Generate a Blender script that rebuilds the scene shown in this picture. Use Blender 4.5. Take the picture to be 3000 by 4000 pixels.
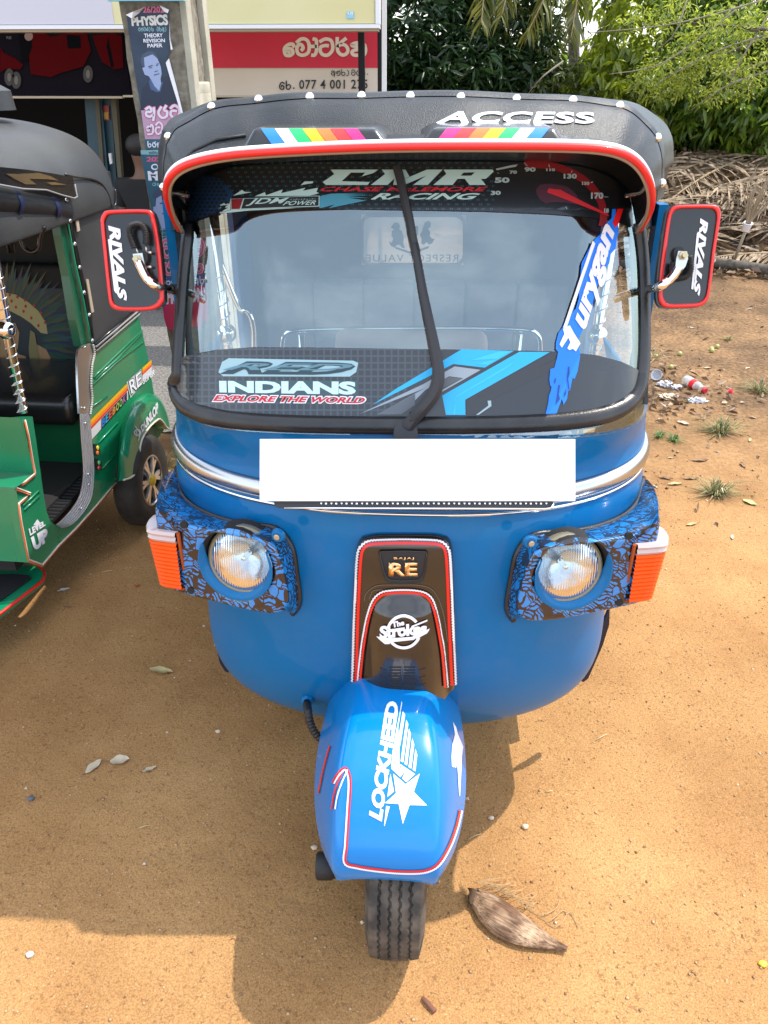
import bpy, bmesh, math, random
import numpy as np
from mathutils import Vector, Matrix
from mathutils.bvhtree import BVHTree
from mathutils.geometry import tessellate_polygon
R = math.radians
random.seed(7); rng = np.random.default_rng(7)
for o in list(bpy.data.objects): bpy.data.objects.remove(o)
SC = bpy.context.scene; COL = SC.collection

# ---------------- camera ----------------
FPX, CAMX, CAMZ, PITCH, YAW = 2900.0, 0.020, 1.72, R(30.4), R(2.7)
cd = bpy.data.cameras.new('camera'); cam = bpy.data.objects.new('camera', cd); COL.objects.link(cam)
cd.sensor_fit = 'HORIZONTAL'; cd.sensor_width = 36; cd.lens = 36*FPX/3000; cd.clip_start = .02; cd.clip_end = 400
cam.location = (CAMX, 0, CAMZ); cam.rotation_euler = (R(90)-PITCH, 0, YAW); SC.camera = cam
# ---------------- sky, sun, exposure ----------------
SUN_DIR = Vector((.445, .25, 1)).normalized()          # towards the sun: behind the vehicle and to its left
SUN_EL = math.asin(SUN_DIR.z); SUN_AZ = math.atan2(SUN_DIR.x, SUN_DIR.y)
W = bpy.data.worlds.new('World'); SC.world = W; W.use_nodes = True
nt = W.node_tree; bg = nt.nodes['Background']
sky = nt.nodes.new('ShaderNodeTexSky'); sky.sky_type = 'NISHITA'; sky.sun_disc = False
sky.sun_elevation = SUN_EL; sky.sun_rotation = SUN_AZ; sky.air_density = 1.2; sky.dust_density = 1.5
tc = nt.nodes.new('ShaderNodeTexCoord'); mp = nt.nodes.new('ShaderNodeMapping'); mp.inputs['Scale'].default_value = (1, 1, 2.6)
nz = nt.nodes.new('ShaderNodeTexNoise'); nz.inputs['Scale'].default_value = 2.3; nz.inputs['Detail'].default_value = 7; nz.inputs['Roughness'].default_value = .6
cr = nt.nodes.new('ShaderNodeValToRGB'); cr.color_ramp.elements[0].position = .44; cr.color_ramp.elements[1].position = .68
cr.color_ramp.elements[0].color = (.28, .28, .28, 1); cr.color_ramp.elements[1].color = (.66, .66, .66, 1)
mx = nt.nodes.new('ShaderNodeMixRGB'); mx.inputs[2].default_value = (9.6, 10.3, 11.2, 1)
nt.links.new(tc.outputs['Generated'], mp.inputs[0]); nt.links.new(mp.outputs[0], nz.inputs['Vector'])
nt.links.new(nz.outputs['Fac'], cr.inputs[0]); nt.links.new(cr.outputs[0], mx.inputs[0])
nt.links.new(sky.outputs[0], mx.inputs[1]); nt.links.new(mx.outputs[0], bg.inputs['Color'])
bg.inputs['Strength'].default_value = .15
sd = bpy.data.lights.new('sun', 'SUN'); sd.energy = 2.45; sd.angle = R(.55); sd.color = (1, .94, .84)
sun = bpy.data.objects.new('sun', sd); COL.objects.link(sun); sun.location = (3, 4, 9)
sun.rotation_euler = SUN_DIR.to_track_quat('Z', 'Y').to_euler()
SC.view_settings.view_transform = 'Standard'; SC.view_settings.look = 'None'; SC.view_settings.gamma = 1
SC.view_settings.use_curve_mapping = False; SC.view_settings.exposure = 1.14
SC.render.engine = 'CYCLES'
SC.cycles.max_bounces = 10; SC.cycles.transparent_max_bounces = 16
SC.cycles.caustics_reflective = False; SC.cycles.caustics_refractive = False
SC.cycles.use_denoising = True

# ---------------- picture-to-place helpers ----------------
cR = Vector((math.cos(YAW), math.sin(YAW), 0)); fH = Vector((-math.sin(YAW), math.cos(YAW), 0))
cF = fH*math.cos(PITCH) + Vector((0, 0, -math.sin(PITCH))); cU = fH*math.sin(PITCH) + Vector((0, 0, math.cos(PITCH)))
CAM = Vector((CAMX, 0, CAMZ))
def ray(px, py): return cF + cR*((px-1500)/FPX) + cU*((2000-py)/FPX)
def PY(px, py, y): d = ray(px, py); return CAM + d*(y/d.y)
def PZ(px, py, z=0.0): d = ray(px, py); return CAM + d*((z-CAMZ)/d.z)
def PPL(px, py, p0, n): d = ray(px, py); return CAM + d*((p0-CAM).dot(n)/d.dot(n))
def hit(bvh, px, py, off=0.0):
    d = ray(px, py).normalized(); h = bvh.ray_cast(CAM, d)
    if h[0] is None:
        h = bvh.find_nearest(CAM + d*1.6)
        for _ in range(6):
            t = (h[0]-CAM).dot(d); h = bvh.find_nearest(CAM + d*t)
    n = h[1] if h[1].dot(d) < 0 else -h[1]
    return h[0] + n*off

# ---------------- materials ----------------
def srgb(r, g, b):
    f = lambda c: (c/255/12.92) if c/255 <= .04045 else ((c/255+.055)/1.055)**2.4
    return (f(r), f(g), f(b))
MATS = {}
def mat(name, c, rough=.5, metal=0, coat=0, c2=None, nscale=8, bump=0, bscale=60, spec=.5, trans=0, detail=4, ramp=(.35, .65), coatr=.08):
    if name in MATS: return MATS[name]
    m = bpy.data.materials.new(name); m.use_nodes = True; t = m.node_tree; b = t.nodes['Principled BSDF']
    b.inputs['Base Color'].default_value = (*c, 1); b.inputs['Roughness'].default_value = rough
    b.inputs['Metallic'].default_value = metal; b.inputs['Coat Weight'].default_value = coat; b.inputs['Coat Roughness'].default_value = coatr
    b.inputs['Specular IOR Level'].default_value = spec; b.inputs['Transmission Weight'].default_value = trans
    co = t.nodes.new('ShaderNodeTexCoord')
    if c2:
        n = t.nodes.new('ShaderNodeTexNoise'); n.inputs['Scale'].default_value = nscale; n.inputs['Detail'].default_value = detail
        r = t.nodes.new('ShaderNodeValToRGB'); r.color_ramp.elements[0].position = ramp[0]; r.color_ramp.elements[1].position = ramp[1]
        r.color_ramp.elements[0].color = (*c, 1); r.color_ramp.elements[1].color = (*c2, 1)
        t.links.new(co.outputs['Object'], n.inputs['Vector']); t.links.new(n.outputs['Fac'], r.inputs[0]); t.links.new(r.outputs[0], b.inputs['Base Color'])
    if bump:
        n = t.nodes.new('ShaderNodeTexNoise'); n.inputs['Scale'].default_value = bscale; n.inputs['Detail'].default_value = 5
        u = t.nodes.new('ShaderNodeBump'); u.inputs['Strength'].default_value = bump; u.inputs['Distance'].default_value = .004
        t.links.new(co.outputs['Object'], n.inputs['Vector']); t.links.new(n.outputs['Fac'], u.inputs['Height']); t.links.new(u.outputs[0], b.inputs['Normal'])
    MATS[name] = m; return m
def nodes(m): return m.node_tree.nodes, m.node_tree.links, m.node_tree.nodes['Principled BSDF']
def mth(t, op, a, b=None):
    n = t.nodes.new('ShaderNodeMath'); n.operation = op
    for i, v in enumerate((a, b)):
        if v is None: continue
        if isinstance(v, (int, float)): n.inputs[i].default_value = v
        else: t.links.new(v, n.inputs[i])
    return n.outputs[0]

BLUE = mat('blue_paint', (.0, .125, .33), .40, coat=.30, coatr=.05, spec=.10, c2=(.0, .135, .35), nscale=3)
BLUE2 = mat('blue_panel_inner', (.002, .08, .28), .4, coat=.4)
SEAL = mat('seal_rubber', (.012, .012, .014), .33, bump=.12, bscale=200, c2=(.028, .027, .027), nscale=14)
RUB = mat('rubber', (.014, .014, .015), .55, bump=.25, bscale=240)
BLK = mat('black_plastic', (.008, .008, .009), .22, coat=.3)
BLKM = mat('black_matt', (.013, .013, .015), .6, bump=.15, bscale=300)
WIPM = mat('wiper_black', (.022, .022, .026), .48, bump=.1, bscale=600)
COWLM = mat('cowl_black', (.011, .008, .007), .16, coat=.8, c2=(.016, .012, .010), nscale=5)
VINYL = mat('black_vinyl', (.018, .020, .022), .36, spec=.35, bump=.35, bscale=420, c2=(.03, .032, .034), nscale=6)
VINYLG = mat('worn_vinyl', (.03, .032, .034), .5, bump=.35, bscale=300, c2=(.055, .057, .058), nscale=3)
CHR = mat('chrome', (.78, .78, .78), .07, metal=1)
STEEL = mat('brushed_steel', (.55, .55, .54), .3, metal=1, bump=.1, bscale=80)
ALU = mat('aluminium', (.80, .80, .81), .42, metal=1)
GOLD = mat('gold_chrome', (.80, .48, .22), .14, metal=1)
RED = mat('red_trim', (.70, .008, .006), .38, coat=.4)
WHT = mat('white_print', (.80, .80, .86), .45)
WHT2 = mat('white_trim', (.78, .74, .76), .5)
PLATE = mat('white_plate', (.93, .93, .93), .4)
PRINTD = mat('red_lens_print', (.28, .004, .006), .4)
DARK = mat('dark_interior', (.012, .011, .011), .8)
GREEN = mat('green_paint', (.004, .20, .085), .3, coat=.7, c2=(.004, .22, .10), nscale=4)
GREEND = mat('green_inner', (.004, .15, .06), .4, coat=.3)
MAT_TYRE = mat('tyre_rubber', (.030, .026, .023), .75, c2=(.13, .105, .082), nscale=22, bump=.3, bscale=150, ramp=(.38, .72), detail=8)

def dusty(m, dust=(.30, .20, .12), amt=.22, z0=.25, z1=.75):
    t = m.node_tree; N_, L_, b = nodes(m); src = b.inputs['Base Color'].links[0].from_socket; co = N_.new('ShaderNodeTexCoord')
    n = N_.new('ShaderNodeTexNoise'); n.inputs['Scale'].default_value = 9; n.inputs['Detail'].default_value = 9; n.inputs['Roughness'].default_value = .75; L_.new(co.outputs['Object'], n.inputs['Vector'])
    n2 = N_.new('ShaderNodeTexNoise'); n2.inputs['Scale'].default_value = 170; n2.inputs['Detail'].default_value = 2; L_.new(co.outputs['Object'], n2.inputs['Vector'])
    f = mth(t, 'MULTIPLY', mth(t, 'SUBTRACT', n.outputs['Fac'], .46), 2.2); f.node.use_clamp = True
    sp = mth(t, 'MULTIPLY', mth(t, 'GREATER_THAN', n2.outputs['Fac'], .70), .35); f = mth(t, 'MULTIPLY', mth(t, 'ADD', f, sp), amt)
    mx = N_.new('ShaderNodeMixRGB'); mx.inputs[2].default_value = (*dust, 1); L_.new(f, mx.inputs[0]); L_.new(src, mx.inputs[1]); L_.new(mx.outputs[0], b.inputs['Base Color'])
    L_.new(mth(t, 'ADD', mth(t, 'MULTIPLY', n.outputs['Fac'], .25), b.inputs['Roughness'].default_value-.12), b.inputs['Roughness'])
dusty(BLUE, amt=.10); dusty(GREEN, amt=.10)
# ---------------- object helpers ----------------
def tagd(o, label=None, cat=None, group=None, kind=None):
    for k, v in (('label', label), ('category', cat), ('group', group), ('kind', kind)):
        if v: o[k] = v
    return o
def thing(name, loc, label, cat, group=None, kind=None):
    o = bpy.data.objects.new(name, None); COL.objects.link(o); o.location = loc; o.empty_display_size = .1
    return tagd(o, label, cat, group, kind)
def link(name, me, m, parent=None, smooth=False, label=None, cat=None, group=None, kind=None):
    o = bpy.data.objects.new(name, me); COL.objects.link(o)
    if m is not None and not me.materials: me.materials.append(m)
    if parent is not None:
        o.parent = parent; o.matrix_parent_inverse = Matrix.Translation(-parent.location)
    if smooth:
        me.polygons.foreach_set('use_smooth', [True]*len(me.polygons))
    return tagd(o, label, cat, group, kind)
def mk(name, vs, fs, m, parent=None, smooth=False, **k):
    me = bpy.data.meshes.new(name); me.from_pydata([tuple(v) for v in vs], [], fs); me.update()
    return link(name, me, m, parent, smooth, **k)
def frombm(name, bm, m, parent=None, smooth=False, **k):
    bmesh.ops.recalc_face_normals(bm, faces=bm.faces)
    me = bpy.data.meshes.new(name); bm.to_mesh(me); bm.free()
    return link(name, me, m, parent, smooth, **k)
def autosmooth(o, ang=35):
    me = o.data; me.polygons.foreach_set('use_smooth', [True]*len(me.polygons))
    bm = bmesh.new(); bm.from_mesh(me)
    for e in bm.edges:
        if len(e.link_faces) == 2 and e.calc_face_angle(0) > R(ang): e.smooth = False
    bm.to_mesh(me); bm.free(); return o
def bvh_of(*obs):
    vs, fs = [], []
    for o in obs:
        n = len(vs); vs += [v.co.copy() for v in o.data.vertices]; fs += [[i+n for i in p.vertices] for p in o.data.polygons]
    return BVHTree.FromPolygons(vs, fs)
def bake(o, *mods):
    for typ, kw in mods:
        md = o.modifiers.new(typ.lower(), typ)
        for k, v in kw.items(): setattr(md, k, v)
    dg = bpy.context.evaluated_depsgraph_get(); dg.update()
    me = bpy.data.meshes.new_from_object(o.evaluated_get(dg)); old = o.data; o.modifiers.clear(); o.data = me
    bpy.data.meshes.remove(old); return o
def grid(rows):
    n = len(rows[0]); vs = [p for r in rows for p in r]
    return vs, [(i*n+j, i*n+j+1, (i+1)*n+j+1, (i+1)*n+j) for i in range(len(rows)-1) for j in range(n-1)]
def cat_rom(pts, k=6, closed=False):
    P = [Vector(p) for p in pts]; out = []; n = len(P)
    for i in range(n if closed else n-1):
        a, b, c, d = (P[(i-1) % n], P[i], P[(i+1) % n], P[(i+2) % n]) if closed else (P[max(i-1, 0)], P[i], P[i+1], P[min(i+2, n-1)])
        for j in range(k):
            t = j/k; out.append(.5*((2*b)+(c-a)*t+(2*a-5*b+4*c-d)*t*t+(3*b-a-3*c+d)*t**3))
    if not closed: out.append(P[-1])
    return out
def resample(pts, n):
    P = [Vector(p) for p in pts]; L = [0]
    for a, b in zip(P, P[1:]): L.append(L[-1]+(b-a).length)
    out = []; j = 0
    for i in range(n):
        s = L[-1]*i/(n-1)
        while j < len(P)-2 and L[j+1] < s: j += 1
        t = (s-L[j])/max(1e-9, L[j+1]-L[j]); out.append(P[j].lerp(P[j+1], min(1, max(0, t))))
    return out
def sweep(bm, pts, prof, up=None, closed=False, cap=True, scale=None):
    """profile (a,b): a along side vector, b along the up vector; up may be a list of vectors"""
    P = [Vector(p) for p in pts]; n = len(P); rings = []; last = None
    for i, p in enumerate(P):
        a, b = (P[(i-1) % n], P[(i+1) % n]) if closed else (P[max(i-1, 0)], P[min(i+1, n-1)])
        t = (b-a).normalized()
        u = Vector(up[i]) if isinstance(up, list) else (Vector(up) if up is not None else (last if last is not None else (Vector((0, 0, 1)) if abs(t.z) < .9 else Vector((0, 1, 0)))))
        u = (u - t*u.dot(t)); u = u.normalized() if u.length > 1e-6 else t.orthogonal().normalized()
        last = u; s = t.cross(u); k = 1 if scale is None else scale[i]
        rings.append([bm.verts.new(p + s*(x*k) + u*(y*k)) for x, y in prof])
    m = len(prof)
    for i in range(n if closed else n-1):
        r, q = rings[i], rings[(i+1) % n]
        for j in range(m): bm.faces.new((r[j], r[(j+1) % m], q[(j+1) % m], q[j]))
    if cap and not closed: bm.faces.new(rings[0][::-1]); bm.faces.new(rings[-1])
def circ(r, n=10, sx=1, sy=1): return [(r*sx*math.cos(2*math.pi*i/n), r*sy*math.sin(2*math.pi*i/n)) for i in range(n)]
def tube(name, pts, r, m, parent=None, n=10, closed=False, scale=None, **k):
    bm = bmesh.new(); sweep(bm, pts, circ(r, n), closed=closed, scale=scale); return frombm(name, bm, m, parent, True, **k)
def box(bm, c, s, rot=None, taper=1):
    c = Vector(c); v = []
    for z in (-.5, .5):
        k = taper if z > 0 else 1
        for x, y in ((-.5, -.5), (.5, -.5), (.5, .5), (-.5, .5)):
            q = Vector((x*s[0]*k, y*s[1]*k, z*s[2])); v.append(bm.verts.new(c + (rot @ q if rot else q)))
    for f in ((3, 2, 1, 0), (4, 5, 6, 7), (0, 1, 5, 4), (1, 2, 6, 5), (2, 3, 7, 6), (3, 0, 4, 7)): bm.faces.new([v[i] for i in f])
def boxo(name, c, s, m, parent=None, rot=None, bev=0, taper=1, **k):
    bm = bmesh.new(); box(bm, c, s, rot, taper)
    if bev: bmesh.ops.bevel(bm, geom=bm.edges[:], offset=bev, segments=3, affect='EDGES', profile=.6)
    o = frombm(name, bm, m, parent, **k); return autosmooth(o, 50) if bev else o
def lathe(name, prof, c, axis, m, parent=None, n=48, closed=False, smooth=True, **k):
    """prof: (along axis, radius)"""
    a = Vector(axis).normalized(); u = a.orthogonal().normalized(); w = a.cross(u); c = Vector(c); vs = []
    for i in range(n):
        t = 2*math.pi*i/n; d = u*math.cos(t) + w*math.sin(t); vs += [c + a*x + d*r for x, r in prof]
    q = len(prof); fs = [(i*q+j, i*q+j+1, ((i+1) % n)*q+j+1, ((i+1) % n)*q+j) for i in range(n) for j in range(q-1)]
    if closed: fs += [(i*q+q-1, i*q, ((i+1) % n)*q, ((i+1) % n)*q+q-1) for i in range(n)]
    o = mk(name, vs, fs, m, parent, smooth, **k); return autosmooth(o, 40) if smooth else o
def ball(name, c, r, m, parent=None, sc=(1, 1, 1), seg=20, **k):
    bm = bmesh.new(); bmesh.ops.create_uvsphere(bm, u_segments=seg, v_segments=seg//2, radius=r)
    for v in bm.verts: v.co = Vector(c) + Vector((v.co.x*sc[0], v.co.y*sc[1], v.co.z*sc[2]))
    return frombm(name, bm, m, parent, True, **k)
def plate(name, front, thick, m, parent=None, bev=0, seg=2, **k):
    """closed outline of 3-D points, given depth along vector thick"""
    bm = bmesh.new(); a = [bm.verts.new(p) for p in front]; b = [bm.verts.new(Vector(p)+Vector(thick)) for p in front]; n = len(a)
    bm.faces.new(a); bm.faces.new(b[::-1])
    for i in range(n): bm.faces.new((a[(i+1) % n], a[i], b[i], b[(i+1) % n]))
    if bev:
        es = [e for e in bm.edges if len(e.link_faces) == 2 and e.calc_face_angle(0) > R(50)]
        bmesh.ops.bevel(bm, geom=es, offset=bev, segments=seg, affect='EDGES', profile=.6)
    o = frombm(name, bm, m, parent, **k); return autosmooth(o, 50) if bev else o

# ---------------- flat print (lettering, stickers) laid on the real surfaces ----------------
_tc = {}
def text2d(s, bold=0.0, shear=0.0, space=1.0):
    key = (s, bold, shear, space)
    if key not in _tc:
        cu = bpy.data.curves.new('t', 'FONT'); cu.body = s; cu.offset = bold; cu.shear = shear; cu.space_character = space; cu.resolution_u = 3
        o = bpy.data.objects.new('t', cu); COL.objects.link(o)
        dg = bpy.context.evaluated_depsgraph_get(); dg.update(); me = o.evaluated_get(dg).to_mesh()
        v = np.array([(p.co.x, p.co.y) for p in me.vertices]); f = [tuple(p.vertices) for p in me.polygons]
        o.evaluated_get(dg).to_mesh_clear(); bpy.data.objects.remove(o); bpy.data.curves.remove(cu)
        v -= v.min(0); v /= v.max(0); _tc[key] = (v, f)
    return _tc[key]
def quadmap(v, q):
    TL, TR, BR, BL = [np.array(c, float) for c in q]; out = []
    for x, y in v: out.append((TL*(1-x)+TR*x)*y + (BL*(1-x)+BR*x)*(1-y))
    return out
def rect(x0, y0, x1, y1): return [(x0, y0), (x1, y0), (x1, y1), (x0, y1)]
def shape2d(*polys):
    """polygons (outer ring only each) -> 2-D mesh"""
    vs, fs = [], []
    for p in polys:
        n = len(vs); vs += [tuple(q) for q in p]
        fs += [tuple(n+i for i in t) for t in tessellate_polygon([[Vector((a[0], a[1], 0)) for a in p]])]
    return vs, fs
def ring2d(outer, inner):
    n = len(outer); return list(outer)+list(inner), [(i, (i+1) % n, n+(i+1) % n, n+i) for i in range(n)]
def stroke2d(paths, w, k=3):
    vs, fs = [], []
    for p in paths:
        P = [Vector((a[0], a[1], 0)) for a in p]
        if len(P) > 2: P = cat_rom(P, k)
        n0 = len(vs)
        for i, q in enumerate(P):
            t = (P[min(i+1, len(P)-1)]-P[max(i-1, 0)]).normalized(); nn = Vector((-t.y, t.x, 0))*w/2
            e = t*(w*.35 if i == len(P)-1 else (-w*.35 if i == 0 else 0))
            vs += [((q+nn+e).x, (q+nn+e).y), ((q-nn+e).x, (q-nn+e).y)]
        fs += [(n0+2*i, n0+2*i+1, n0+2*i+3, n0+2*i+2) for i in range(len(P)-1)]
    return vs, fs
def decal(name, vf, place, off, m, parent, maxlen=60, label=None, uvscale=None, **k):
    """place: BVH tree or function(px,py,off)"""
    vs, fs = vf; bm = bmesh.new(); bv = [bm.verts.new((v[0], v[1], 0)) for v in vs]
    for f in fs:
        try: bm.faces.new([bv[i] for i in f])
        except ValueError: pass
    bmesh.ops.remove_doubles(bm, verts=bm.verts, dist=.01)
    bmesh.ops.triangulate(bm, faces=bm.faces)
    if maxlen:
        for _ in range(7):
            es = [e for e in bm.edges if e.calc_length() > maxlen]
            if not es: break
            bmesh.ops.subdivide_edges(bm, edges=es, cuts=1); bmesh.ops.triangulate(bm, faces=[f for f in bm.faces if len(f.verts) > 3])
    uv = bm.loops.layers.uv.new('pix')
    for f in bm.faces:
        for l in f.loops: l[uv].uv = (l.vert.co.x/100, -l.vert.co.y/100)
    fn = place if callable(place) else (lambda x, y, o: hit(place, x, y, o))
    for v in bm.verts: v.co = fn(v.co.x, v.co.y, off)
    for f in bm.faces:
        f.normal_update()
        if f.normal.dot(CAM-f.calc_center_median()) < 0: f.normal_flip()
    me = bpy.data.meshes.new(name); bm.to_mesh(me); bm.free()
    return link(name, me, m, parent, True, label=label, **k)
def txt(name, s, q, place, off, m, parent, bold=.0, shear=0., space=1., maxlen=60, **k):
    v, f = text2d(s, bold, shear, space); return decal(name, (quadmap(v, q), f), place, off, m, parent, maxlen, **k)
# ======================= BLUE AUTO RICKSHAW =======================
BA = thing('auto_rickshaw', (0, 2.0, 0), 'blue three-wheeled auto rickshaw parked nose-on with black canopy and red-trimmed mirrors', 'auto rickshaw')
_z = np.linspace(.2, 1.75, 156)
_y = np.interp(_z, [.2, .27, .33, .42, .55, .72, .90, .99, 1.12, 1.57, 1.75], [1.46, 1.375, 1.325, 1.282, 1.25, 1.245, 1.262, 1.30, 1.368, 1.565, 1.645])
_y = np.convolve(np.pad(_y, 6, mode='edge'), np.ones(13)/13, 'valid')
def yc(z): return float(np.interp(z, _z, _y))
def hw(z):
    if z > .56: return .517 + .041*min(1, max(0, (z-.56)/.36)) - .033*min(1, max(0, (z-1.02)/.10)) - max(0, z-1.15)*.097
    return .517 - .205*(1-math.sqrt(max(0, 1-((.56-z)/.272)**3.4)))
def FY(x, z, D=None):
    w = hw(z); u = min(1, abs(x)/w); k = min(1, max(0, (z-1.02)/.10)); e = 2.5+5.0*k*k; D = (.36-.12*k)*(1 if z > .6 else .40+.60*max(0, (z-.28)/.32)**.7)
    return yc(z) + D*(1-math.sqrt(max(0, 1-u**e)))
def cols(z, ts): 
    w = hw(z); return [Vector((w*math.sin(t*math.pi/2), FY(w*math.sin(t*math.pi/2), z), z)) for t in ts]
ts = np.linspace(-1, 1, 61)
rows = []
for z in list(np.linspace(.292, .6, 22))+list(np.linspace(.62, 1.105, 22)):
    c = cols(z, ts); rows.append([Vector((c[0].x, 2.02, z))]+c+[Vector((c[-1].x, 2.02, z))])
c0 = rows[0]; rows.insert(0, [Vector((p.x*.9, p.y+.10, .285)) for p in c0]); rows.insert(0, [Vector((p.x*.5, 2.02, .285)) for p in c0])
vs, fs = grid(rows)
body = mk('front_body', vs, fs, BLUE, BA, True); bake(body, ('SOLIDIFY', dict(thickness=.006, offset=-1)))
autosmooth(body, 45); BV = bvh_of(body)
# windscreen
tg = np.linspace(-.815, .815, 49)
rows = [cols(z, tg) for z in np.linspace(1.10, 1.57, 22)]
vs, fs = grid(rows)
GL = bpy.data.materials.new('windscreen_glass'); GL.use_nodes = True; t = GL.node_tree
for n in list(t.nodes): t.nodes.remove(n)
out = t.nodes.new('ShaderNodeOutputMaterial'); tr = t.nodes.new('ShaderNodeBsdfTransparent'); tr.inputs[0].default_value = (.80, .86, .85, 1)
gs = t.nodes.new('ShaderNodeBsdfGlossy'); gs.inputs['Roughness'].default_value = .012; gs.inputs['Color'].default_value = (.80, .97, 1, 1)
fr = t.nodes.new('ShaderNodeFresnel'); fr.inputs[0].default_value = 1.52
ml = t.nodes.new('ShaderNodeMath'); ml.operation = 'ADD'; ml.inputs[1].default_value = .165; ml.use_clamp = True
ms = t.nodes.new('ShaderNodeMixShader')
t.links.new(fr.outputs[0], ml.inputs[0]); t.links.new(ml.outputs[0], ms.inputs[0]); t.links.new(tr.outputs[0], ms.inputs[1]); t.links.new(gs.outputs[0], ms.inputs[2]); t.links.new(ms.outputs[0], out.inputs[0])
glass = mk('windscreen', vs, fs, GL, BA, True)
rows = [cols(z, np.linspace(-1, 1, 61)) for z in np.linspace(1.05, 1.72, 30)]
vs, fs = grid(rows); GB = BVHTree.FromPolygons(vs, fs)
# gasket
gp = [(722, 870), (700, 1010), (684, 1200), (677, 1380), (680, 1500), (705, 1570), (760, 1612), (860, 1640), (1000, 1655), (1200, 1664), (1500, 1668), (1800, 1668), (2050, 1662), (2250, 1648), (2380, 1622), (2460, 1575), (2500, 1500), (2512, 1380), (2512, 1200), (2506, 1010), (2490, 870)]
gp = [(p.x, p.y) for p in cat_rom([(a, b, 0) for a, b in gp], 4)]
pts = []; ups = []
for x, y in gp:
    h = hit(GB, x, y); n = (CAM-h).normalized(); pts.append(h + n*.002); ups.append(n)
bm = bmesh.new(); sweep(bm, pts, [(-.021, -.012), (-.021, .004), (-.014, .012), (.004, .013), (.014, .006), (.015, -.012)], up=ups)
frombm('windscreen_gasket', bm, SEAL, BA, True)
# inner frame seal and pillars beside the glass
for s in (-1, 1):
    bm = bmesh.new(); P = [Vector((s*hw(z)*.925, FY(s*hw(z)*.925, z)+.02, z)) for z in np.linspace(1.13, 1.50, 12)]
    sweep(bm, P, [(-.012, -.012), (.012, -.012), (.012, .012), (-.012, .012)], up=(0, -1, 0)); frombm('windscreen_pillar', bm, RUB, BA)
    bm = bmesh.new(); P = [Vector((s*(.530-.02*(z-1.2)), 1.70, z)) for z in np.linspace(.60, 1.49, 8)]
    sweep(bm, P, [(-.010, -.02), (.010, -.02), (.010, .02), (-.010, .02)], up=(0, 1, 0)); frombm('door_pillar', bm, BLUE, BA)
    boxo('pillar_bolt', (s*.540, 1.672, 1.0), (.018, .012, .018), BLUE, BA, bev=.004)
# chrome band
for nm, z, prof, m in (('chrome_band', .984, [(-.020, -.003), (-.018, .006), (-.007, .011), (.008, .011), (.018, .006), (.020, -.003)], mat('dull_chrome', (.50, .50, .51), .26, metal=1)),
                       ('chrome_bead', .9595, [(-.003, -.002), (-.003, .004), (.003, .004), (.003, -.002)], CHR)):
    P = cols(z, np.linspace(-.97, .97, 70)); U = []
    for i, p in enumerate(P):
        tt = (P[min(i+1, 69)]-P[max(i-1, 0)]).normalized(); U.append(Vector((tt.y, -tt.x, .3)).normalized())
    bm = bmesh.new(); sweep(bm, P, prof, up=U); frombm(nm, bm, m, BA, True)
for x in (-.042, .018):
    p = Vector((x, FY(x, .895), .895)); lathe('body_bolt', [(0, .0001), (.0, .016), (.005, .015), (.008, .010), (.009, .0001)][::-1], p, (0, -1, .15), BLUE, BA, 20)
# number plate
nP = -cF; p0 = PY(1630, 1957, 1.232)
PLT = lambda x, y, o=0: PPL(x, y, p0 + nP*o, nP)
pl = plate('number_plate', [PLT(*q) for q in rect(1015, 1715, 2247, 1957)], -nP*.004, PLATE, BA)
def rr(x0, y0, x1, y1, r, k=6):
    out = []
    for cx, cy, a0 in ((x1-r, y0+r, -90), (x1-r, y1-r, 0), (x0+r, y1-r, 90), (x0+r, y0+r, 180)):
        out += [(cx+r*math.cos(R(a0+90*i/k)), cy+r*math.sin(R(a0+90*i/k))) for i in range(k+1)]
    return out
fr = plate('plate_frame', [PLT(x, y, -.002) for x, y in rr(1070, 1760, 2160, 1985, 24)], -nP*.006, BLKM, pl)
dots = [rect(x, 1964, x+7, 1970) if i % 2 else [(x, 1964), (x+9, 1964), (x+5, 1971)] for i, x in enumerate(range(1250, 2140, 20))]
decal('frame_pattern', shape2d(*dots), lambda x, y, o: PLT(x, y, -.0012), 0, WHT, fr, 0)
bm = bmesh.new(); sweep(bm, [PLT(x, y, .0) for x, y in [(1110, 1984), (1600, 1986), (2130, 1988), (2152, 1984), (2163, 1968)]], circ(.0022, 6)); frombm('frame_edge', bm, CHR, fr, True)

# windscreen stickers
def tex_grid(m, sx, sy, wx, wy, col, offs=0.0, y0=None):
    t = m.node_tree; N_, L_, b = nodes(m); uv = N_.new('ShaderNodeUVMap'); uv.uv_map = 'pix'; sp = N_.new('ShaderNodeSeparateXYZ'); L_.new(uv.outputs[0], sp.inputs[0])
    X, Y = sp.outputs[0], sp.outputs[1]; row = mth(t, 'FLOOR', mth(t, 'MULTIPLY', Y, sy))
    fx = mth(t, 'FRACT', mth(t, 'ADD', mth(t, 'MULTIPLY', X, sx), mth(t, 'MULTIPLY', row, offs))); fy = mth(t, 'FRACT', mth(t, 'MULTIPLY', Y, sy))
    return X, Y, fx, fy
def mixcol(m, fac, c1, c2):
    N_, L_, b = nodes(m); n = N_.new('ShaderNodeMixRGB'); n.inputs[1].default_value = (*c1, 1); n.inputs[2].default_value = (*c2, 1)
    L_.new(fac, n.inputs[0]); L_.new(n.outputs[0], b.inputs['Base Color']); return n
SB = mat('sticker_bottom', (.012, .016, .022), .3, coat=.6); t = SB.node_tree
X, Y, fx, fy = tex_grid(SB, 3.8, 3.8, 0, 0, None)
g = mth(t, 'MAXIMUM', mth(t, 'LESS_THAN', fx, .26), mth(t, 'LESS_THAN', fy, .26))
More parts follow.
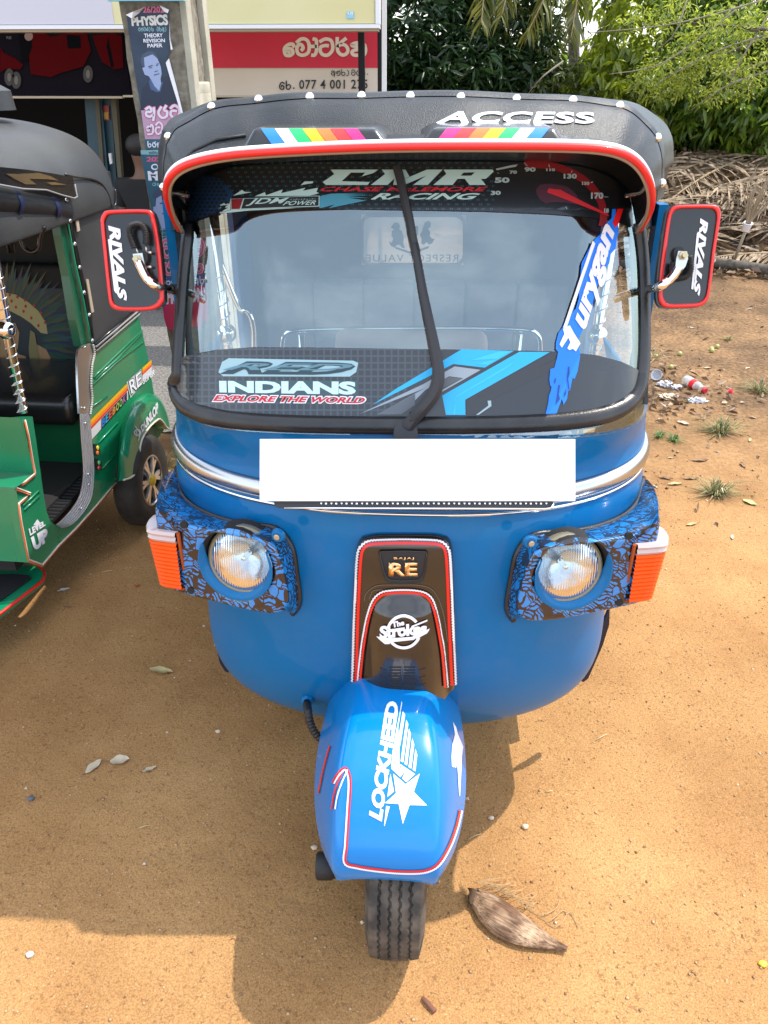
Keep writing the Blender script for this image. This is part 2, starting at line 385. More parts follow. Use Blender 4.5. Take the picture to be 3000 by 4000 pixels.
msk = mth(t, 'MULTIPLY', mth(t, 'GREATER_THAN', mth(t, 'ADD', Y, 17.1), mth(t, 'MULTIPLY', mth(t, 'ABSOLUTE', mth(t, 'SUBTRACT', X, 15.2)), .06)), .75)
edge = mth(t, 'LESS_THAN', mth(t, 'ADD', X, mth(t, 'MULTIPLY', Y, -.9)), 29.6)
mixcol(SB, mth(t, 'MULTIPLY', mth(t, 'MULTIPLY', g, edge), .8), (.012, .016, .022), (.045, .062, .082))
low = [(676, 1420), (700, 1402), (760, 1382), (850, 1366), (1000, 1356), (1250, 1358), (1500, 1362), (1800, 1366), (2050, 1370), (2200, 1374), (2330, 1388), (2420, 1412), (2480, 1440), (2506, 1462), (2506, 1520), (2490, 1570), (2440, 1605), (2350, 1630), (2150, 1648), (1800, 1656), (1400, 1655), (1000, 1645), (850, 1630), (760, 1603), (710, 1565), (686, 1510)]
decal('lower_sticker', shape2d(low), GB, .003, SB, glass, 40)
ST = mat('sticker_top', (.004, .007, .011), .3, coat=.6); t = ST.node_tree
X, Y, fx, fy = tex_grid(ST, 3.2, 5.6, 0, 0, None, offs=.33)
f3 = mth(t, 'FRACT', mth(t, 'MULTIPLY', X, 14))
dash = mth(t, 'MULTIPLY', mth(t, 'MULTIPLY', mth(t, 'LESS_THAN', fx, .42), mth(t, 'LESS_THAN', fy, .42)), mth(t, 'LESS_THAN', f3, .6))
rng_ = mth(t, 'MULTIPLY', mth(t, 'GREATER_THAN', X, 8.9), mth(t, 'LESS_THAN', X, 19.3))
mixcol(ST, mth(t, 'MULTIPLY', mth(t, 'MULTIPLY', dash, rng_), .85), (.003, .006, .010), (.02, .10, .13))
up = [(716, 885), (718, 800), (735, 740), (780, 690), (860, 640), (1000, 612), (1300, 600), (1700, 600), (2050, 600), (2300, 622), (2400, 665), (2450, 740), (2465, 820), (2468, 888), (2400, 870), (2300, 850), (2150, 838), (1900, 827), (1500, 820), (1200, 815), (1000, 818), (900, 830), (830, 847), (770, 868)]
decal('upper_sticker', shape2d(up), GB, .003, ST, glass, 45)
P_ = lambda n, c, r=.45, **k: mat(n, c, r, **k)
PALE = P_('pale_aqua_print', (.42, .62, .62)); PALE2 = P_('pale_grey_print', (.33, .44, .48)); AQ = P_('sky_blue_print', (.02, .42, .78)); AQD = P_('teal_print', (.05, .27, .40))
SLATE = P_('slate_print', (.06, .08, .11)); RP = P_('red_print', (.50, .01, .02)); RPD = P_('dark_red_print', (.20, .006, .010)); NAVY = P_('navy_print', (.006, .035, .10)); BLP = P_('black_print', (.006, .008, .012))
HOTB = P_('bright_blue_print', (.006, .20, .92)); REDP = P_('vivid_red_print', (.80, .01, .012)); GREYP = P_('grey_print', (.10, .12, .14))
def zc(ox, oy, s, pts): return [(ox+x/s, oy+y/s) for x, y in pts]
Z2 = lambda *p: zc(1150, 620, 2.0738, p)
cmr = [Z2((295, 94), (680, 94), (640, 122), (545, 150), (575, 118), (460, 118), (385, 188), (612, 194), (595, 218), (258, 218), (232, 195), (325, 130)),
       Z2((708, 94), (900, 94), (932, 150), (870, 180), (1072, 94), (1200, 94), (1080, 218), (960, 218), (1068, 142), (890, 218), (800, 218), (812, 165), (755, 218), (620, 218), (735, 130)),
       Z2((1208, 94), (1604, 94), (1612, 110), (1550, 168), (1510, 170), (1548, 218), (1418, 218), (1378, 168), (1320, 170), (1280, 218), (1125, 218), (1230, 128)),]
decal('printed_letters', shape2d(*cmr), GB, .0042, PALE, glass, 50)
decal('printed_letters', shape2d(Z2((1370, 120), (1460, 118), (1430, 144), (1345, 144))), GB, .0050, BLP, glass, 50)
txt('printed_letters', 'CHASE McLEMORE', rect(1254, 733, 1904, 750), GB, .0042, RP, glass, .02, .35)
txt('printed_letters', 'RACING', rect(1448, 757, 1876, 782), GB, .0044, PALE, glass, .03, .5)
txt('printed_letters', 'RACING', rect(1448, 757, 1876, 782), GB, .0044, PALE, glass, .03, .5) if 0 else None
# splashes and the boxed badge
Z3 = lambda *p: zc(600, 330, 2.37, p)
decal('printed_splash', shape2d(Z3((540, 1158), (720, 1078), (720, 1165), (600, 1204), (700, 1145)), Z3((600, 1204), (730, 1166), (1200, 1150), (1330, 1150), (900, 1172)), Z3((748, 1035), (825, 982), (850, 1000), (915, 1003)), Z3((940, 1042), (1035, 1003), (1045, 1032), (1200, 978), (1185, 1012), (1410, 962), (1385, 990), (1525, 962), (1510, 1002), (1535, 1012), (1450, 1036)), Z3((1365, 938), (1400, 905), (1482, 903), (1475, 920))), GB, .0042, PALE, glass, 50)
decal('printed_splash', shape2d(Z2((205, 310), (300, 288), (615, 282), (400, 292), (615, 300), (420, 306), (610, 324), (430, 320), (580, 344), (280, 406), (330, 374), (220, 405), (205, 405))), GB, .0042, AQD, glass, 50)
decal('printed_badge', shape2d(Z3((722, 1066), (1540, 1036), (1538, 1136), (728, 1166))), GB, .0050, PALE, glass, 50)
decal('printed_badge', shape2d(Z3((848, 1066), (1532, 1042), (1530, 1130), (822, 1158))), GB, .0058, BLP, glass, 50)
decal('printed_badge', shape2d(Z3((730, 1070), (838, 1064), (808, 1160), (734, 1162))), GB, .0058, RPD, glass, 50)
txt('printed_letters', 'JDM', Z3((880, 1066), (1262, 1056), (1215, 1124), (862, 1134)), GB, .0066, PALE, glass, .02, .3)
txt('printed_letters', 'POWER', Z3((1222, 1090), (1510, 1082), (1500, 1122), (1200, 1128)), GB, .0066, PALE, glass, .01, .3)
txt('printed_letters', 'インポートチューナー', Z3((1268, 1066), (1510, 1060), (1508, 1078), (1266, 1084)), GB, .0066, PALE, glass, .0, .2)
hexs = []
for i in range(9):
    for j in range(12):
        x, y = 735+i*18+(j % 2)*9, 690+j*15
        if (x-716)*.55+(y-690) > 18 and y < 880-(x-720)*.28 and x < 905-abs(j-6)*6: hexs.append([(x+6.5*math.cos(a)*1.1, y+6*math.sin(a)) for a in np.arange(0, 6.28, 1.05)[:6]])
decal('printed_mesh', shape2d([(722, 868), (724, 790), (745, 730), (800, 690), (870, 700), (915, 760), (900, 800), (850, 832), (780, 858)]), GB, .0042, NAVY, glass, 45)
decal('printed_mesh', shape2d(*hexs), GB, .0050, BLP, glass, 0)
# speedometer print
Z9 = lambda *p: zc(1850, 560, 2.3366, p)
arc = []
for k in range(25):
    a = R(-8+110*k/24); arc.append((2085+250*math.sin(a)*1.13, 845-215*math.cos(a)))
arc2 = [(2085+(x-2085)*.9, 845+(y-845)*.86) for x, y in arc]
decal('printed_dial', shape2d(arc+arc2[::-1]), GB, .0042, RPD, glass, 50)
decal('printed_dial', shape2d(Z9((570, 470), (565, 430), (600, 385), (700, 372), (850, 400), (930, 470), (975, 570), (820, 545), (700, 545), (655, 558), (600, 520))), GB, .0042, P_('maroon_print', (.05, .006, .02)), glass, 50)
for s, q in (('50', (190, 318, 325, 368)), ('70', (325, 256, 392, 286)), ('90', (460, 226, 562, 268)), ('110', (658, 236, 738, 262)), ('130', (815, 284, 935, 330)), ('150', (982, 358, 1048, 388)), ('170', (1062, 456, 1172, 514)), ('30', (155, 440, 245, 478)), ('18', (1180, 600, 1222, 640))):
    (a, b), (c, d) = Z9((q[0], q[1]), (q[2], q[3])); txt('printed_number', s, rect(a, b, c, d), GB, .0050, PALE2, glass, .045)
tk = [Z9((455, 186), (462, 186), (492, 216), (486, 216)), Z9((678, 200), (686, 200), (692, 228), (684, 228)), Z9((888, 255), (896, 258), (890, 278), (882, 276)), Z9((1060, 362), (1080, 356), (1080, 362), (1062, 370)), Z9((1180, 493), (1218, 495), (1218, 499), (1180, 498)), Z9((832, 586), (838, 586), (848, 606), (842, 606)), Z9((212, 274), (230, 280), (228, 284), (212, 278)), Z9((200, 240), (330, 210), (400, 200), (380, 222), (330, 230), (210, 254))]
decal('printed_dial', shape2d(*tk), GB, .0050, PALE2, glass, 50)
decal('printed_needle', shape2d(Z9((680, 418), (750, 428), (790, 430), (835, 458), (1210, 650), (1225, 672), (800, 505), (665, 455))), GB, .0050, RP, glass, 50)
# lower graphics
Z4 = lambda *p: zc(1350, 1300, 1.8433, p)
decal('printed_stripe', shape2d(Z4((835, 120), (1210, 132), (1000, 252), (775, 226), (570, 330), (195, 518), (370, 400)), Z4((1250, 138), (1468, 140), (860, 482), (862, 592), (722, 592), (695, 452))), GB, .0042, AQ, glass, 60)
decal('printed_stripe', shape2d(Z4((1100, 136), (1190, 134), (1020, 232), (935, 226), (1090, 190), (890, 200)), Z4((800, 452), (1260, 180), (1150, 262), (790, 470), (790, 590), (772, 590))), GB, .0050, P_('light_sky_print', (.04, .50, .88)), glass, 60)
decal('printed_stripe', shape2d(Z4((785, 243), (972, 268), (690, 428), (690, 414), (845, 328), (745, 314), (575, 412), (400, 588), (222, 590), (570, 400), (100, 586), (560, 370)),), GB, .0046, P_('silver_print', (.30, .36, .42)), glass, 60)
decal('printed_stripe', shape2d(Z4((745, 318), (838, 330), (690, 405), (690, 350))), GB, .0052, GREYP, glass, 60)
decal('printed_stripe', shape2d(Z4((1490, 144), (1520, 150), (1500, 190), (960, 470), (880, 480)), Z4((1515, 190), (1500, 260), (1050, 480), (1010, 500), (940, 590), (870, 590), (870, 490))), GB, .0046, P_('charcoal_print', (.035, .042, .052)), glass, 60)
decal('printed_stripe', shape2d(Z4((1020, 490), (1045, 488), (1048, 528), (955, 592), (938, 592), (1026, 525))), GB, .0054, PALE2, glass, 60)
decal('printed_stripe', shape2d(Z4((222, 590), (500, 440), (500, 520), (400, 588))), GB, .0052, GREYP, glass, 60)
# RED INDIANS lettering
Z5 = lambda *p: zc(600, 1100, 1.3825, p)
decal('printed_glow', shape2d(Z5((355, 490), (375, 435), (410, 415), (1080, 428), (1106, 440), (1095, 490), (1060, 514), (380, 512))), GB, .0042, P_('glow_print', (.30, .48, .54)), glass, 60)
txt('printed_letters', 'RED', Z5((385, 430), (1098, 440), (1072, 506), (362, 500)), GB, .0052, P_('steel_letter_print', (.02, .05, .07)), glass, .05, .45)
txt('printed_letters', 'RED', Z5((392, 440), (1086, 446), (1066, 482), (378, 478)), GB, .0060, P_('steel_light_print', (.10, .22, .28)), glass, .02, .45)
decal('printed_glow', shape2d(Z5((350, 535), (1104, 535), (1100, 616), (352, 610))), GB, .0042, P_('teal_dark_print', (.04, .085, .105)), glass, 60)
txt('printed_letters', 'INDIANS', Z5((360, 536), (1095, 540), (1093, 612), (362, 600)), GB, .0052, P_('ice_print', (.52, .72, .74)), glass, .055)
txt('printed_letters', 'EXPLORE THE WORLD', Z5((325, 608), (1152, 620), (1148, 664), (320, 652)), GB, .0050, WHT, glass, .10, .3)
txt('printed_letters', 'EXPLORE THE WORLD', Z5((332, 613), (1144, 626), (1140, 658), (328, 646)), GB, .0060, RP, glass, .035, .3)
# blue flame with sideways lettering
Z1 = lambda *p: zc(2050, 820, 2.5714, p)
decal('printed_flame', shape2d(Z1((855, 0), (893, 0), (885, 80), (860, 130), (915, 150), (920, 250), (905, 290), (890, 400), (845, 450), (830, 545), (790, 590), (775, 650), (700, 800), (660, 980), (610, 1080), (560, 1240), (530, 1290), (540, 1400), (545, 1470), (520, 1620), (490, 1700), (470, 1690), (455, 1760), (445, 1810), (425, 1820), (415, 1900), (380, 1960), (365, 1900), (345, 1950), (330, 1990), (310, 2050), (215, 2090), (150, 2175), (145, 2170), (190, 2090), (215, 2000), (230, 1930), (235, 1870), (250, 1830), (262, 1780), (245, 1760), (240, 1700), (250, 1600), (290, 1590), (320, 1470), (325, 1430), (303, 1400), (305, 1340), (330, 1240), (360, 1200), (420, 1080), (500, 1000), (530, 900), (545, 680), (560, 540), (640, 380), (690, 300), (770, 230), (800, 150), (850, 90))), GB, .0068, HOTB, glass, 50)
decal('printed_flame', shape2d(Z1((905, 0), (960, 0), (930, 90), (915, 150), (885, 190), (858, 145))), GB, .0080, REDP, glass, 50)
decal('printed_flame', shape2d(Z1((425, 1580), (438, 1575), (440, 1640), (425, 1700), (440, 1800), (430, 1815), (412, 1700)), Z1((330, 1760), (345, 1760), (330, 1850), (345, 1900), (300, 1960), (310, 1900)), Z1((385, 1850), (405, 1795), (405, 1850), (385, 1880)), Z1((295, 1690), (305, 1700), (295, 1745), (284, 1740))), GB, .0078, P_('flame_line_print', (.005, .04, .25)), glass, 0)
let = [Z1((665, 318), (688, 350), (400, 1215), (375, 1185)), Z1((372, 1200), (440, 1165), (480, 1240), (545, 1345), (500, 1425), (470, 1400), (435, 1412), (415, 1395), (445, 1335), (425, 1290), (362, 1388), (338, 1355), (385, 1250))]
decal('printed_letters', shape2d(*let), GB, .0090, WHT, glass, 50)
txt('printed_letters', 'urygan', Z1((492, 1100), (790, 118), (905, 300), (625, 1290)), GB, .0092, WHT, glass, .045, 0, 1.0, 40)
# black dash shelf behind the lower sticker
bm = bmesh.new(); pr = [Vector((p.x*.97, p.y+.03, 1.10)) for p in cols(1.10, np.linspace(-.95, .95, 21))]
vv = [bm.verts.new(p) for p in pr]; ww = [bm.verts.new((p.x, 1.85, 1.06)) for p in pr]
for i in range(20): bm.faces.new((vv[i], vv[i+1], ww[i+1], ww[i]))
frombm('dashboard', bm, DARK, BA)

# ---------------- wiper ----------------
wp = [(1592, 1672), (1612, 1640), (1650, 1595), (1690, 1545), (1708, 1500), (1712, 1455), (1706, 1400), (1682, 1280), (1655, 1150), (1630, 1010), (1618, 950)]
P = []; U = []; sc = []
wid = [24, 26, 27, 27, 26, 24, 22, 19, 17, 15, 14]
Q = cat_rom([(a, b, 0) for a, b in wp], 4); Wd = np.interp(np.linspace(0, 10, len(Q)), range(11), wid)
for i, q in enumerate(Q):
    h = hit(GB, q.x, q.y); n = (CAM-h).normalized(); P.append(h + n*(.022+.012*math.sin(min(1, i/len(Q))*3.1))); U.append(n); sc.append(Wd[i]/FPX*1.45)
bm = bmesh.new(); sweep(bm, P, [(-1, -.5), (-1, .15), (-.55, .5), (.35, .55), (.95, .1), (1, -.5)], up=U, scale=sc)
wip = frombm('wiper_arm', bm, WIPM, BA)
wb = [(1626, 985), (1612, 930), (1600, 860), (1582, 780), (1565, 705), (1550, 650)]
P = []; U = []
for q in cat_rom([(a, b, 0) for a, b in wb], 4):
    h = hit(GB, q.x, q.y); n = (CAM-h).normalized(); P.append(h + n*.016); U.append(n)
bm = bmesh.new(); sweep(bm, P, [(-.0085, -.008), (-.0085, .004), (-.003, .009), (.006, .008), (.0085, -.008)], up=U); frombm('wiper_blade', bm, WIPM, BA)
h = hit(BV, 1585, 1690); plate('wiper_pivot', [h + cR*x + cU*y + (CAM-h).normalized()*.03 for x, y in [(.024*math.cos(a), .03*math.sin(a)) for a in np.linspace(0, 6.28, 17)[:-1]]], (h-CAM).normalized()*.04, WIPM, BA, bev=.006)
bm = bmesh.new(); sweep(bm, [hit(GB, x, y, .047) for x, y in [(1604, 1612), (1598, 1638), (1606, 1648), (1618, 1640), (1640, 1615), (1650, 1612)]], circ(.0016, 6)); frombm('wiper_hinge', bm, BLK, wip, True)

# ---------------- visor ----------------
VO = [(700, 893), (674, 840), (656, 785), (650, 735), (662, 692), (700, 655), (770, 627), (870, 607), (1000, 594), (1250, 580), (1500, 571), (1750, 568), (2000, 568), (2200, 570), (2340, 577), (2430, 596), (2490, 632), (2528, 685), (2546, 745), (2543, 805), (2524, 855), (2498, 895)]
VI = [(722, 885), (722, 850), (724, 815), (732, 780), (750, 742), (790, 700), (860, 665), (950, 648), (1060, 640), (1280, 632), (1500, 630), (1750, 630), (1980, 632), (2130, 636), (2260, 650), (2350, 675), (2410, 712), (2440, 752), (2454, 795), (2460, 830), (2466, 862), (2470, 885)]
n = len(VO); VOo = []; VIi = []; VT = []
for i, ((a, b), (c, d)) in enumerate(zip(VO, VI)):
    u = abs(2*i/(n-1)-1); y = 1.40+.03*u**2+.13*max(0, (u-.62)/.38)**1.5
    VOo.append(PY(a, b, y)); VIi.append(hit(GB, c, d, .008)); VT.append(VIi[-1] + Vector((0, .02, .035)))
VOo = cat_rom(VOo, 5); VIi = cat_rom(VIi, 5); VT = cat_rom(VT, 5)
rows = [VT, [a.lerp(b, .5)+Vector((0, 0, .012)) for a, b in zip(VT, VOo)], [p+Vector((0, .004, .004)) for p in VOo], [p+Vector((0, .004, -.004)) for p in VOo], [a.lerp(b, .5)+Vector((0, 0, .006)) for a, b in zip(VIi, VOo)], VIi]
vs, fs = grid(rows); vis = autosmooth(mk('visor', vs, fs, BLK, BA), 50)
tube('red_trim', [p+Vector((0, -.002, -.001)) for p in VOo], .0062, RED, vis, 8)
tube('white_trim', [p+Vector((0, -.001, .0065)) for p in VOo], .0042, WHT, vis, 6)
tube('tan_trim', [p+Vector((-.004 if p.x > 0 else .004, .002, -.0075))*1 for p in VOo], .0034, P_('tan_trim', (.30, .22, .15)), vis, 6)
for s in (-1, 1): lathe('visor_clamp', [(0, .001), (0, .004), (.035, .004), (.035, .001)], PY(672 if s < 0 else 2512, 752, 1.52), (-s, -.2, -.15), CHR, vis, 10)
# two rainbow striped scoops
rb = [(.01, .20, .72), (.72, .74, .82), (.005, .48, .12), (.95, .42, .0), (.95, .16, .02), (.80, .02, .02), (.80, .005, .16)]
RBN = ['blue', 'white', 'green', 'yellow', 'orange', 'red', 'magenta']
for s in (0, 1):
    f = [(925, 594), (990, 500), (1470, 500), (1532, 562)] if s == 0 else [(1632, 556), (1692, 499), (2168, 497), (2228, 560)]
    F3 = [PY(*f[0], 1.415), PY(*f[1], 1.44), PY(*f[2], 1.44), PY(*f[3], 1.415)]
    F3[0].z -= .01; F3[3].z -= .01
    B3 = [p + Vector((0, .17, .0 if 0 < i < 3 else .0)) for i, p in enumerate(F3)]; B3[0].z += .02; B3[3].z += .02
    bm = bmesh.new(); v = [bm.verts.new(p) for p in F3+B3]
    for q in ((0, 1, 2, 3), (7, 6, 5, 4), (0, 4, 5, 1), (1, 5, 6, 2), (2, 6, 7, 3), (3, 7, 4, 0)): bm.faces.new([v[i] for i in q])
    bmesh.ops.bevel(bm, geom=bm.edges[:], offset=.009, segments=3, affect='EDGES', profile=.6)
    sc_ = autosmooth(frombm('visor_scoop', bm, BLK, BA), 60); sb = bvh_of(sc_)
    for k in range(7):
        if s == 0: q = [(1020+k*54, 505), (1074+k*54, 505), (1119+k*54, 569-k*1.2), (1065+k*54, 569-k*1.2)]
        else: q = [(2146-k*57, 503), (2089-k*57, 503), (2043-k*57, 559), (2100-k*57, 559)]
        decal('stripe_%s' % RBN[k], shape2d([q[0], (q[1][0]-1.5, q[1][1]), (q[2][0]-1.5, q[2][1]), q[3]]), sb, .0015, P_('rainbow_'+RBN[k], rb[k], .35, coat=.3), sc_, 30)

# ---------------- canopy ----------------
CO = [(655, 900), (640, 810), (632, 722), (634, 640), (640, 570), (648, 535), (668, 500), (705, 468), (769, 427), (830, 402), (916, 384), (1022, 371), (1150, 363), (1300, 358), (1500, 355), (1750, 355), (1938, 357), (2100, 365), (2259, 376), (2360, 385), (2424, 396), (2490, 431), (2545, 478), (2580, 531), (2594, 600), (2598, 670), (2588, 725), (2574, 744), (2562, 800), (2550, 880)]
CI = [(720, 890), (712, 830), (706, 780), (706, 740), (712, 710), (722, 690), (742, 668), (775, 648), (820, 630), (880, 618), (960, 605), (1060, 596), (1180, 585), (1320, 570), (1500, 560), (1750, 556), (1930, 556), (2080, 558), (2220, 562), (2310, 570), (2370, 585), (2420, 612), (2455, 650), (2478, 690), (2490, 720), (2498, 750), (2500, 780), (2502, 810), (2502, 850), (2502, 885)]
n = len(CO); A1 = []; B1 = []
for i, ((a, b), (c, d)) in enumerate(zip(CO, CI)):
    u = abs(2*i/(n-1)-1); A1.append(PY(a, b, 1.70+.02*u)); B1.append(PY(c, d, 1.57+.03*u))
A1 = cat_rom(A1, 4); B1 = cat_rom(B1, 4); m_ = len(A1)
A1 = [p + Vector((0, .004*math.sin(i*.9), .0015*math.sin(i*.55))) for i, p in enumerate(A1)]
rows = [B1]
for f_, bz in ((.25, .006), (.5, .010), (.75, .008), (.86, .004)): rows.append([b.lerp(a, f_)+Vector((0, -bz, 0)) for a, b in zip(A1, B1)])
rows.append([b.lerp(a, .872)+Vector((0, .003, 0)) for a, b in zip(A1, B1)]); rows.append([b.lerp(a, .885)+Vector((0, -.004, .0)) for a, b in zip(A1, B1)])
rows.append([b.lerp(a, .97)+Vector((0, -.003, 0)) for a, b in zip(A1, B1)]); rows.append(A1)
rows.append([p+Vector((0, .02, -.003)) for p in A1])
for yy, dz, kx in ((.25, -.006, 1.10), (.55, -.012, 1.34), (1.0, -.022, 1.36), (1.40, -.035, 1.36)): rows.append([Vector((p.x*kx, p.y+yy, p.z+dz)) for p in A1])
vs, fs = grid(rows); can = mk('canopy', vs, fs, VINYL, BA); bake(can, ('SOLIDIFY', dict(thickness=.006, offset=-1))); autosmooth(can, 40); CB = bvh_of(can)
for x, y in [(657, 533), (826, 417), (1010, 388), (1210, 378), (1412, 374), (1603, 375), (1800, 379), (2018, 386), (2238, 391), (2421, 413), (2568, 537), (2586, 715), (638, 730)]:
    h = hit(CB, x, y); lathe('canopy_stud', [(.005, .0001), (.0046, .0035), (.0032, .0062), (.001, .0082), (-.003, .0082)], h, (CAM-h).normalized()*.6+Vector((0, -.4, .25)), CHR, can, 20)
txt('canopy_letters', 'ACCESS', [(1735, 438), (2318, 442), (2322, 486), (1702, 484)], CB, .0022, WHT, can, .032, .05, 1.05, 40)
for side in ([(1530, 545), (1640, 545)], [(2232, 548), (2330, 552), (2400, 568), (2450, 600)], [(700, 650), (760, 590), (850, 548), (960, 532)]):
    tube('canopy_piping', [hit(CB, x, y, .002) for x, y in side], .0035, RUB, can, 6)

# ---------------- cabin behind the glass ----------------
CLOTH = mat('brown_cloth', (.060, .038, .034), .85, c2=(.085, .055, .048), nscale=6, bump=.2, bscale=90)
SEATC = mat('seat_cloth', (.085, .075, .085), .8, c2=(.13, .11, .125), nscale=9, bump=.2, bscale=120)
TANC = mat('tan_headrest', (.42, .27, .22), .7, bump=.15, bscale=80)
rw = boxo('rear_wall', (0, 3.06, .62), (1.32, .03, .72), CLOTH, BA)
WX0, WX1, WZ0, WZ1 = PY(1410, 900, 3.05).x, PY(1818, 900, 3.05).x, PY(1600, 1036, 3.05).z, PY(1600, 838, 3.05).z
bm = bmesh.new()
for cx, cz, sx, sz in (((-.66+WX0)/2, (WZ0+WZ1)/2, WX0+.66, WZ1-WZ0), ((.66+WX1)/2, (WZ0+WZ1)/2, .66-WX1, WZ1-WZ0), (0, (WZ1+1.60)/2, 1.32, 1.60-WZ1), (0, (.98+WZ0)/2, 1.32, WZ0-.98)):
    box(bm, (cx, 3.06, cz), (sx, .03, sz))
frombm('rear_curtain', bm, CLOTH, BA)
wm = mat('clear_plastic', (.9, .9, .9), .1); N_, L_, b_ = nodes(wm); b_.inputs['Alpha'].default_value = .30
rwin = boxo('rear_window', ((WX0+WX1)/2, 3.075, (WZ0+WZ1)/2), (WX1-WX0, .004, WZ1-WZ0), wm, BA)
bm = bmesh.new(); sweep(bm, [PY(x, y, 3.045) for x, y in rr(1413, 840, 1815, 1034, 40)], circ(.008, 6), closed=True); frombm('window_bead', bm, CLOTH, BA, True)
RWM = lambda x, y, o: PY(x, y, 3.07-o)
for s, q in (('EULAV', 0), ('TCEPSER', 0)): pass
v, f = text2d('RESPECT VALUE', .0, 0, 1.2); v = [(1-x, y) for x, y in v]
decal('window_letters', (quadmap(v, rect(1430, 994, 1790, 1022)), f), RWM, .0, BLP, rwin, 0)
ZW = lambda *p: zc(1300, 830, 2.0738, p)
crest = [ZW((500, 80), (530, 85), (545, 110), (535, 135), (560, 150), (575, 200), (570, 250), (585, 290), (560, 285), (545, 262), (520, 262), (500, 285), (470, 270), (455, 235), (478, 245), (490, 215), (475, 185), (480, 150), (500, 140), (470, 120)),
         ZW((735, 110), (745, 80), (775, 66), (795, 85), (790, 120), (770, 130), (790, 160), (785, 190), (805, 215), (825, 210), (805, 250), (780, 262), (760, 240), (735, 262), (715, 250), (720, 215), (705, 180), (725, 150)), ZW((600, 110), (690, 110), (690, 180), (645, 235), (600, 180)), ZW((500, 275), (640, 320), (780, 270), (775, 290), (640, 340), (510, 295))]
decal('window_crest', shape2d(*crest), RWM, .0, BLP, rwin, 0)
plate('roof_lining', [(-.42, 1.74, 1.60), (.42, 1.74, 1.60), (.60, 3.05, 1.60), (-.60, 3.05, 1.60)], (0, 0, .012), CLOTH, BA)
for s in (-1, 1):
    boxo('rear_quarter', (s*.665, 2.95, .75), (.02, .30, 1.5), BLUE2, BA); boxo('side_sill', (s*.405, 2.28, .24), (.09, 1.26, .06), BLUE2, BA)
    x = PY(885, 1300, 2.2).x if s < 0 else PY(2335, 1300, 2.2).x
    pole = tube('grab_pole', [(x, 2.2, .36), (x, 2.2, 1.60)], .014, CHR, BA, 14)
    bm = bmesh.new(); sweep(bm, [(x+.0155*math.cos(t), 2.2+.0155*math.sin(t), .9+t*.0065) for t in np.arange(0, 52, .35)], circ(.0022, 5)); frombm('pole_spiral', bm, STEEL, pole, True)
    ball('pole_ball', PY(885 if s < 0 else 2335, 1302 if s < 0 else 1312, 2.2), .030, CHR, pole)
    if s < 0: tube('grab_handle', cat_rom([(x, 2.2, 1.27), PY(930, 1195, 2.2), PY(965, 1215, 2.2), PY(988, 1270, 2.2), PY(992, 1380, 2.2), PY(992, 1700, 2.2)], 5), .009, CHR, BA, 10)
for s in (-1,): tube('rolled_curtain_or_blocker', [(s*.69, 2.34, 1.51), (s*.70, 2.95, 1.50)], .042, VINYL, BA, 12)  # unseen tube added under the canopy to block a streak of sun
boxo('floor_pan', (0, 2.5, .30), (1.0, 1.0, .03), BLUE2, BA)
boxo('passenger_seat', (0, 2.75, .52), (1.2, .5, .16), SEATC, BA, bev=.04)
zb = PY(1500, 1098, 2.97).z
for k in range(6): boxo('seat_back_panel', (-.5+k*.2, 2.98, (zb+.55)/2), (.197, .09, zb-.55), SEATC, BA, bev=.02)
y_ = 2.05; l, r_ = PY(1310, 1340, y_), PY(1905, 1340, y_); zt = PY(1600, 1292, y_).z
boxo('driver_backrest', ((l.x+r_.x)/2, y_, zt-.14), (r_.x-l.x, .08, .28), TANC, BA, bev=.032)
boxo('driver_seat', ((l.x+r_.x)/2, 1.93, .62), (.44, .36, .10), TANC, BA, bev=.03)
bar = cat_rom([PY(1092, 1400, y_), PY(1094, 1350, y_), PY(1110, 1322, y_), PY(1150, 1312, y_), PY(1300, 1306, y_), PY(1600, 1303, y_), PY(1900, 1303, y_), PY(2060, 1310, y_), PY(2100, 1322, y_), PY(2118, 1350, y_), PY(2120, 1400, y_)], 5)
tube('chrome_rail', [p+Vector((0, .05, 0)) for p in bar], .007, CHR, BA, 10)
for x in (1178, 2025): tube('rail_post', [PY(x, 1305, y_+.05), PY(x, 1305, y_+.05)-Vector((0, 0, .5))], .012, CHR, BA, 12)

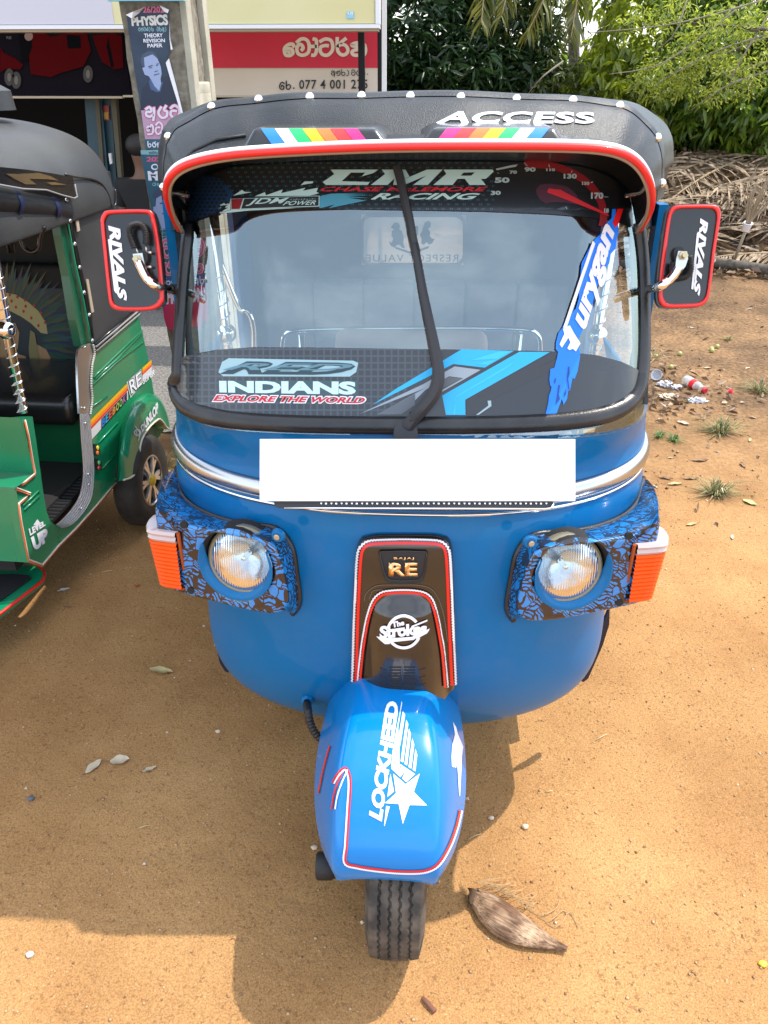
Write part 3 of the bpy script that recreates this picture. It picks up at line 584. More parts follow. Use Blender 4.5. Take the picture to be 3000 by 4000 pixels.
# ---------------- mirrors ----------------
def mirror(s):
    if s < 0:
        o_ = [(400, 833), (418, 820), (500, 816), (577, 817), (596, 826), (605, 848), (626, 960), (643, 1155), (638, 1185), (622, 1203), (590, 1214), (520, 1217), (455, 1214), (430, 1196), (422, 1165), (412, 1080), (392, 880), (392, 850)]
        ofs = (-4, -2); tq = [(418, 876), (458, 876), (512, 1180), (440, 1180)]
    else:
        o_ = [(2640, 800), (2700, 797), (2775, 797), (2805, 803), (2817, 828), (2812, 880), (2794, 991), (2775, 1140), (2762, 1180), (2735, 1200), (2680, 1205), (2600, 1205), (2578, 1190), (2570, 1160), (2574, 1080), (2588, 967), (2606, 848), (2618, 815)]
        ofs = (6, -1)
    yp = 1.50; O = cat_rom([(a, b, 0) for a, b in o_], 3, closed=True)
    cx = sum(p.x for p in O)/len(O); cy = sum(p.y for p in O)/len(O)
    nrm = Vector((.12*s*-1, -1, .28)).normalized(); p0 = PY(cx, cy, yp)
    M = lambda x, y, o=0: PPL(x, y, p0+nrm*o, nrm)
    mir = plate('wing_mirror', [M(p.x+(8 if s > 0 else -2)*(-1), p.y, 0) for p in O][::1], -nrm*.022, BLK, BA, bev=.005)
    ins = [(cx+(p.x-cx)*.985, cy+(p.y-cy)*.985) for p in O]; ins2 = [(cx+(p.x-cx)*(1-34/225*1.0)+ofs[0]*.2, cy+(p.y-cy)*(1-34/390)) for p in O]
    bm = bmesh.new(); nO = len(O); rws = [[M(x, y, .001) for x, y in ins], [M(x*.93+a*.07, y*.93+b*.07, .007) for (x, y), (a, b) in zip(ins, ins2)], [M(x*.2+a*.8, y*.2+b*.8, .007) for (x, y), (a, b) in zip(ins, ins2)], [M(x, y, .002) for x, y in ins2]]
    V = [[bm.verts.new(p) for p in r] for r in rws]
    for i in range(3):
        for j in range(nO): bm.faces.new((V[i][j], V[i][(j+1) % nO], V[i+1][(j+1) % nO], V[i+1][j]))
    frombm('red_rim', bm, RED, mir, True)
    back = M(cx, cy, 0)-nrm*.0235
    return M, mir, nrm
for s in (-1, 1):
    M, mir, nrm = mirror(s)
    Zm = (lambda *p: zc(380, 780, 3.95, p)) if s < 0 else (lambda *p: zc(2100, 750, 2.074, p))
    # sideways RIVALS, reading downwards
    v, f = text2d('RIVALS', .05, .25, 1.0)
    if s < 0: q = Zm((350, 380), (462, 1560), (320, 1560), (165, 400))
    else: q = Zm((1386, 212), (1312, 845), (1262, 820), (1318, 212))
    # text x runs downwards: TL(x0,y1) TR(x1,y1) BR(x1,y0) BL(x0,y0)
    decal('mirror_letters', (quadmap(v, q), f), lambda x, y, o: M(x, y, o), .003, WHT, mir, 0)
    ln = [Zm((185, 600), (215, 640), (310, 1450), (285, 1440), (260, 1400), (165, 620))] if s < 0 else [Zm((1300, 320), (1310, 330), (1262, 790), (1245, 785), (1290, 340))]
    decal('mirror_letters', shape2d(*ln), lambda x, y, o: M(x, y, o), .003, WHT, mir, 0)
    if s < 0:
        bp = [(715, 1105), (722, 1128), (712, 1140), (690, 1134), (650, 1128), (610, 1118), (575, 1090), (555, 1055), (540, 1020)]; flat = [(518, 992), (556, 988), (566, 1040), (572, 1075), (548, 1060), (528, 1030)]; nut = (537, 1012)
        coil = [(524, 968), (510, 930), (505, 905), (510, 885), (530, 876), (552, 880), (566, 900), (570, 930), (569, 955)]; sl = (684, 1131)
    else:
        bp = [(2478, 1105), (2476, 1128), (2486, 1140), (2510, 1134), (2540, 1128), (2575, 1120), (2610, 1098), (2635, 1072), (2650, 1045)]; flat = [(2650, 980), (2684, 982), (2688, 1010), (2678, 1040), (2650, 1075), (2636, 1060), (2642, 1010)]; nut = (2668, 998)
        coil = [(2632, 1025), (2626, 1050), (2634, 1075), (2655, 1085), (2680, 1080), (2696, 1060), (2699, 1035), (2694, 1000)]; sl = (2522, 1131)
    B = []
    for i, (x, y) in enumerate(bp):
        yy = [1.62, 1.60, 1.575, 1.56, 1.54, 1.515, 1.49, 1.475, 1.468][i]; B.append(PY(x, y, yy) if i < 5 else M(x, y, [0,0,0,0,0,.030,.030,.030,.030][i]))
    arm = tube('mirror_arm', cat_rom(B, 5), .0088, CHR, BA, 14)
    plate('arm_foot', [M(x, y, .028) for x, y in flat], -nrm*.012, STEEL, arm, bev=.003)
    plate('arm_knuckle', [M(nut[0]+22*math.cos(a)+(18 if s < 0 else -14), nut[1]+30*math.sin(a)-6, .018) for a in np.linspace(0, 6.28, 13)[:-1]], -nrm*.018, BLKM, arm, bev=.003)
    hx = M(nut[0], nut[1], .028); plate('arm_nut', [hx + nrm*.008 + (cR*math.cos(a)+cU*math.sin(a))*.0085 for a in np.arange(6)*math.pi/3], -nrm*.009, mat('brass', (.5, .42, .25), .35, metal=1), arm, bev=.001)
    lathe('arm_stud', [(0, .0045), (.017, .0045), (.017, .0001)], hx, nrm, MATS['brass'], arm, 10)
    sp = PY(*sl, 1.557); d_ = (B[4]-B[3]).normalized(); lathe('rubber_sleeve', [(-.0065, .0086), (-.0065, .0108), (.0065, .0108), (.0065, .0086)], sp, d_, RUB, arm, 16)
    C = resample(cat_rom([M(x, y, .022) for x, y in coil], 6), 150)
    tube('coil_cable', C, .0056, RUB, arm, 10, scale=[1+.18*math.sin(i*2*math.pi/4.4) for i in range(150)])
    if s < 0:
        for (a, b, c, d) in ((570, 958, 572, 985), (530, 965, 540, 990)): tube('cable_wire', [M(a, b, .02), M(c, d, .02)], .0018, STEEL, arm, 6)
        for yy in (986, 1042): tube('clamp_screw', [M(572, yy, .012), M(592, yy+1, .016)], .0028, STEEL, arm, 8)
# ---------------- headlamp pods ----------------
# tribal print: procedural pattern on the painted pod
TRI = mat('tribal_print', (.02, .02, .02), .22, coat=.8); t = TRI.node_tree; N_, L_, b_ = nodes(TRI)
co = N_.new('ShaderNodeTexCoord')
def vor(scale, feat='DISTANCE_TO_EDGE', src=None):
    v = N_.new('ShaderNodeTexVoronoi'); v.feature = feat; v.inputs['Scale'].default_value = scale
    L_.new(src or co.outputs['Object'], v.inputs['Vector']); return v
nzz = N_.new('ShaderNodeTexNoise'); nzz.inputs['Scale'].default_value = 22; L_.new(co.outputs['Object'], nzz.inputs['Vector'])
ad = N_.new('ShaderNodeMixRGB'); ad.inputs[0].default_value = .035; L_.new(co.outputs['Object'], ad.inputs[1]); L_.new(nzz.outputs['Color'], ad.inputs[2])
v1 = vor(52, 'DISTANCE_TO_EDGE', ad.outputs[0]); v1c = vor(52, 'F1', ad.outputs[0])
wv = N_.new('ShaderNodeTexWave'); wv.inputs['Scale'].default_value = 62; wv.inputs['Distortion'].default_value = 3; wv.bands_direction = 'DIAGONAL'; L_.new(ad.outputs[0], wv.inputs['Vector'])
wr = N_.new('ShaderNodeTexWave'); wr.wave_type = 'RINGS'; wr.inputs['Scale'].default_value = 45; wr.inputs['Distortion'].default_value = 6; L_.new(ad.outputs[0], wr.inputs['Vector'])
line = mth(t, 'LESS_THAN', v1.outputs['Distance'], .06)
sp = N_.new('ShaderNodeSeparateColor'); L_.new(v1c.outputs['Color'], sp.inputs[0])
inA = mth(t, 'MULTIPLY', mth(t, 'GREATER_THAN', sp.outputs[0], .55), mth(t, 'LESS_THAN', wv.outputs['Fac'], .42))
inB = mth(t, 'MULTIPLY', mth(t, 'LESS_THAN', sp.outputs[0], .34), mth(t, 'LESS_THAN', wr.outputs['Fac'], .40))
inC = mth(t, 'GREATER_THAN', sp.outputs[1], .86)
k_ = mth(t, 'MAXIMUM', mth(t, 'MAXIMUM', line, inA), mth(t, 'MAXIMUM', inB, inC))
mixcol(TRI, k_, (.012, .21, .58), (.018, .010, .012))
ORG = mat('orange_lens', (.78, .085, .0), .3, coat=.12, spec=.1); N_, L_, b_ = nodes(ORG); b_.inputs['Subsurface Weight'].default_value = .0
CLR = mat('clear_lens', (.50, .38, .36), .14, coat=.6)
LG = bpy.data.materials.new('lamp_glass'); LG.use_nodes = True; t = LG.node_tree
for n_ in list(t.nodes): t.nodes.remove(n_)
o_ = t.nodes.new('ShaderNodeOutputMaterial'); tr = t.nodes.new('ShaderNodeBsdfTransparent'); tr.inputs[0].default_value = (.86, .9, .9, 1); gs = t.nodes.new('ShaderNodeBsdfGlossy'); gs.inputs['Roughness'].default_value = .06
fr_ = t.nodes.new('ShaderNodeFresnel'); fr_.inputs[0].default_value = 1.6; ms = t.nodes.new('ShaderNodeMixShader'); ml = t.nodes.new('ShaderNodeMath'); ml.operation = 'MULTIPLY'; ml.inputs[1].default_value = 1.6; ml.use_clamp = True
co = t.nodes.new('ShaderNodeTexCoord'); wv = t.nodes.new('ShaderNodeTexWave'); wv.inputs['Scale'].default_value = 62; wv.bands_direction = 'X'; bu = t.nodes.new('ShaderNodeBump'); bu.inputs['Strength'].default_value = .16; bu.inputs['Distance'].default_value = .004
t.links.new(co.outputs['Object'], wv.inputs['Vector']); t.links.new(wv.outputs['Fac'], bu.inputs['Height']); t.links.new(bu.outputs[0], gs.inputs['Normal']); t.links.new(bu.outputs[0], fr_.inputs['Normal'])
t.links.new(fr_.outputs[0], ml.inputs[0]); t.links.new(ml.outputs[0], ms.inputs[0]); t.links.new(tr.outputs[0], ms.inputs[1]); t.links.new(gs.outputs[0], ms.inputs[2]); t.links.new(ms.outputs[0], o_.inputs[0])
REFL = mat('lamp_reflector', (.56, .62, .68), .18, metal=1, bump=.5, bscale=26)
OLDR = mat('yellowed_ring', (.22, .19, .12), .4, coat=.3)

faceN = Vector((-.20, -1, .10)).normalized(); face0 = PY(900, 2220, 1.235)
FP = lambda x, y, o=0: PPL(x, y, face0+faceN*o, faceN)
front = [(606, 1990), (640, 2022), (720, 2046), (830, 2070), (930, 2088), (1020, 2103), (1070, 2128), (1098, 2195), (1116, 2275), (1128, 2340), (1105, 2386), (1050, 2394), (950, 2378), (850, 2352), (750, 2325), (662, 2295), (645, 2262)]
back = [(634, 1905), (688, 1828), (712, 1920), (765, 1978), (860, 2022), (960, 2045), (1080, 2062), (1140, 2130), (1160, 2230), (1172, 2345), (1145, 2394)]
PF_ = [FP(*p) for p in front]
PB_ = [hit(BV, *p, off=.004) for p in back]
PB_[0] = PY(634, 1905, 1.50); PB_[1] = PY(690, 1828, 1.62)
for i in range(11, 17): PB_.append(PF_[i] + Vector((.01, .10, .012)))
def pod_side(mx):
    X = (lambda p: Vector((-p.x, p.y, p.z))) if mx else (lambda p: Vector(p))
    f3 = cat_rom(PF_, 3, closed=True); b3 = cat_rom(PB_, 3, closed=True); n = len(f3)
    fc = sum(f3, Vector())/n; cc = FP(922, 2206)          # lamp opening centre
    fu = Vector((faceN.y, -faceN.x, 0)).normalized()*-1; fv = faceN.cross(fu).normalized()
    if fv.z < 0: fv = -fv
    if fu.x < 0: fu = -fu
    ang = [math.atan2((p-cc).dot(fv), (p-cc).dot(fu)) for p in f3]
    hole = [cc + fu*.080*math.cos(a) + fv*.082*math.sin(a) for a in ang]
    hole2 = [cc + (h-cc)*.93 - faceN*.012 for h in hole]; hole3 = [cc + (h-cc)*.93 - faceN*.06 for h in hole]
    edge = [p.lerp(cc, .035) + faceN*.004 for p in f3]; mid = [a.lerp(b, .5) + (faceN*.004 + Vector((0, 0, .006))) for a, b in zip(f3, b3)]
    rows = [b3, mid, [a.lerp(b, .08) for a, b in zip(f3, b3)], f3, edge, [e.lerp(h, .5)+faceN*.002 for e, h in zip(edge, hole)], hole]
    V = [X(p) for r in rows for p in r]; F = [(i*n+j, i*n+(j+1) % n, (i+1)*n+(j+1) % n, (i+1)*n+j) for i in range(len(rows)-1) for j in range(n)]
    if mx: F = [q[::-1] for q in F]
    pod = autosmooth(mk('headlamp_surround', V, F, TRI, BA), 60)
    rows = [hole, hole2, hole3]; V = [X(p) for r in rows for p in r]; F = [(i*n+j, i*n+(j+1) % n, (i+1)*n+(j+1) % n, (i+1)*n+j) for i in range(2) for j in range(n)]
    mk('lamp_bezel', V, F, DARK, pod, True)
    # broad blue lip under the lamp
    L1 = []; L2 = []; L3 = []
    for a in np.linspace(R(150), R(392), 40):
        k = max(0, math.sin(math.pi*(a-R(150))/R(242)))**.6; d1 = fu*math.cos(a)+fv*math.sin(a)
        L1.append(cc+d1*.0815+faceN*.006); L2.append(cc+d1*(.0815-.010*k)+faceN*.009); L3.append(cc+d1*(.0815-.024*k)-faceN*.02*k)
    vs, fs = grid([[X(p) for p in r] for r in (L1, L2, L3)]); mk('lamp_lip', vs, fs, BLUE, pod, True)
    hc = X(cc+Vector((.007, 0, .004))-faceN*.016); ax = X(faceN+Vector((.05, 0, .14))).normalized()
    bk = mk('lamp_recess', [X(p) for p in hole3]+[X(cc-faceN*.06)], [(i, (i+1) % n, n) for i in range(n)], DARK, pod)
    hl = lathe('headlamp', [(.004, .066), (.006, .069), (.002, .0735), (-.012, .074), (-.02, .068)], hc, ax, OLDR, BA, 48)
    lathe('lamp_reflector', [(0, .067), (-.015, .056), (-.032, .034), (-.042, .012), (-.043, .0001)], hc, ax, REFL, hl, 48)
    lathe('lamp_lens', [(.004, .067), (.010, .056), (.016, .036), (.019, .015), (.0195, .0001)], hc, ax, LG, hl, 48)
    lathe('lamp_bulb', [(-.040, .006), (-.010, .006), (-.004, .0045), (-.002, .0001)], hc, ax, CHR, hl, 14)
    # side seal against the body
    bm = bmesh.new(); q = [b for b in cat_rom(PB_[1:11], 6)]; sweep(bm, [X(p) for p in q], circ(.0065, 8)); frombm('pod_seal', bm, SEAL, BA, True)
    # turn signal: ribbed lens wrapping round the outer end
    z0, z1, zs = FP(700, 2292).z, FP(690, 2072).z, FP(690, 2114).z
    pI, pO = FP(708, 2180), FP(642, 2180); prof = []
    for k in range(4): prof.append(pI.lerp(pO, k/3)*1)
    prof += [pO+Vector((-.004, .001, 0)), pO+Vector((-.011, .006, 0)), pO+Vector((-.015, .018, 0)), pO+Vector((-.015, .034, 0)), pO+Vector((-.012, .05, 0))]
    def lens(nm, za, zb, m, rib):
        rows = []; k = int((zb-za)/rib)*2+1
        for i in range(k):
            z = za+(zb-za)*i/(k-1); off = .0035 if i % 2 else 0.0; r = []
            sh = (z-FP(675, 2180).z)
            for j, p in enumerate(prof):
                nn = faceN if j < 4 else Vector((-.7, -.7, 0)) if j < 6 else Vector((-1, 0, 0))
                r.append(X(Vector((p.x-.10*sh*(j > 0), p.y+.10*sh, z)) + nn*(.012+off)))
            rows.append(r)
        rows.insert(0, [p+X(Vector((.012, .016, .002))) for p in rows[0]]); rows.append([p+X(Vector((.014, .018, -.001))) for p in rows[-1]])
        vs, fs = grid(rows); return mk(nm, vs, fs, m, BA)
    tl = lens('turn_signal_lens', z0, zs, ORG, .0085); lens('position_light_lens', zs+.001, z1, CLR, .008)
    bm = bmesh.new(); sweep(bm, [X(p) for p in [pI+faceN*.004+Vector((.004, 0, z0-pI.z)), pI+faceN*.004+Vector((.004, 0, z1-pI.z))]], circ(.004, 6)); frombm('lens_edge', bm, mat('dark_amber', (.35, .06, .01), .3), tl)
    for q in ((716, 2052), (744, 2308)):
        p = FP(*q, .006); lathe('screw_hole', [(0, .0001), (0, .008), (-.006, .0085)], X(p), X(faceN), DARK, pod, 14)
    p = FP(1088, 2090, .0); lathe('screw_boss', [(.0, .015), (.006, .012), (.007, .009), (.006, .0001)], X(p), X(faceN), BLUE, pod, 20); lathe('screw_head', [(.007, .006), (.011, .006), (.0115, .003), (.0105, .0025), (.0105, .0001)], X(p), X(faceN), STEEL, pod, 12)
pod_side(False); pod_side(True)

# ---------------- centre cowl ----------------
import itertools
def edgeL(t): return np.interp(t, [0, .03, .08, .3, .6, 1], [1420, 1404, 1396, 1384, 1378, 1374])
def edgeR(t): return np.interp(t, [0, .03, .08, .3, .6, 1], [1742, 1758, 1764, 1770, 1775, 1780])
rows = []
for i in range(47):
    t_ = i/46; r = []
    for j in range(33):
        s = -1+2*j/32; x = (edgeL(t_)*(1-s)+edgeR(t_)*(1+s))/2
        yt = 2084+16*abs(s)**6; yb = 2668+58*max(0, 1-(abs(s)/.86)**2)**.6
        y = yt+(yb-yt)*t_
        e = min(1, (1-abs(s))/.07, t_/.035); base = .016*math.sin(e*math.pi/2)
        ws = np.interp(t_, [.36, .45, .7, 1], [.40, .62, .74, .80]); g = max(0, (t_-.33)/.67)
        nose = 0
        if t_ > .33:
            a = abs(s)/ws
            nose = (.020+.030*g)*(1-a**3.2)*min(1, (t_-.33)/.10) if a < 1 else 0
        r.append(hit(BV, x, y, base+nose+.004))
    rows.append(r)
for r in rows: 
    for k in (0, -1): r[k] = r[k]+Vector((0, .012, 0))
vs, fs = grid(rows); cowl = mk('front_cowl', vs, fs, COWLM, BA, True); bake(cowl, ('SOLIDIFY', dict(thickness=.004, offset=-1)), ('SUBSURF', dict(levels=1, subdivision_type='CATMULL_CLARK')))
cowl.data.polygons.foreach_set('use_smooth', [True]*len(cowl.data.polygons)); KB = bvh_of(cowl)
def zigzag(name, path, place, w, m, parent, amp=3.2, per=11, side=1, off=.003):
    P = resample(cat_rom([(a, b, 0) for a, b in path], 8), 2*int(sum((Vector((a[0], a[1], 0))-Vector((b[0], b[1], 0))).length for a, b in zip(path, path[1:]))/per)+1)
    vs = []
    for i, q in enumerate(P):
        tt = (P[min(i+1, len(P)-1)]-P[max(i-1, 0)]).normalized(); nn = Vector((-tt.y, tt.x, 0))*side; z = amp if i % 2 else 0
        a = q+nn*z; b = q+nn*(w+z); vs += [(a.x, a.y), (b.x, b.y)]
    decal(name, (vs, [(2*i, 2*i+1, 2*i+3, 2*i+2) for i in range(len(P)-1)]), place, off, m, parent, 0)
oz = [(1385, 2662), (1388, 2560), (1392, 2420), (1398, 2280), (1404, 2180), (1414, 2140), (1436, 2122), (1480, 2116), (1575, 2114), (1680, 2116), (1722, 2122), (1742, 2140), (1750, 2180), (1755, 2280), (1760, 2420), (1766, 2560), (1771, 2674)]
zigzag('white_trim', oz, KB, 6.5, WHT2, cowl, side=-1, off=.0035); zigzag('red_trim', oz, KB, 11, RED, cowl, side=1, off=.0030)
iz = [(1402, 2668), (1412, 2560), (1425, 2470), (1440, 2400), (1460, 2345), (1490, 2316), (1530, 2308), (1575, 2306), (1620, 2308), (1662, 2318), (1688, 2345), (1704, 2400), (1718, 2470), (1732, 2560), (1742, 2682)]
zigzag('white_trim', iz, KB, 6.5, WHT2, cowl, side=-1, off=.0040); zigzag('red_trim', iz, KB, 11, RED, cowl, side=1, off=.0034)
bd = [(1478, 2158), (1484, 2149), (1575, 2146), (1664, 2149), (1672, 2158), (1664, 2230), (1655, 2262), (1640, 2272), (1575, 2276), (1520, 2273), (1504, 2262), (1492, 2230)]
c3 = [hit(KB, x, y, .006) for x, y in bd]; bn = (CAM-hit(KB, 1575, 2210)).normalized()
bdg = plate('badge', c3, -bn*.006, BLKM, cowl, bev=.003)
c4 = hit(KB, 1575, 2210, .0075); BN = Vector((0, -1, .25)).normalized(); BP = lambda x, y, o=0: PPL(x, y, c4+BN*o, BN)
bm = bmesh.new(); sweep(bm, [BP(1575+(x-1575)*.93, 2211+(y-2211)*.90, -.0005) for x, y in bd], circ(.0015, 6), closed=True); frombm('badge_rim', bm, BLK, bdg, True)
for s_, q_, b_ in (('RE', rect(1518, 2197, 1631, 2250), .045), ('BAJAJ', rect(1538, 2175, 1617, 2187), .02)):
    o = txt('badge_letters', s_, q_, lambda x, y, o: BP(x, y, o), .0004, GOLD, bdg, b_, 0, 1.05 if s_ == 'RE' else 1.2, 0); bake(o, ('SOLIDIFY', dict(thickness=.002, offset=1)))
ZK = lambda *p: zc(1360, 2060, 3.159, p)
def ringarc(cx, cy, r1, r2, a0, a1, n=40):
    o = [(cx+r1*math.cos(R(a)), cy+r1*math.sin(R(a))) for a in np.linspace(a0, a1, n)]; i = [(cx+r2*math.cos(R(a)), cy+r2*math.sin(R(a))) for a in np.linspace(a1, a0, n)]; return o+i
lg = [ringarc(1577, 2466, 67, 56, 190, 322), ringarc(1577, 2466, 67, 56, 20, 148), ZK((357, 1338), (540, 1358), (822, 1338), (830, 1352), (480, 1408), (395, 1378)), ZK((400, 1384), (830, 1358), (810, 1378), (520, 1410), (515, 1430), (460, 1432)), ZK((775, 1210), (970, 1130), (968, 1152), (900, 1180), (790, 1225)), ZK((795, 1330), (998, 1240), (985, 1270), (965, 1300), (850, 1362), (820, 1362)), ZK((540, 1245), (700, 1222), (698, 1236), (560, 1262))]
decal('logo_print', shape2d(*lg), KB, .0030, WHT, cowl, 25)
txt('logo_print', 'The', ZK((538, 1158), (690, 1130), (696, 1195), (550, 1232)), KB, .0036, WHT, cowl, .05)
txt('logo_print', 'Strokes', ZK((398, 1208), (960, 1160), (968, 1300), (398, 1372)), KB, .0036, WHT, cowl, .05, 0, .95)
sl = []
for k in range(8): y = 2603+k*11.5; sl += [rect(1522-k*.0, y, 1567, y+5.5), rect(1577, y, 1622, y+5.5)]
for k in range(3): y = 2606+k*30; sl += [[(1484, y), (1510, y+9), (1510, y+13), (1484, y+5)], [(1662, y), (1636, y+9), (1636, y+13), (1662, y+5)]]
for q in sl:
    c = [hit(KB, x, y, .0006) for x, y in q]; plate('vent_slot', c, Vector((0, .003, 0)), DARK, cowl)
# scratches on the plastic
decal('scratch', stroke2d([ZK((205, 900), (215, 820), (300, 740), (400, 708), (640, 705), (850, 706), (1000, 740), (1090, 830), (1160, 1000), (1200, 1200), (1225, 1400)), ZK((262, 880), (290, 800), (330, 770), (430, 765))], 1.6), KB, .0022, mat('scuff', (.16, .13, .11), .6), cowl, 20)

# ---------------- front mudguard ----------------
FX = -.018
st = [  # y_top, z_top, top half-width, y_bot, z_bot, bottom half-width
    (.890, .360, .080, .892, .352, .098), (.884, .385, .096, .915, .352, .112), (.895, .430, .098, .945, .355, .130), (.935, .490, .098, .985, .365, .146), (1.00, .545, .095, 1.03, .385, .158),
    (1.08, .572, .088, 1.09, .41, .165), (1.18, .585, .075, 1.18, .43, .165), (1.28, .575, .065, 1.28, .44, .155), (1.36, .55, .055, 1.36, .45, .14)]
rows = []
for yt, zt, wt, yb, zb, wb in st:
    half = [(0, yt, zt+.002), (wt*.55, yt, zt+.001), (wt*.93, yt, zt-.003), (wt*1.08, yt+.002, zt-.010)]
    for k in (.35, .68, 1): half.append((wt*1.08+(wb-wt*1.08)*(k**.75), yt+(yb-yt)*k, (zt-.010)+(zb-zt+.010)*k))
    rows.append([Vector((FX-x, y, z)) for x, y, z in half[::-1]]+[Vector((FX+x, y, z)) for x, y, z in half[1:]])
vs, fs = grid(rows); fen = mk('front_mudguard', vs, fs, BLUE, BA, True)
fen.data.materials.clear(); FENB = mat('mudguard_blue', (.0, .165, .48), .25, coat=.55, coatr=.03, spec=.2, c2=(.0, .18, .52), nscale=4); fen.data.materials.append(FENB)
bake(fen, ('SUBSURF', dict(levels=2)), ('SOLIDIFY', dict(thickness=.005, offset=-1))); fen.data.polygons.foreach_set('use_smooth', [True]*len(fen.data.polygons)); autosmooth(fen, 50); MB = bvh_of(fen)
ZF = lambda *p: zc(1400, 2700, 3.318, p)
star = ZF((795, 1068), (718, 1305), (890, 1480), (662, 1475), (575, 1720), (522, 1462), (345, 1450), (487, 1320), (452, 1070), (612, 1205))
wing = [ZF((560, 130), (566, 165), (548, 260), (515, 480), (518, 560), (530, 700), (530, 930), (545, 1000), (600, 1040), (545, 1115), (425, 1005), (440, 800), (490, 520), (530, 320)), ZF((540, 945), (735, 1075), (620, 1180), (568, 1130), (608, 1040), (560, 1000)),
        ZF((575, 262), (605, 310), (540, 720), (527, 560)), ZF((620, 375), (645, 430), (580, 925), (548, 910)), ZF((655, 485), (680, 560), (630, 965), (598, 945)), ZF((697, 612), (722, 690), (685, 1005), (650, 985)), ZF((738, 750), (762, 830), (738, 1042), (704, 1020)),
        ZF((415, 1070), (462, 1300), (375, 1370)), ZF((360, 1485), (407, 1492), (340, 1745), (333, 1740))]
decal('printed_star', shape2d(star, *wing), MB, .0012, WHT, fen, 20)
# LOCKHEED runs upwards: text x from bottom to top, text top to the left
txt('mudguard_letters', 'LOCKHEED', [ZF((135, 1600))[0], ZF((365, 120))[0], ZF((530, 150))[0], ZF((305, 1690))[0]], MB, .0012, WHT, fen, .05, 0, 1.0, 20)
decal('printed_animal', shape2d(ZF((1220, 400), (1262, 470), (1285, 560), (1325, 650), (1352, 720), (1335, 860), (1325, 1080), (1310, 1365), (1298, 1340), (1282, 1060), (1270, 900), (1262, 990), (1240, 990), (1235, 945), (1225, 990), (1205, 970), (1200, 850), (1210, 700), (1245, 560))), MB, .0012, WHT, fen, 20)
def edge_path(p, place, off): return [place(x, y, off) if callable(place) else hit(place, x, y, off) for x, y in p]
tr1 = [(1253, 3010), (1296, 3012)][0:0]
zp = [(1305, 3060), (1325, 3025), (1350, 3004), (1364, 3035), (1366, 3080), (1362, 3140), (1357, 3220), (1352, 3300), (1349, 3368), (1400, 3386), (1480, 3398), (1560, 3405), (1640, 3405), (1690, 3392), (1722, 3362), (1756, 3302), (1782, 3232), (1798, 3165)]
zigzag('white_trim', [(x, y) for x, y in zp], MB, 6, WHT2, fen, amp=1.6, per=8, side=1, off=.0022); zigzag('red_trim', zp, MB, 7, RED, fen, amp=1.6, per=8, side=-1, off=.0018)
zigzag('red_trim', [(1294, 2915), (1280, 2965), (1266, 3020), (1254, 3080), (1248, 3100)], MB, 6, RED, fen, amp=1.4, per=8, side=1, off=.002)
zigzag('red_trim', [(1350, 3004), (1325, 3060), (1310, 3110), (1302, 3162)], MB, 6, RED, fen, amp=1.4, per=8, side=1, off=.002)
zigzag('white_trim', [(1356, 3006), (1332, 3062), (1317, 3110), (1309, 3160)], MB, 5, WHT2, fen, amp=1.4, per=8, side=-1, off=.0024)

# ---------------- front wheel ----------------
WXc = .0; WC = Vector((WXc, 1.05, .2))
prof = []
for v in np.linspace(-1, 1, 81): prof.append(v)
def tread(v):  # v -1..1 across; returns (x, r)
    a = abs(v)
    if a < .70: return (.052*v/.70, .2-.006*(a/.70)**2)
    k = (a-.70)/.30; return (math.copysign(.052+.013*math.sin(k*1.9), v), .194-.085*k)
nU = 420; V = []
gro = [-.42, -.14, .14, .42]
for i in range(nU):
    th = 2*math.pi*i/nU; tri = abs((i % 7)/3.5-1)*2-1
    for v in prof:
        x, r = tread(v)
        for g in gro:
            if abs(v-(g+.03*tri)) < .030: r -= .0055
        if .70 < abs(v) < .78 and (i % 4) < 2: r -= .003
        V.append(WC+Vector((x, math.cos(th)*r, math.sin(th)*r)))
q = len(prof); F = [(i*q+j, i*q+j+1, ((i+1) % nU)*q+j+1, ((i+1) % nU)*q+j) for i in range(nU) for j in range(q-1)]
wheel = thing('front_wheel', WC, None, None); wheel.parent = BA; wheel.matrix_parent_inverse = Matrix.Translation(-BA.location)
wheel.location = (0, 0, 0)
tyre = mk('tyre', V, F, MAT_TYRE, None, True); tyre.parent = wheel; autosmooth(tyre, 28)
rim = lathe('rim', [(-.05, .111), (-.045, .10), (-.03, .085), (-.035, .03), (-.035, .0001)], WC, (1, 0, 0), mat('rim_black', (.03, .03, .032), .4), None, 40); rim.parent = wheel
rim = lathe('rim', [(.05, .111), (.045, .10), (.03, .085), (.035, .03), (.035, .0001)], WC, (1, 0, 0), mat('rim_black', (.03, .03, .032), .4), None, 40); rim.parent = wheel
# suspension arm and hub
hub = PY(1270, 3382, 1.03)
lathe('hub', [(-.02, .0001), (-.02, .026), (-.015, .030), (.015, .030), (.02, .026), (.06, .024), (.10, .022)], hub, (1, .05, 0), BLKM, BA, 24)
bm = bmesh.new(); sweep(bm, cat_rom([hub+Vector((.03, 0, 0)), PY(1300, 3280, 1.04), PY(1300, 3180, 1.08), PY(1290, 3050, 1.14), PY(1300, 2900, 1.2)], 5), circ(.016, 10)); frombm('fork_arm', bm, BLKM, BA, True)
lathe('shock_end', [(-.01, .0001), (-.01, .02), (.05, .02)], PY(1345, 3390, 1.0), (1, 0, 0), BLKM, BA, 18)
tube('fork_stem', [(FX, 1.24, .5), (FX, 1.30, .75)], .03, BLKM, BA, 14)
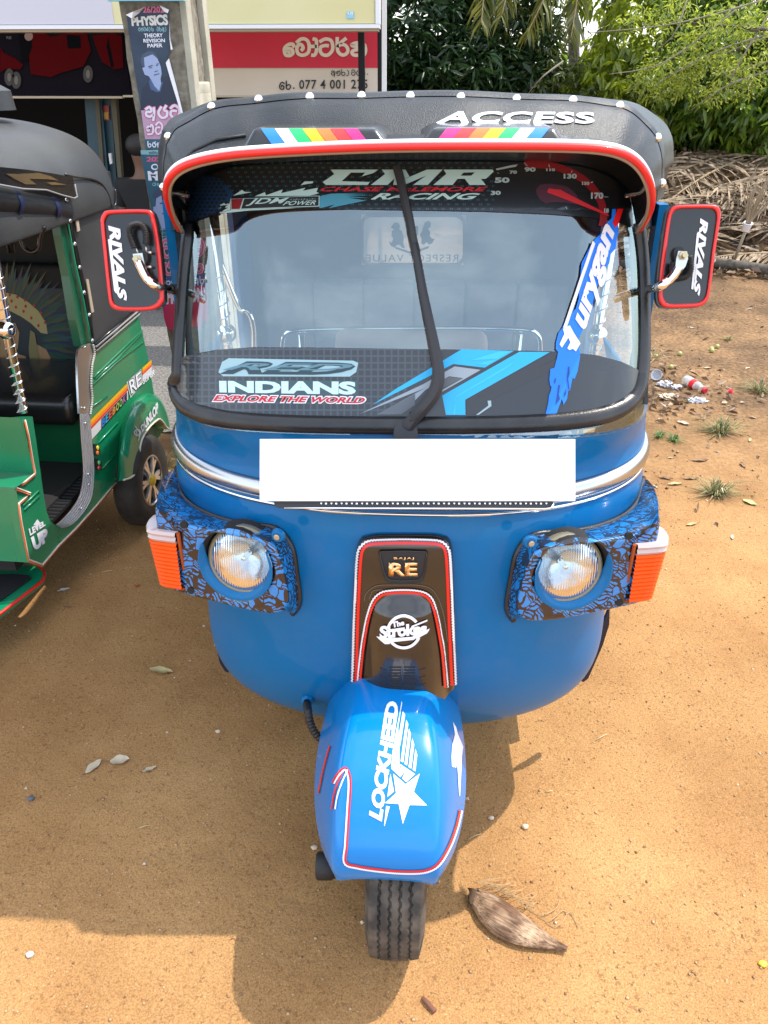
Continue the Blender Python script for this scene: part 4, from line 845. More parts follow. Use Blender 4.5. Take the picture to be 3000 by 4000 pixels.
# ribbed hose
hp = resample(cat_rom([hit(BV, 1202, 2735, .008), PY(1204, 2780, 1.235), PY(1214, 2830, 1.22), PY(1240, 2875, 1.21), PY(1285, 2915, 1.2)], 8), 90)
tube('ribbed_hose', hp, .009, RUB, BA, 10, scale=[1+.14*math.sin(i*2*math.pi/4.5) for i in range(90)]); lathe('hose_nut', [(0, .0001), (.0, .017), (.01, .015), (.012, .008)][::-1], hit(BV, 1202, 2728), (0, -1, .1), BLUE, BA, 8, smooth=False)
# dark mud flaps beside the tub
for s, pp in ((-1, [(826, 2400), (838, 2500), (858, 2590), (878, 2622), (892, 2628), (884, 2600), (868, 2520), (850, 2440)]), (1, [(2382, 2372), (2380, 2440), (2355, 2520), (2320, 2600), (2298, 2650), (2280, 2664), (2272, 2662), (2290, 2620), (2320, 2540), (2350, 2450)])):
    plate('mud_flap', [PY(x, y, 1.60) for x, y in pp], Vector((0, .012, 0)), mat('flap_navy', (.006, .012, .03), .5), BA)
# rear wheels and rear panel (hardly seen)
for s in (-1, 1):
    w_ = lathe('rear_wheel', [(-.05, .10), (-.055, .15), (-.05, .19), (0, .2), (.05, .19), (.055, .15), (.05, .10)], (s*.57, 2.85, .2), (1, 0, 0), MAT_TYRE, BA, 40, closed=True)
    lathe('wheel_disc', [(0, .11), (0, .0001)], (s*.58, 2.85, .2), (1, 0, 0), mat('rim_black', (.03, .03, .032), .4), w_, 30)
boxo('rear_body', (0, 3.0, .55), (1.28, .55, .40), BLUE2, BA, bev=.05)
# ======================= GREEN AUTO RICKSHAW =======================
_a = PZ(166, 2209, .28); _b = PZ(459, 1876, .28); gd = _b-_a; gd.z = 0; gd.normalize(); GA = Vector((_a.x, _a.y, 0)); GN = Vector((gd.y, -gd.x, 0))
def GV(s, o, z): return GA + gd*s + GN*o + Vector((0, 0, z))
def GP(px, py, off=0.0): return PPL(px, py, GA+GN*off, GN)
GR = thing('auto_rickshaw', GV(.4, -.6, 0), 'green three-wheeled auto rickshaw with open door and striped side, cut off by the frame', 'auto rickshaw')
side = [(78, 1632), (127, 1627), (142, 1725), (156, 1826), (170, 1930), (182, 1998), (196, 2035), (217, 2052), (242, 2063), (275, 2048), (308, 2008), (338, 1965), (352, 1915), (358, 1820), (356, 1720), (352, 1615), (348, 1500), (352, 1400), (362, 1352), (372, 1370), (542, 1225), (549, 1269), (578, 1395), (600, 1530), (640, 1680), (560, 1790), (459, 1876), (380, 1970), (300, 2062), (166, 2209), (120, 2198), (98, 2110), (72, 1963), (62, 1905), (138, 1850)]
sidep = plate('side_panel', [GP(x, y) for x, y in side], GN*-.03, GREEN, GR)
P0, P1, P2, P3 = GP(78, 1632, -.002), GP(138, 1850, -.002), GP(62, 1905, -.002), GP(120, 2198, -.002)
L = GN*-1.15
for nm, a, b in (('leg_shield', P0, P1), ('front_ledge', P1, P2), ('front_panel', P2, P3)):
    mk(nm, [a, a+L, b+L, b], [(0, 1, 2, 3)], GREEN, GR)
boxo('rubber_mat', GV(.35, -.6, .335), (1.1, .75, .012), BLKM, GR, rot=Matrix.Rotation(-math.atan2(gd.x, gd.y), 3, 'Z'))
bm = bmesh.new()
for k in range(26): sweep(bm, [GV(.02+k*.024, -.05, .343), GV(.02+k*.024, -.8, .343)], circ(.004, 4))
mr = frombm('mat_ribs', bm, BLKM, GR); mr['kind'] = 'stuff'
GRZ = Matrix.Rotation(-math.atan2(gd.x, gd.y), 3, 'Z')
boxo('seat_base', GV(.83, -.62, .45), (1.10, .40, .24), GREEND, GR, rot=GRZ, bev=.02)
LEATH = mat('seat_leather', (.014, .013, .014), .33, coat=.25, bump=.15, bscale=90)
boxo('seat_cushion', GV(.74, -.62, .618), (1.12, .46, .125), LEATH, GR, rot=GRZ, bev=.05)
boxo('rear_wall', GV(1.08, -.6, .9), (1.16, .03, 1.0), DARK, GR, rot=GRZ)
bk = boxo('seat_backrest', GV(1.0, -.6, .86), (1.13, .06, .40), DARK, GR, rot=GRZ, bev=.02)
bp0 = GV(.965, -.6, .8); BB = lambda x, y, o=0: PPL(x, y, bp0-gd*(o+.004), -gd)
# backrest print: a generic fan of feathers round a hidden face
NIGHT = P_('night_print', (.010, .020, .028)); decal('backrest_print', shape2d([(-260, 1120), (318, 1128), (370, 1420), (380, 1530), (-260, 1540)]), BB, .0, NIGHT, bk, 0)
FC = [P_('feather_teal', (.010, .06, .075)), P_('feather_olive', (.05, .055, .022)), P_('feather_navy', (.006, .02, .06)), P_('feather_green', (.012, .05, .03))]
for k in range(4):
    ps = []
    for j in range(16):
        a = R(-88+j*9.5+k*2.4); r0 = 150; r1 = 255+18*((j*7+k*3) % 5); w = 9; cx, cy = 5, 1330
        u = (math.cos(a), math.sin(a)); n_ = (-u[1], u[0])
        ps.append([(cx+u[0]*r0+n_[0]*3, cy+u[1]*r0+n_[1]*3), (cx+u[0]*(r0+r1)/2+n_[0]*w, cy+u[1]*(r0+r1)/2+n_[1]*w), (cx+u[0]*r1, cy+u[1]*r1), (cx+u[0]*(r0+r1)/2-n_[0]*w, cy+u[1]*(r0+r1)/2-n_[1]*w)])
    decal('backrest_print', shape2d(*ps), BB, .0006+.0003*k, FC[k], bk, 0)
band = [(0, 1140), (60, 1150), (110, 1180), (150, 1215), (180, 1262), (186, 1305), (160, 1300), (120, 1262), (80, 1235), (40, 1215), (0, 1205)]
decal('backrest_print', shape2d(band), BB, .002, P_('cream_print', (.36, .30, .13)), bk, 0)
decal('backrest_print', shape2d(*[[(x-6, y), (x, y-8), (x+6, y), (x, y+8)] for x, y in ((10, 1150), (38, 1152), (68, 1160), (98, 1172), (134, 1195), (160, 1222), (176, 1260), (30, 1190), (62, 1200), (92, 1216), (122, 1242), (150, 1272), (45, 1176), (100, 1196))]), BB, .0026, P_('red_diamond_print', (.34, .015, .015)), bk, 0)
decal('backrest_print', shape2d([(0, 1260), (60, 1262), (75, 1300), (70, 1360), (50, 1400), (0, 1400)], [(68, 1382), (100, 1392), (118, 1440), (122, 1520), (92, 1525), (80, 1470)], [(145, 1345), (180, 1365), (198, 1400), (196, 1480), (172, 1495), (150, 1420)]), BB, .0016, P_('skin_print', (.34, .20, .10)), bk, 0)
decal('backrest_print', shape2d([(118, 1290), (135, 1300), (150, 1380), (165, 1440), (172, 1500), (130, 1505), (120, 1450), (112, 1360)]), BB, .0024, P_('fur_print', (.20, .17, .07)), bk, 0)
decal('backrest_print', shape2d([(205, 1440), (225, 1460), (240, 1500), (212, 1510)], [(178, 1490), (205, 1480), (208, 1500), (180, 1508)]), BB, .0026, P_('maroon_tassel', (.25, .012, .02)), bk, 0)
# rear window in the dark hood, grab bar
boxo('rear_window', GV(1.05, -.75, 1.28), (.62, .01, .16), mat('dim_window', (.10, .11, .12), .3), GR, rot=GRZ)
tube('handlebar', cat_rom([PY(60, 820, 2.5), PY(72, 900, 2.5), PY(90, 960, 2.5), PY(120, 985, 2.5), PY(150, 970, 2.5), PY(158, 920, 2.5), PY(175, 885, 2.5)], 5), .007, BLK, GR)
tube('handle_stem', [PY(12, 840, 2.45), PY(48, 985, 2.45)], .014, BLK, GR)
# door edge metal
plate('steel_guard', [GP(x, y, .004) for x, y in [(302, 1395), (306, 1368), (325, 1350), (350, 1341), (363, 1345), (366, 1400), (358, 1470), (355, 1540), (352, 1616), (311, 1616), (305, 1500)]], GN*-.008, STEEL, GR, bev=.002)
ks = [((311, 1616), (352, 1616)), ((315, 1700), (358, 1700)), ((322, 1790), (366, 1790)), ((324, 1850), (368, 1850)), ((316, 1912), (362, 1925)), ((298, 1958), (345, 1972)), ((270, 1998), (318, 2012)), ((236, 2034), (280, 2050)), ((217, 2050), (242, 2063))]
A_ = cat_rom([(*a, 0) for a, b in ks], 4); B_ = cat_rom([(*b, 0) for a, b in ks], 4)
rows = []
for a, b in zip(A_, B_):
    r = []
    for k in range(25): q = a.lerp(b, k/24); r.append(GP(q.x, q.y, .004+(.0035 if k % 4 < 2 else 0)))
    rows.append(r)
vs, fs = grid(rows); ap = mk('aluminium_kick_strip', vs, fs, ALU, GR)
for x, y in ((331, 1356), (331, 1594), (334, 1653), (345, 1852), (346, 1892), (318, 1985)): ball('rivet', GP(x, y, .010), .005, CHR, GR, seg=10)
rope = resample(cat_rom([GP(362, 1346, .008), GP(369, 1380, .008), GP(360, 1430, .008), GP(356, 1500, .008), GP(360, 1560, .008), GP(353, 1618, .008)], 8), 120)
tube('rope_trim', rope, .0045, mat('rope', (.5, .47, .42), .7), GR, 6, scale=[1+.3*math.sin(i*1.6) for i in range(120)])
# body creases
for p in ([(365, 1475), (400, 1440), (480, 1362), (556, 1293)], [(372, 1480), (460, 1400), (556, 1300)], [(360, 1505), (450, 1420), (560, 1335)], [(360, 1590), (420, 1545)], [(400, 1830), (450, 1775)], [(385, 1730), (460, 1650)], [(90, 1975), (150, 1918), (155, 1935), (95, 1992)]):
    tube('body_crease', [GP(x, y, .001) for x, y in p], .0035, GREEN, GR, 6)
# tape trims
TAPE = P_('orange_trim', (.60, .12, .03)); CREAM = P_('cream_trim', (.66, .58, .48))
for p in ([(98, 1640), (112, 1700), (125, 1780), (138, 1848), (100, 1880), (62, 1905), (118, 1925), (100, 1945), (74, 1965), (84, 2040), (100, 2120), (112, 2185), (166, 2206), (230, 2130), (300, 2060), (380, 1970), (459, 1878)],):
    P = [GP(x, y, .003) for x, y in p]; tube('tape_trim', P, .0032, CREAM, GR, 6); tube('tape_trim', [q+Vector((0, 0, -.005))-gd*.004 for q in P], .0028, TAPE, GR, 6)
# rainbow waist stripe
def q4(x0, x1, f0, f1):   # band between the lower and upper stripe edges
    e = lambda x, f: (x, (1-f)*np.interp(x, [354, 588], [1640, 1405]) + f*np.interp(x, [354, 588], [1722, 1462]))
    return [e(x0, f0), e(x1, f0), e(x1, f1), e(x0, f1)]
for c_, f0, f1, nm in (((.80, .42, .0), 0, .2, 'yellow'), ((.85, .20, .02), .2, .36, 'orange'), ((.65, .03, .02), .36, .48, 'red'), ((.62, .62, .62), .48, 1, 'white')):
    decal('stripe_print', shape2d(q4(354, 500, f0, f1), q4(556, 592, f0, f1)), GP, .002+.0002*f0, P_('waist_'+nm, c_), GR, 0)
decal('stripe_print', shape2d(q4(396, 496, .5, 1.02)), GP, .003, BLP, GR, 0)
for k, (ch, c_) in enumerate(zip('BEEBOOK', [(.03, .20, .60), (.05, .35, .60), (.60, .10, .05), (.65, .25, .05), (.45, .55, .10), (.25, .55, .10), (.45, .08, .35)])):
    x0 = 399+k*13.6; q = q4(x0, x0+11.5, .55, .97); txt('sticker_letter', ch, q, GP, .0036, P_('letter_%d' % k, c_), GR, .03, 0, 1, 0)
decal('stripe_print', shape2d([(494, 1493), (552, 1440), (556, 1500), (510, 1555)]), GP, .0028, P_('grey_white', (.5, .52, .5)), GR, 0)
txt('sticker_letters', 'RE', [(500, 1490), (550, 1444), (555, 1505), (512, 1545)], GP, .0034, BLP, GR, .06, 0, 1, 0)
txt('sticker_letters', 'RE', [(503, 1490), (549, 1448), (554, 1501), (514, 1540)], GP, .0040, WHT, GR, .02, 0, 1, 0)
txt('sticker_letters', 'SUPER', [(558, 1480), (605, 1440), (605, 1462), (560, 1502)], GP, .0036, WHT, GR, .02, 0, 1, 0)
for k, (y0, cs) in enumerate(((1734, ((.75, .62, .03), (.80, .22, .02))), (1792, ((.15, .62, .20), (.70, .05, .04))))):
    x0 = 368+k*5; b_ = plate('light_strip', [GP(x, y, .006) for x, y in [(x0, y0), (x0+12, y0+2), (x0+24, y0+14), (x0+24, y0+42), (x0+8, y0+46), (x0+2, y0+40)]], GN*-.006, BLKM, GR)
    for j, c_ in enumerate(cs): lathe('coloured_dot', [(.0, .009), (.003, .008), (.004, .0001)], GP(x0+13, y0+15+j*20, .006), GN, P_('dot_%d%d' % (k, j), c_, .3, coat=.5), b_, 14)
# LEVEL UP
txt('sticker_letters', 'LEVEL', [(112, 2066), (176, 2032), (178, 2052), (118, 2094)], GP, .003, WHT, GR, .05, 0, 1, 0)
txt('sticker_letters', 'UP', [(120, 2100), (184, 2060), (190, 2110), (136, 2155)], GP, .003, WHT, GR, .07, 0, 1, 0)
decal('sticker_arrow', shape2d([(146, 2028), (130, 2052), (140, 2050), (142, 2062), (150, 2060), (150, 2048), (160, 2046)]), GP, .003, WHT, GR, 0)
# rear mudguard
oc = [(458, 1881), (459, 1800), (464, 1720), (474, 1665), (488, 1622), (510, 1580), (535, 1554), (565, 1538), (600, 1540), (625, 1556), (645, 1590), (658, 1630), (664, 1672)]
ic = [(482, 1875), (510, 1866), (530, 1846), (541, 1800), (547, 1750), (556, 1715), (572, 1685), (592, 1660), (612, 1643), (624, 1637), (638, 1650), (650, 1668), (660, 1677)]
oc = cat_rom([(*p, 0) for p in oc], 3); ic = cat_rom([(*p, 0) for p in ic], 3); rows = []
for k, (f_, off) in enumerate(((0, 0), (.05, .03), (.16, .052), (.3, .062), (.6, .068), (1, .07))):
    rows.append([GP(a.x, a.y, 0).lerp(GP(b.x, b.y, .07), 0) if f_ == 0 else GP(a.lerp(b, f_).x, a.lerp(b, f_).y, off) for a, b in zip(oc, ic)])
rows.append([p-GN*.05 for p in rows[-1]])
vs, fs = grid(rows); mg = autosmooth(mk('rear_mudguard', vs, fs, GREEN, GR, True), 60)
tube('tape_trim', [GP(b.x, b.y, .072) for b in ic], .004, CREAM, mg, 6)
txt('mudguard_letters', 'DUNLOP', [(549, 1665), (616, 1566), (620, 1610), (556, 1690)], lambda x, y, o: GP(x, y, .072), 0, WHT, mg, .05, 0, 1, 0)
decal('mudguard_logo', shape2d(ringarc(538, 1690, 14, 11, 0, 355, 20), [(524, 1660), (552, 1690), (540, 1725), (544, 1690)]), lambda x, y, o: GP(x, y, .072), 0, WHT, mg, 0)
txt('mudguard_letters', 'D', rect(533, 1682, 545, 1698), lambda x, y, o: GP(x, y, .072), 0, WHT, mg, 0, 0, 1, 0)
# rear wheel
wc = PZ(597, 1876, .2); TY2 = mat('tyre_black', (.016, .015, .014), .7, c2=(.035, .031, .028), nscale=20, bump=.25, bscale=150)
ty = lathe('tyre', [(-.10, .11), (-.105, .15), (-.095, .185), (-.075, .2), (-.02, .2), (-.005, .19), (.004, .17), (.004, .14), (-.002, .112)], wc, GN, TY2, GR, 56, closed=True)
lathe('rim', [(-.002, .112), (.0, .106), (-.004, .103)], wc, GN, STEEL, GR, 40); lathe('rim_barrel', [(-.004, .103), (-.03, .098)], wc, GN, mat('rim_black', (.03, .03, .032), .4), GR, 40)
lathe('wheel_disc', [(-.03, .098), (-.035, .03), (-.035, .0001)], wc, GN, mat('rim_black', (.03, .03, .032), .4), GR, 30)
u_ = Vector((0, 0, 1)); v_ = GN.cross(u_)
for k in range(6):
    a = k*math.pi/3+.3; r_ = u_*math.cos(a)+v_*math.sin(a); q_ = -u_*math.sin(a)+v_*math.cos(a)
    plate('spoke', [wc+r_*.02+q_*.012-GN*.004, wc+r_*.05+q_*.009-GN*.004, wc+r_*.10+q_*.024-GN*.006, wc+r_*.10+q_*.006-GN*.006, wc+r_*.07-GN*.005, wc+r_*.10-q_*.006-GN*.006, wc+r_*.10-q_*.024-GN*.006, wc+r_*.05-q_*.009-GN*.004, wc+r_*.02-q_*.012-GN*.004], -GN*.012, ALU, GR)
lathe('hub_cap', [(-.01, .024), (.004, .024), (.008, .018), (.009, .0001)], wc, GN, P_('hub_yellow', (.62, .42, .02), .35, coat=.4), GR, 24)
lathe('tyre', [(-.10, .11), (-.105, .15), (-.095, .185), (-.075, .2), (-.02, .2), (.0, .17), (-.002, .112)], wc-GN*1.08, GN, TY2, GR, 40, closed=True)
boxo('underbody', GV(.55, -.6, .30), (1.0, 1.1, .10), DARK, GR, rot=GRZ)
# pillars, post with spiral and ball
plate('door_pillar', [GP(x, y, -.01) for x, y in [(222, 812), (250, 850), (290, 1000), (330, 1180), (362, 1345), (318, 1352), (296, 1250), (270, 1080), (240, 920)]], GN*-.03, mat('green_dark_pillar', (.003, .10, .05), .35, coat=.4), GR)
sp0, sp1 = PPL(-14, 1060, GV(.1, -.03, 0), GN), PPL(88, 1612, GV(.1, -.03, 0), GN); pst = tube('grab_post', [sp0+(sp0-sp1)*.8, sp1], .016, CHR, GR, 14)
dr = (sp1-sp0).normalized(); o1 = dr.orthogonal().normalized(); o2 = dr.cross(o1)
bm = bmesh.new(); sweep(bm, [sp0+(sp1-sp0)*(t/95)+(o1*math.cos(t)+o2*math.sin(t))*.0163 for t in np.arange(0, 95, .35)], circ(.0018, 5)); frombm('post_spiral', bm, STEEL, pst, True)
ball('post_ball', PPL(24, 1288, GV(.1, -.03, 0), GN), .030, CHR, pst)
plate('step', [PZ(x, y, .2) for x, y in [(-500, 2235), (116, 2209), (150, 2216), (171, 2236), (168, 2258), (140, 2285), (0, 2392), (-120, 2480), (-500, 2560)]], (0, 0, -.02), GREEN, GR, bev=.004)
plate('step_mat', [PZ(x, y, .203) for x, y in [(-480, 2260), (60, 2245), (112, 2250), (122, 2262), (0, 2350), (-120, 2440), (-480, 2520)]], (0, 0, .004), BLKM, GR)
tube('step_edge', cat_rom([PZ(x, y, .195) for x, y in [(150, 2216), (171, 2236), (168, 2262), (140, 2290), (0, 2397), (-120, 2485)]], 4), .006, RED, GR, 8)
# hood
def hood(s, k, zs=1.0):
    cs = [(0, .0), (.002, .05), (-.012, .13), (-.05, .20), (-.12, .25), (-.24, .288), (-.42, .31), (-.6, .316)]
    cs = cs+[(-1.2-o, z) for o, z in cs[-2::-1]]
    return [GV(s, (-.6+(o+.6)*k), 1.28+z*zs) for o, z in cs]
rows = [cat_rom(hood(s, k, z), 3) for s, k, z in ((-1.0, .9, .95), (-.2, .97, .98), (.5, 1, 1), (.9, 1, 1), (1.02, .995, .98), (1.08, .97, .93), (1.12, .90, .80), (1.14, .78, .5))]
vs, fs = grid(rows); hd = mk('hood', vs, fs, VINYLG, GR, True); bake(hd, ('SOLIDIFY', dict(thickness=.01, offset=-1)), ('SUBSURF', dict(levels=1))); hd.data.polygons.foreach_set('use_smooth', [True]*len(hd.data.polygons))
plate('hood_side', [GP(x, y, -.004) for x, y in [(262, 775), (300, 690), (448, 734), (452, 816), (500, 1020), (542, 1222), (374, 1366), (357, 1232), (310, 1000)]], GN*-.012, VINYLG, GR)
plate('hood_rear', [GV(1.10, 0, .83), GV(1.10, -1.2, .83), GV(1.11, -1.12, 1.32), GV(1.11, -.08, 1.32)], gd*.01, VINYLG, GR)
tube('hood_piping', cat_rom([GP(x, y, .006) for x, y in [(255, 682), (300, 692), (360, 700), (400, 722), (425, 765), (436, 805), (452, 795), (450, 740)]], 5), .004, BLK, GR, 6)
for k, (c_, m_) in enumerate((((0, 0), BLK), ((2, 9), WHT2), ((4, 17), BLK), ((6, 24), WHT2))):
    tube('waist_piping', [GP(372+c_[0]*.5, 1346+c_[1], .004), GP(542+c_[0]*.3, 1202+c_[1], .004)], .0052, m_ if k % 2 == 0 else mat('pipe_grey', (.35, .35, .33), .4), GR, 8)
for x0, y0, x1, y1 in ((283, 780, 307, 905), (333, 1090, 362, 1222)): plate('foam_strip', [GP(x0, y0, .001), GP(x0+9, y0, .001), GP(x1+2, y1-4, .001), GP(x1-8, y1, .001)], GN*.004, mat('foam', (.45, .36, .26), .9), GR)
tube('edge_cord', [GP(x, y, .004) for x, y in [(258, 775), (275, 870), (300, 1010), (332, 1150), (352, 1270), (366, 1366)]], .005, BLK, GR, 6); tube('edge_cord', [GP(x, y, .004) for x, y in [(252, 790), (268, 880), (292, 1020), (322, 1150), (345, 1270), (360, 1350)]], .003, mat('green_cord', (.01, .30, .16), .5), GR, 6)
for x, y in ((258, 782), (272, 862), (291, 953), (310, 1044), (328, 1143), (348, 1230), (360, 1330)): ball('hood_stud', GP(x, y, .008), .008, CHR, GR, seg=10)
fl = plate('hood_flap', [GP(x, y, .03) for x, y in [(-300, 590), (0, 652), (100, 662), (200, 676), (285, 692), (292, 730), (301, 768), (290, 774), (240, 762), (180, 742), (90, 738), (0, 722), (-300, 690)]], GN*-.012, mat('gloss_vinyl', (.012, .012, .013), .2, coat=.4), GR)
for p in ([(20, 678), (70, 680), (150, 676), (195, 688), (226, 705), (190, 700), (110, 698), (60, 702)], [(56, 700), (110, 698), (140, 720), (100, 720)], [(178, 712), (215, 712), (258, 722), (200, 722)]):
    plate('gold_cutout', [GP(x, y, .0315) for x, y in p], GN*.002, mat('pale_gold', (.95, .72, .42), .3, metal=1), fl)
tube('flap_piping', [GP(x, y, .031) for x, y in [(-300, 690), (0, 722), (90, 738), (180, 742), (240, 762), (290, 775), (302, 768), (292, 720)]], .003, mat('grey_piping', (.25, .25, .25), .4), fl, 6)
tube('rolled_curtain_or_blocker', cat_rom([GP(-300, 740, -.02), GP(0, 780, -.02), GP(100, 800, -.02), (GP(200, 812, -.02)), GP(246, 830, -.02)], 5), .040, VINYL, GR, 14)
for x in (38, 185): lathe('curtain_strap', [(-.012, .041), (-.012, .043), (.012, .043), (.012, .041)], GP(x, 790 if x < 100 else 812, -.02), gd, P_('navy_strap', (.01, .02, .08)), GR, 20)
bl = lathe('roof_bump', [(0, .0001), (0, .07), (.06, .065), (.08, .03), (.082, .0001)], PY(-20, 430, 2.9), (0, 0, 1), VINYLG, GR, 24)
# ======================= GROUND =======================
def nonuni(lo, hi, c, w, n):
    t = np.linspace(-1, 1, n); s = np.sinh(t*4.2)/np.sinh(4.2); return np.where(s < 0, c+(c-lo)*s, c+(hi-c)*s)
from mathutils import noise
gx = nonuni(-60, 60, 0.1, 0, 420); gy = nonuni(-25, 90, 1.4, 0, 480)
GXX, GYY = np.meshgrid(gx, gy)
def vnoise(x, y, sc, seed):
    x = x*sc; y = y*sc; xi = np.floor(x).astype(int); yi = np.floor(y).astype(int); fx = x-xi; fy = y-yi
    fx = fx*fx*(3-2*fx); fy = fy*fy*(3-2*fy)
    def h(i, j): v = np.sin(i*127.1+j*311.7+seed*74.7)*43758.5453; return v-np.floor(v)
    return (h(xi, yi)*(1-fx)+h(xi+1, yi)*fx)*(1-fy)+(h(xi, yi+1)*(1-fx)+h(xi+1, yi+1)*fx)*fy
def ground_z(X, Y):
    n = vnoise(X, Y, 3, 1)*.010+vnoise(X, Y, 11, 2)*.005+vnoise(X, Y, 37, 3)*.0035+vnoise(X, Y, 90, 5)*.0022
    k = np.clip((Y-7.9)/2.6, 0, 1); k = k*k*(3-2*k); kx = np.clip((X-.7)/1.1, 0, 1); kx = kx*kx*(3-2*kx)
    return n-.012+k*kx*(.76+.12*vnoise(X, Y, 1.1, 9)+.05*vnoise(X, Y, 3.3, 8))
GZ = ground_z(GXX, GYY)
V = np.stack([GXX.ravel(), GYY.ravel(), GZ.ravel()], 1); nx, ny = len(gx), len(gy)
idx = np.arange(nx*ny).reshape(ny, nx); F = np.stack([idx[:-1, :-1].ravel(), idx[:-1, 1:].ravel(), idx[1:, 1:].ravel(), idx[1:, :-1].ravel()], 1)
def npmesh(name, V, F, m, smooth=False, cols=None, **k):
    me = bpy.data.meshes.new(name); me.vertices.add(len(V)); me.vertices.foreach_set('co', np.ascontiguousarray(V, dtype=np.float32).ravel())
    q = F.shape[1]; me.loops.add(F.size); me.loops.foreach_set('vertex_index', np.ascontiguousarray(F, dtype=np.int32).ravel())
    me.polygons.add(len(F)); me.polygons.foreach_set('loop_start', np.arange(0, F.size, q, dtype=np.int32)); me.polygons.foreach_set('loop_total', np.full(len(F), q, dtype=np.int32))
    me.update(calc_edges=True)
    if cols is not None:
        at = me.color_attributes.new('tint', 'FLOAT_COLOR', 'POINT'); at.data.foreach_set('color', np.ascontiguousarray(cols, dtype=np.float32).ravel())
    me.validate(); par = k.pop('parent', None); return link(name, me, m, par, smooth, **k)
SAND = bpy.data.materials.new('sand'); SAND.use_nodes = True; t = SAND.node_tree; N_, L_, b_ = nodes(SAND)
co = N_.new('ShaderNodeTexCoord')
def nse(sc, det=6, rough=.6, src=None):
    n = N_.new('ShaderNodeTexNoise'); n.inputs['Scale'].default_value = sc; n.inputs['Detail'].default_value = det; n.inputs['Roughness'].default_value = rough; L_.new(src or co.outputs['Object'], n.inputs['Vector']); return n.outputs['Fac']
def rmp(f, p0, c0, p1, c1):
    r = N_.new('ShaderNodeValToRGB'); e = r.color_ramp.elements; e[0].position = p0; e[1].position = p1; e[0].color = (*c0, 1); e[1].color = (*c1, 1); L_.new(f, r.inputs[0]); return r.outputs[0]
def mixc(f, a, b, typ='MIX'):
    n = N_.new('ShaderNodeMixRGB'); n.blend_type = typ
    for i, v in ((0, f), (1, a), (2, b)):
        if isinstance(v, (int, float)): n.inputs[i].default_value = v
        elif isinstance(v, tuple): n.inputs[i].default_value = (*v, 1)
        else: L_.new(v, n.inputs[i])
    return n.outputs[0]
base = rmp(nse(2.6, 5), .34, (.355, .190, .074), .68, (.465, .268, .112))
grain = rmp(nse(260, 3, .7), .32, (.60, .56, .52), .60, (1.12, 1.1, 1.08))
c_ = mixc(1.0, base, grain, 'MULTIPLY')
c_ = mixc(mth(t, 'MULTIPLY', mth(t, 'GREATER_THAN', nse(95, 3, .5), .63), .55), c_, (.17, .080, .032))
c_ = mixc(mth(t, 'MULTIPLY', mth(t, 'GREATER_THAN', nse(150, 2, .5), .70), .6), c_, (.52, .36, .20))
c_ = mixc(1.0, c_, rmp(nse(.9, 3, .5), .35, (.84, .82, .80), .65, (1.06, 1.06, 1.07)), 'MULTIPLY')
sp = N_.new('ShaderNodeSeparateXYZ'); L_.new(co.outputs['Object'], sp.inputs[0])
far = mth(t, 'MULTIPLY', mth(t, 'SUBTRACT', sp.outputs[1], 2.6), .55); far.node.use_clamp = True
dirt = rmp(nse(1.3, 6, .65), .40, (.125, .080, .045), .66, (.30, .185, .095))
spk = rmp(nse(38, 4, .7), .40, (.55, .5, .45), .62, (1.15, 1.1, 1.05)); dirt = mixc(1.0, dirt, spk, 'MULTIPLY')
c_ = mixc(far, c_, dirt)
L_.new(c_, b_.inputs['Base Color']); b_.inputs['Roughness'].default_value = .92; b_.inputs['Specular IOR Level'].default_value = .2
bu = N_.new('ShaderNodeBump'); bu.inputs['Strength'].default_value = .85; bu.inputs['Distance'].default_value = .0045
hsum = mth(t, 'ADD', mth(t, 'MULTIPLY', nse(120, 5, .65), .8), mth(t, 'MULTIPLY', nse(24, 4, .6), 1.3)); L_.new(hsum, bu.inputs['Height']); L_.new(bu.outputs[0], b_.inputs['Normal'])
npmesh('ground', V, F, SAND, True, kind='structure')
# loose grit: thousands of tiny stones
def grit(n, x0, x1, y0, y1, s0, s1, seed, name, m, label):
    r = np.random.default_rng(seed); P = np.stack([r.uniform(x0, x1, n), y0+(y1-y0)*r.random(n)**1.4], 1); S = s0+(s1-s0)*r.random(n)**5
    o8 = np.array([(1, 0, 0), (0, 1, 0), (-1, 0, 0), (0, -1, 0), (0, 0, .8), (0, 0, -.6)], float); f8 = np.array([(0, 1, 4), (1, 2, 4), (2, 3, 4), (3, 0, 4), (1, 0, 5), (2, 1, 5), (3, 2, 5), (0, 3, 5)])
    V = o8[None]*S[:, None, None]*r.uniform(.6, 1.25, (n, 6, 1)); a = r.uniform(0, 6.28, n); ca, sa = np.cos(a)[:, None], np.sin(a)[:, None]
    X = V[..., 0]*ca-V[..., 1]*sa; Y = V[..., 0]*sa+V[..., 1]*ca
    V = np.stack([X+P[:, :1], Y+P[:, 1:], V[..., 2]+ground_z(P[:, 0], P[:, 1])[:, None]+S[:, None]*.3], -1).reshape(-1, 3)
    npmesh(name, V, (f8[None]+np.arange(n)[:, None, None]*6).reshape(-1, 3), m, label=label, cat='grit', kind='stuff')
grit(15000, -1.5, 1.7, .5, 3.4, .0008, .0050, 3, 'grit', mat('grit_brown', (.22, .115, .05), .9, c2=(.50, .33, .18), nscale=55, ramp=(.4, .6)), 'small brown grit scattered over the sand round the vehicles')
grit(500, -1.5, 1.8, .5, 3.6, .0015, .0075, 4, 'pale_grit', mat('grit_pale', (.50, .38, .25), .8, c2=(.62, .52, .40), nscale=40), 'sparse pale grit stones lying on the orange sand')
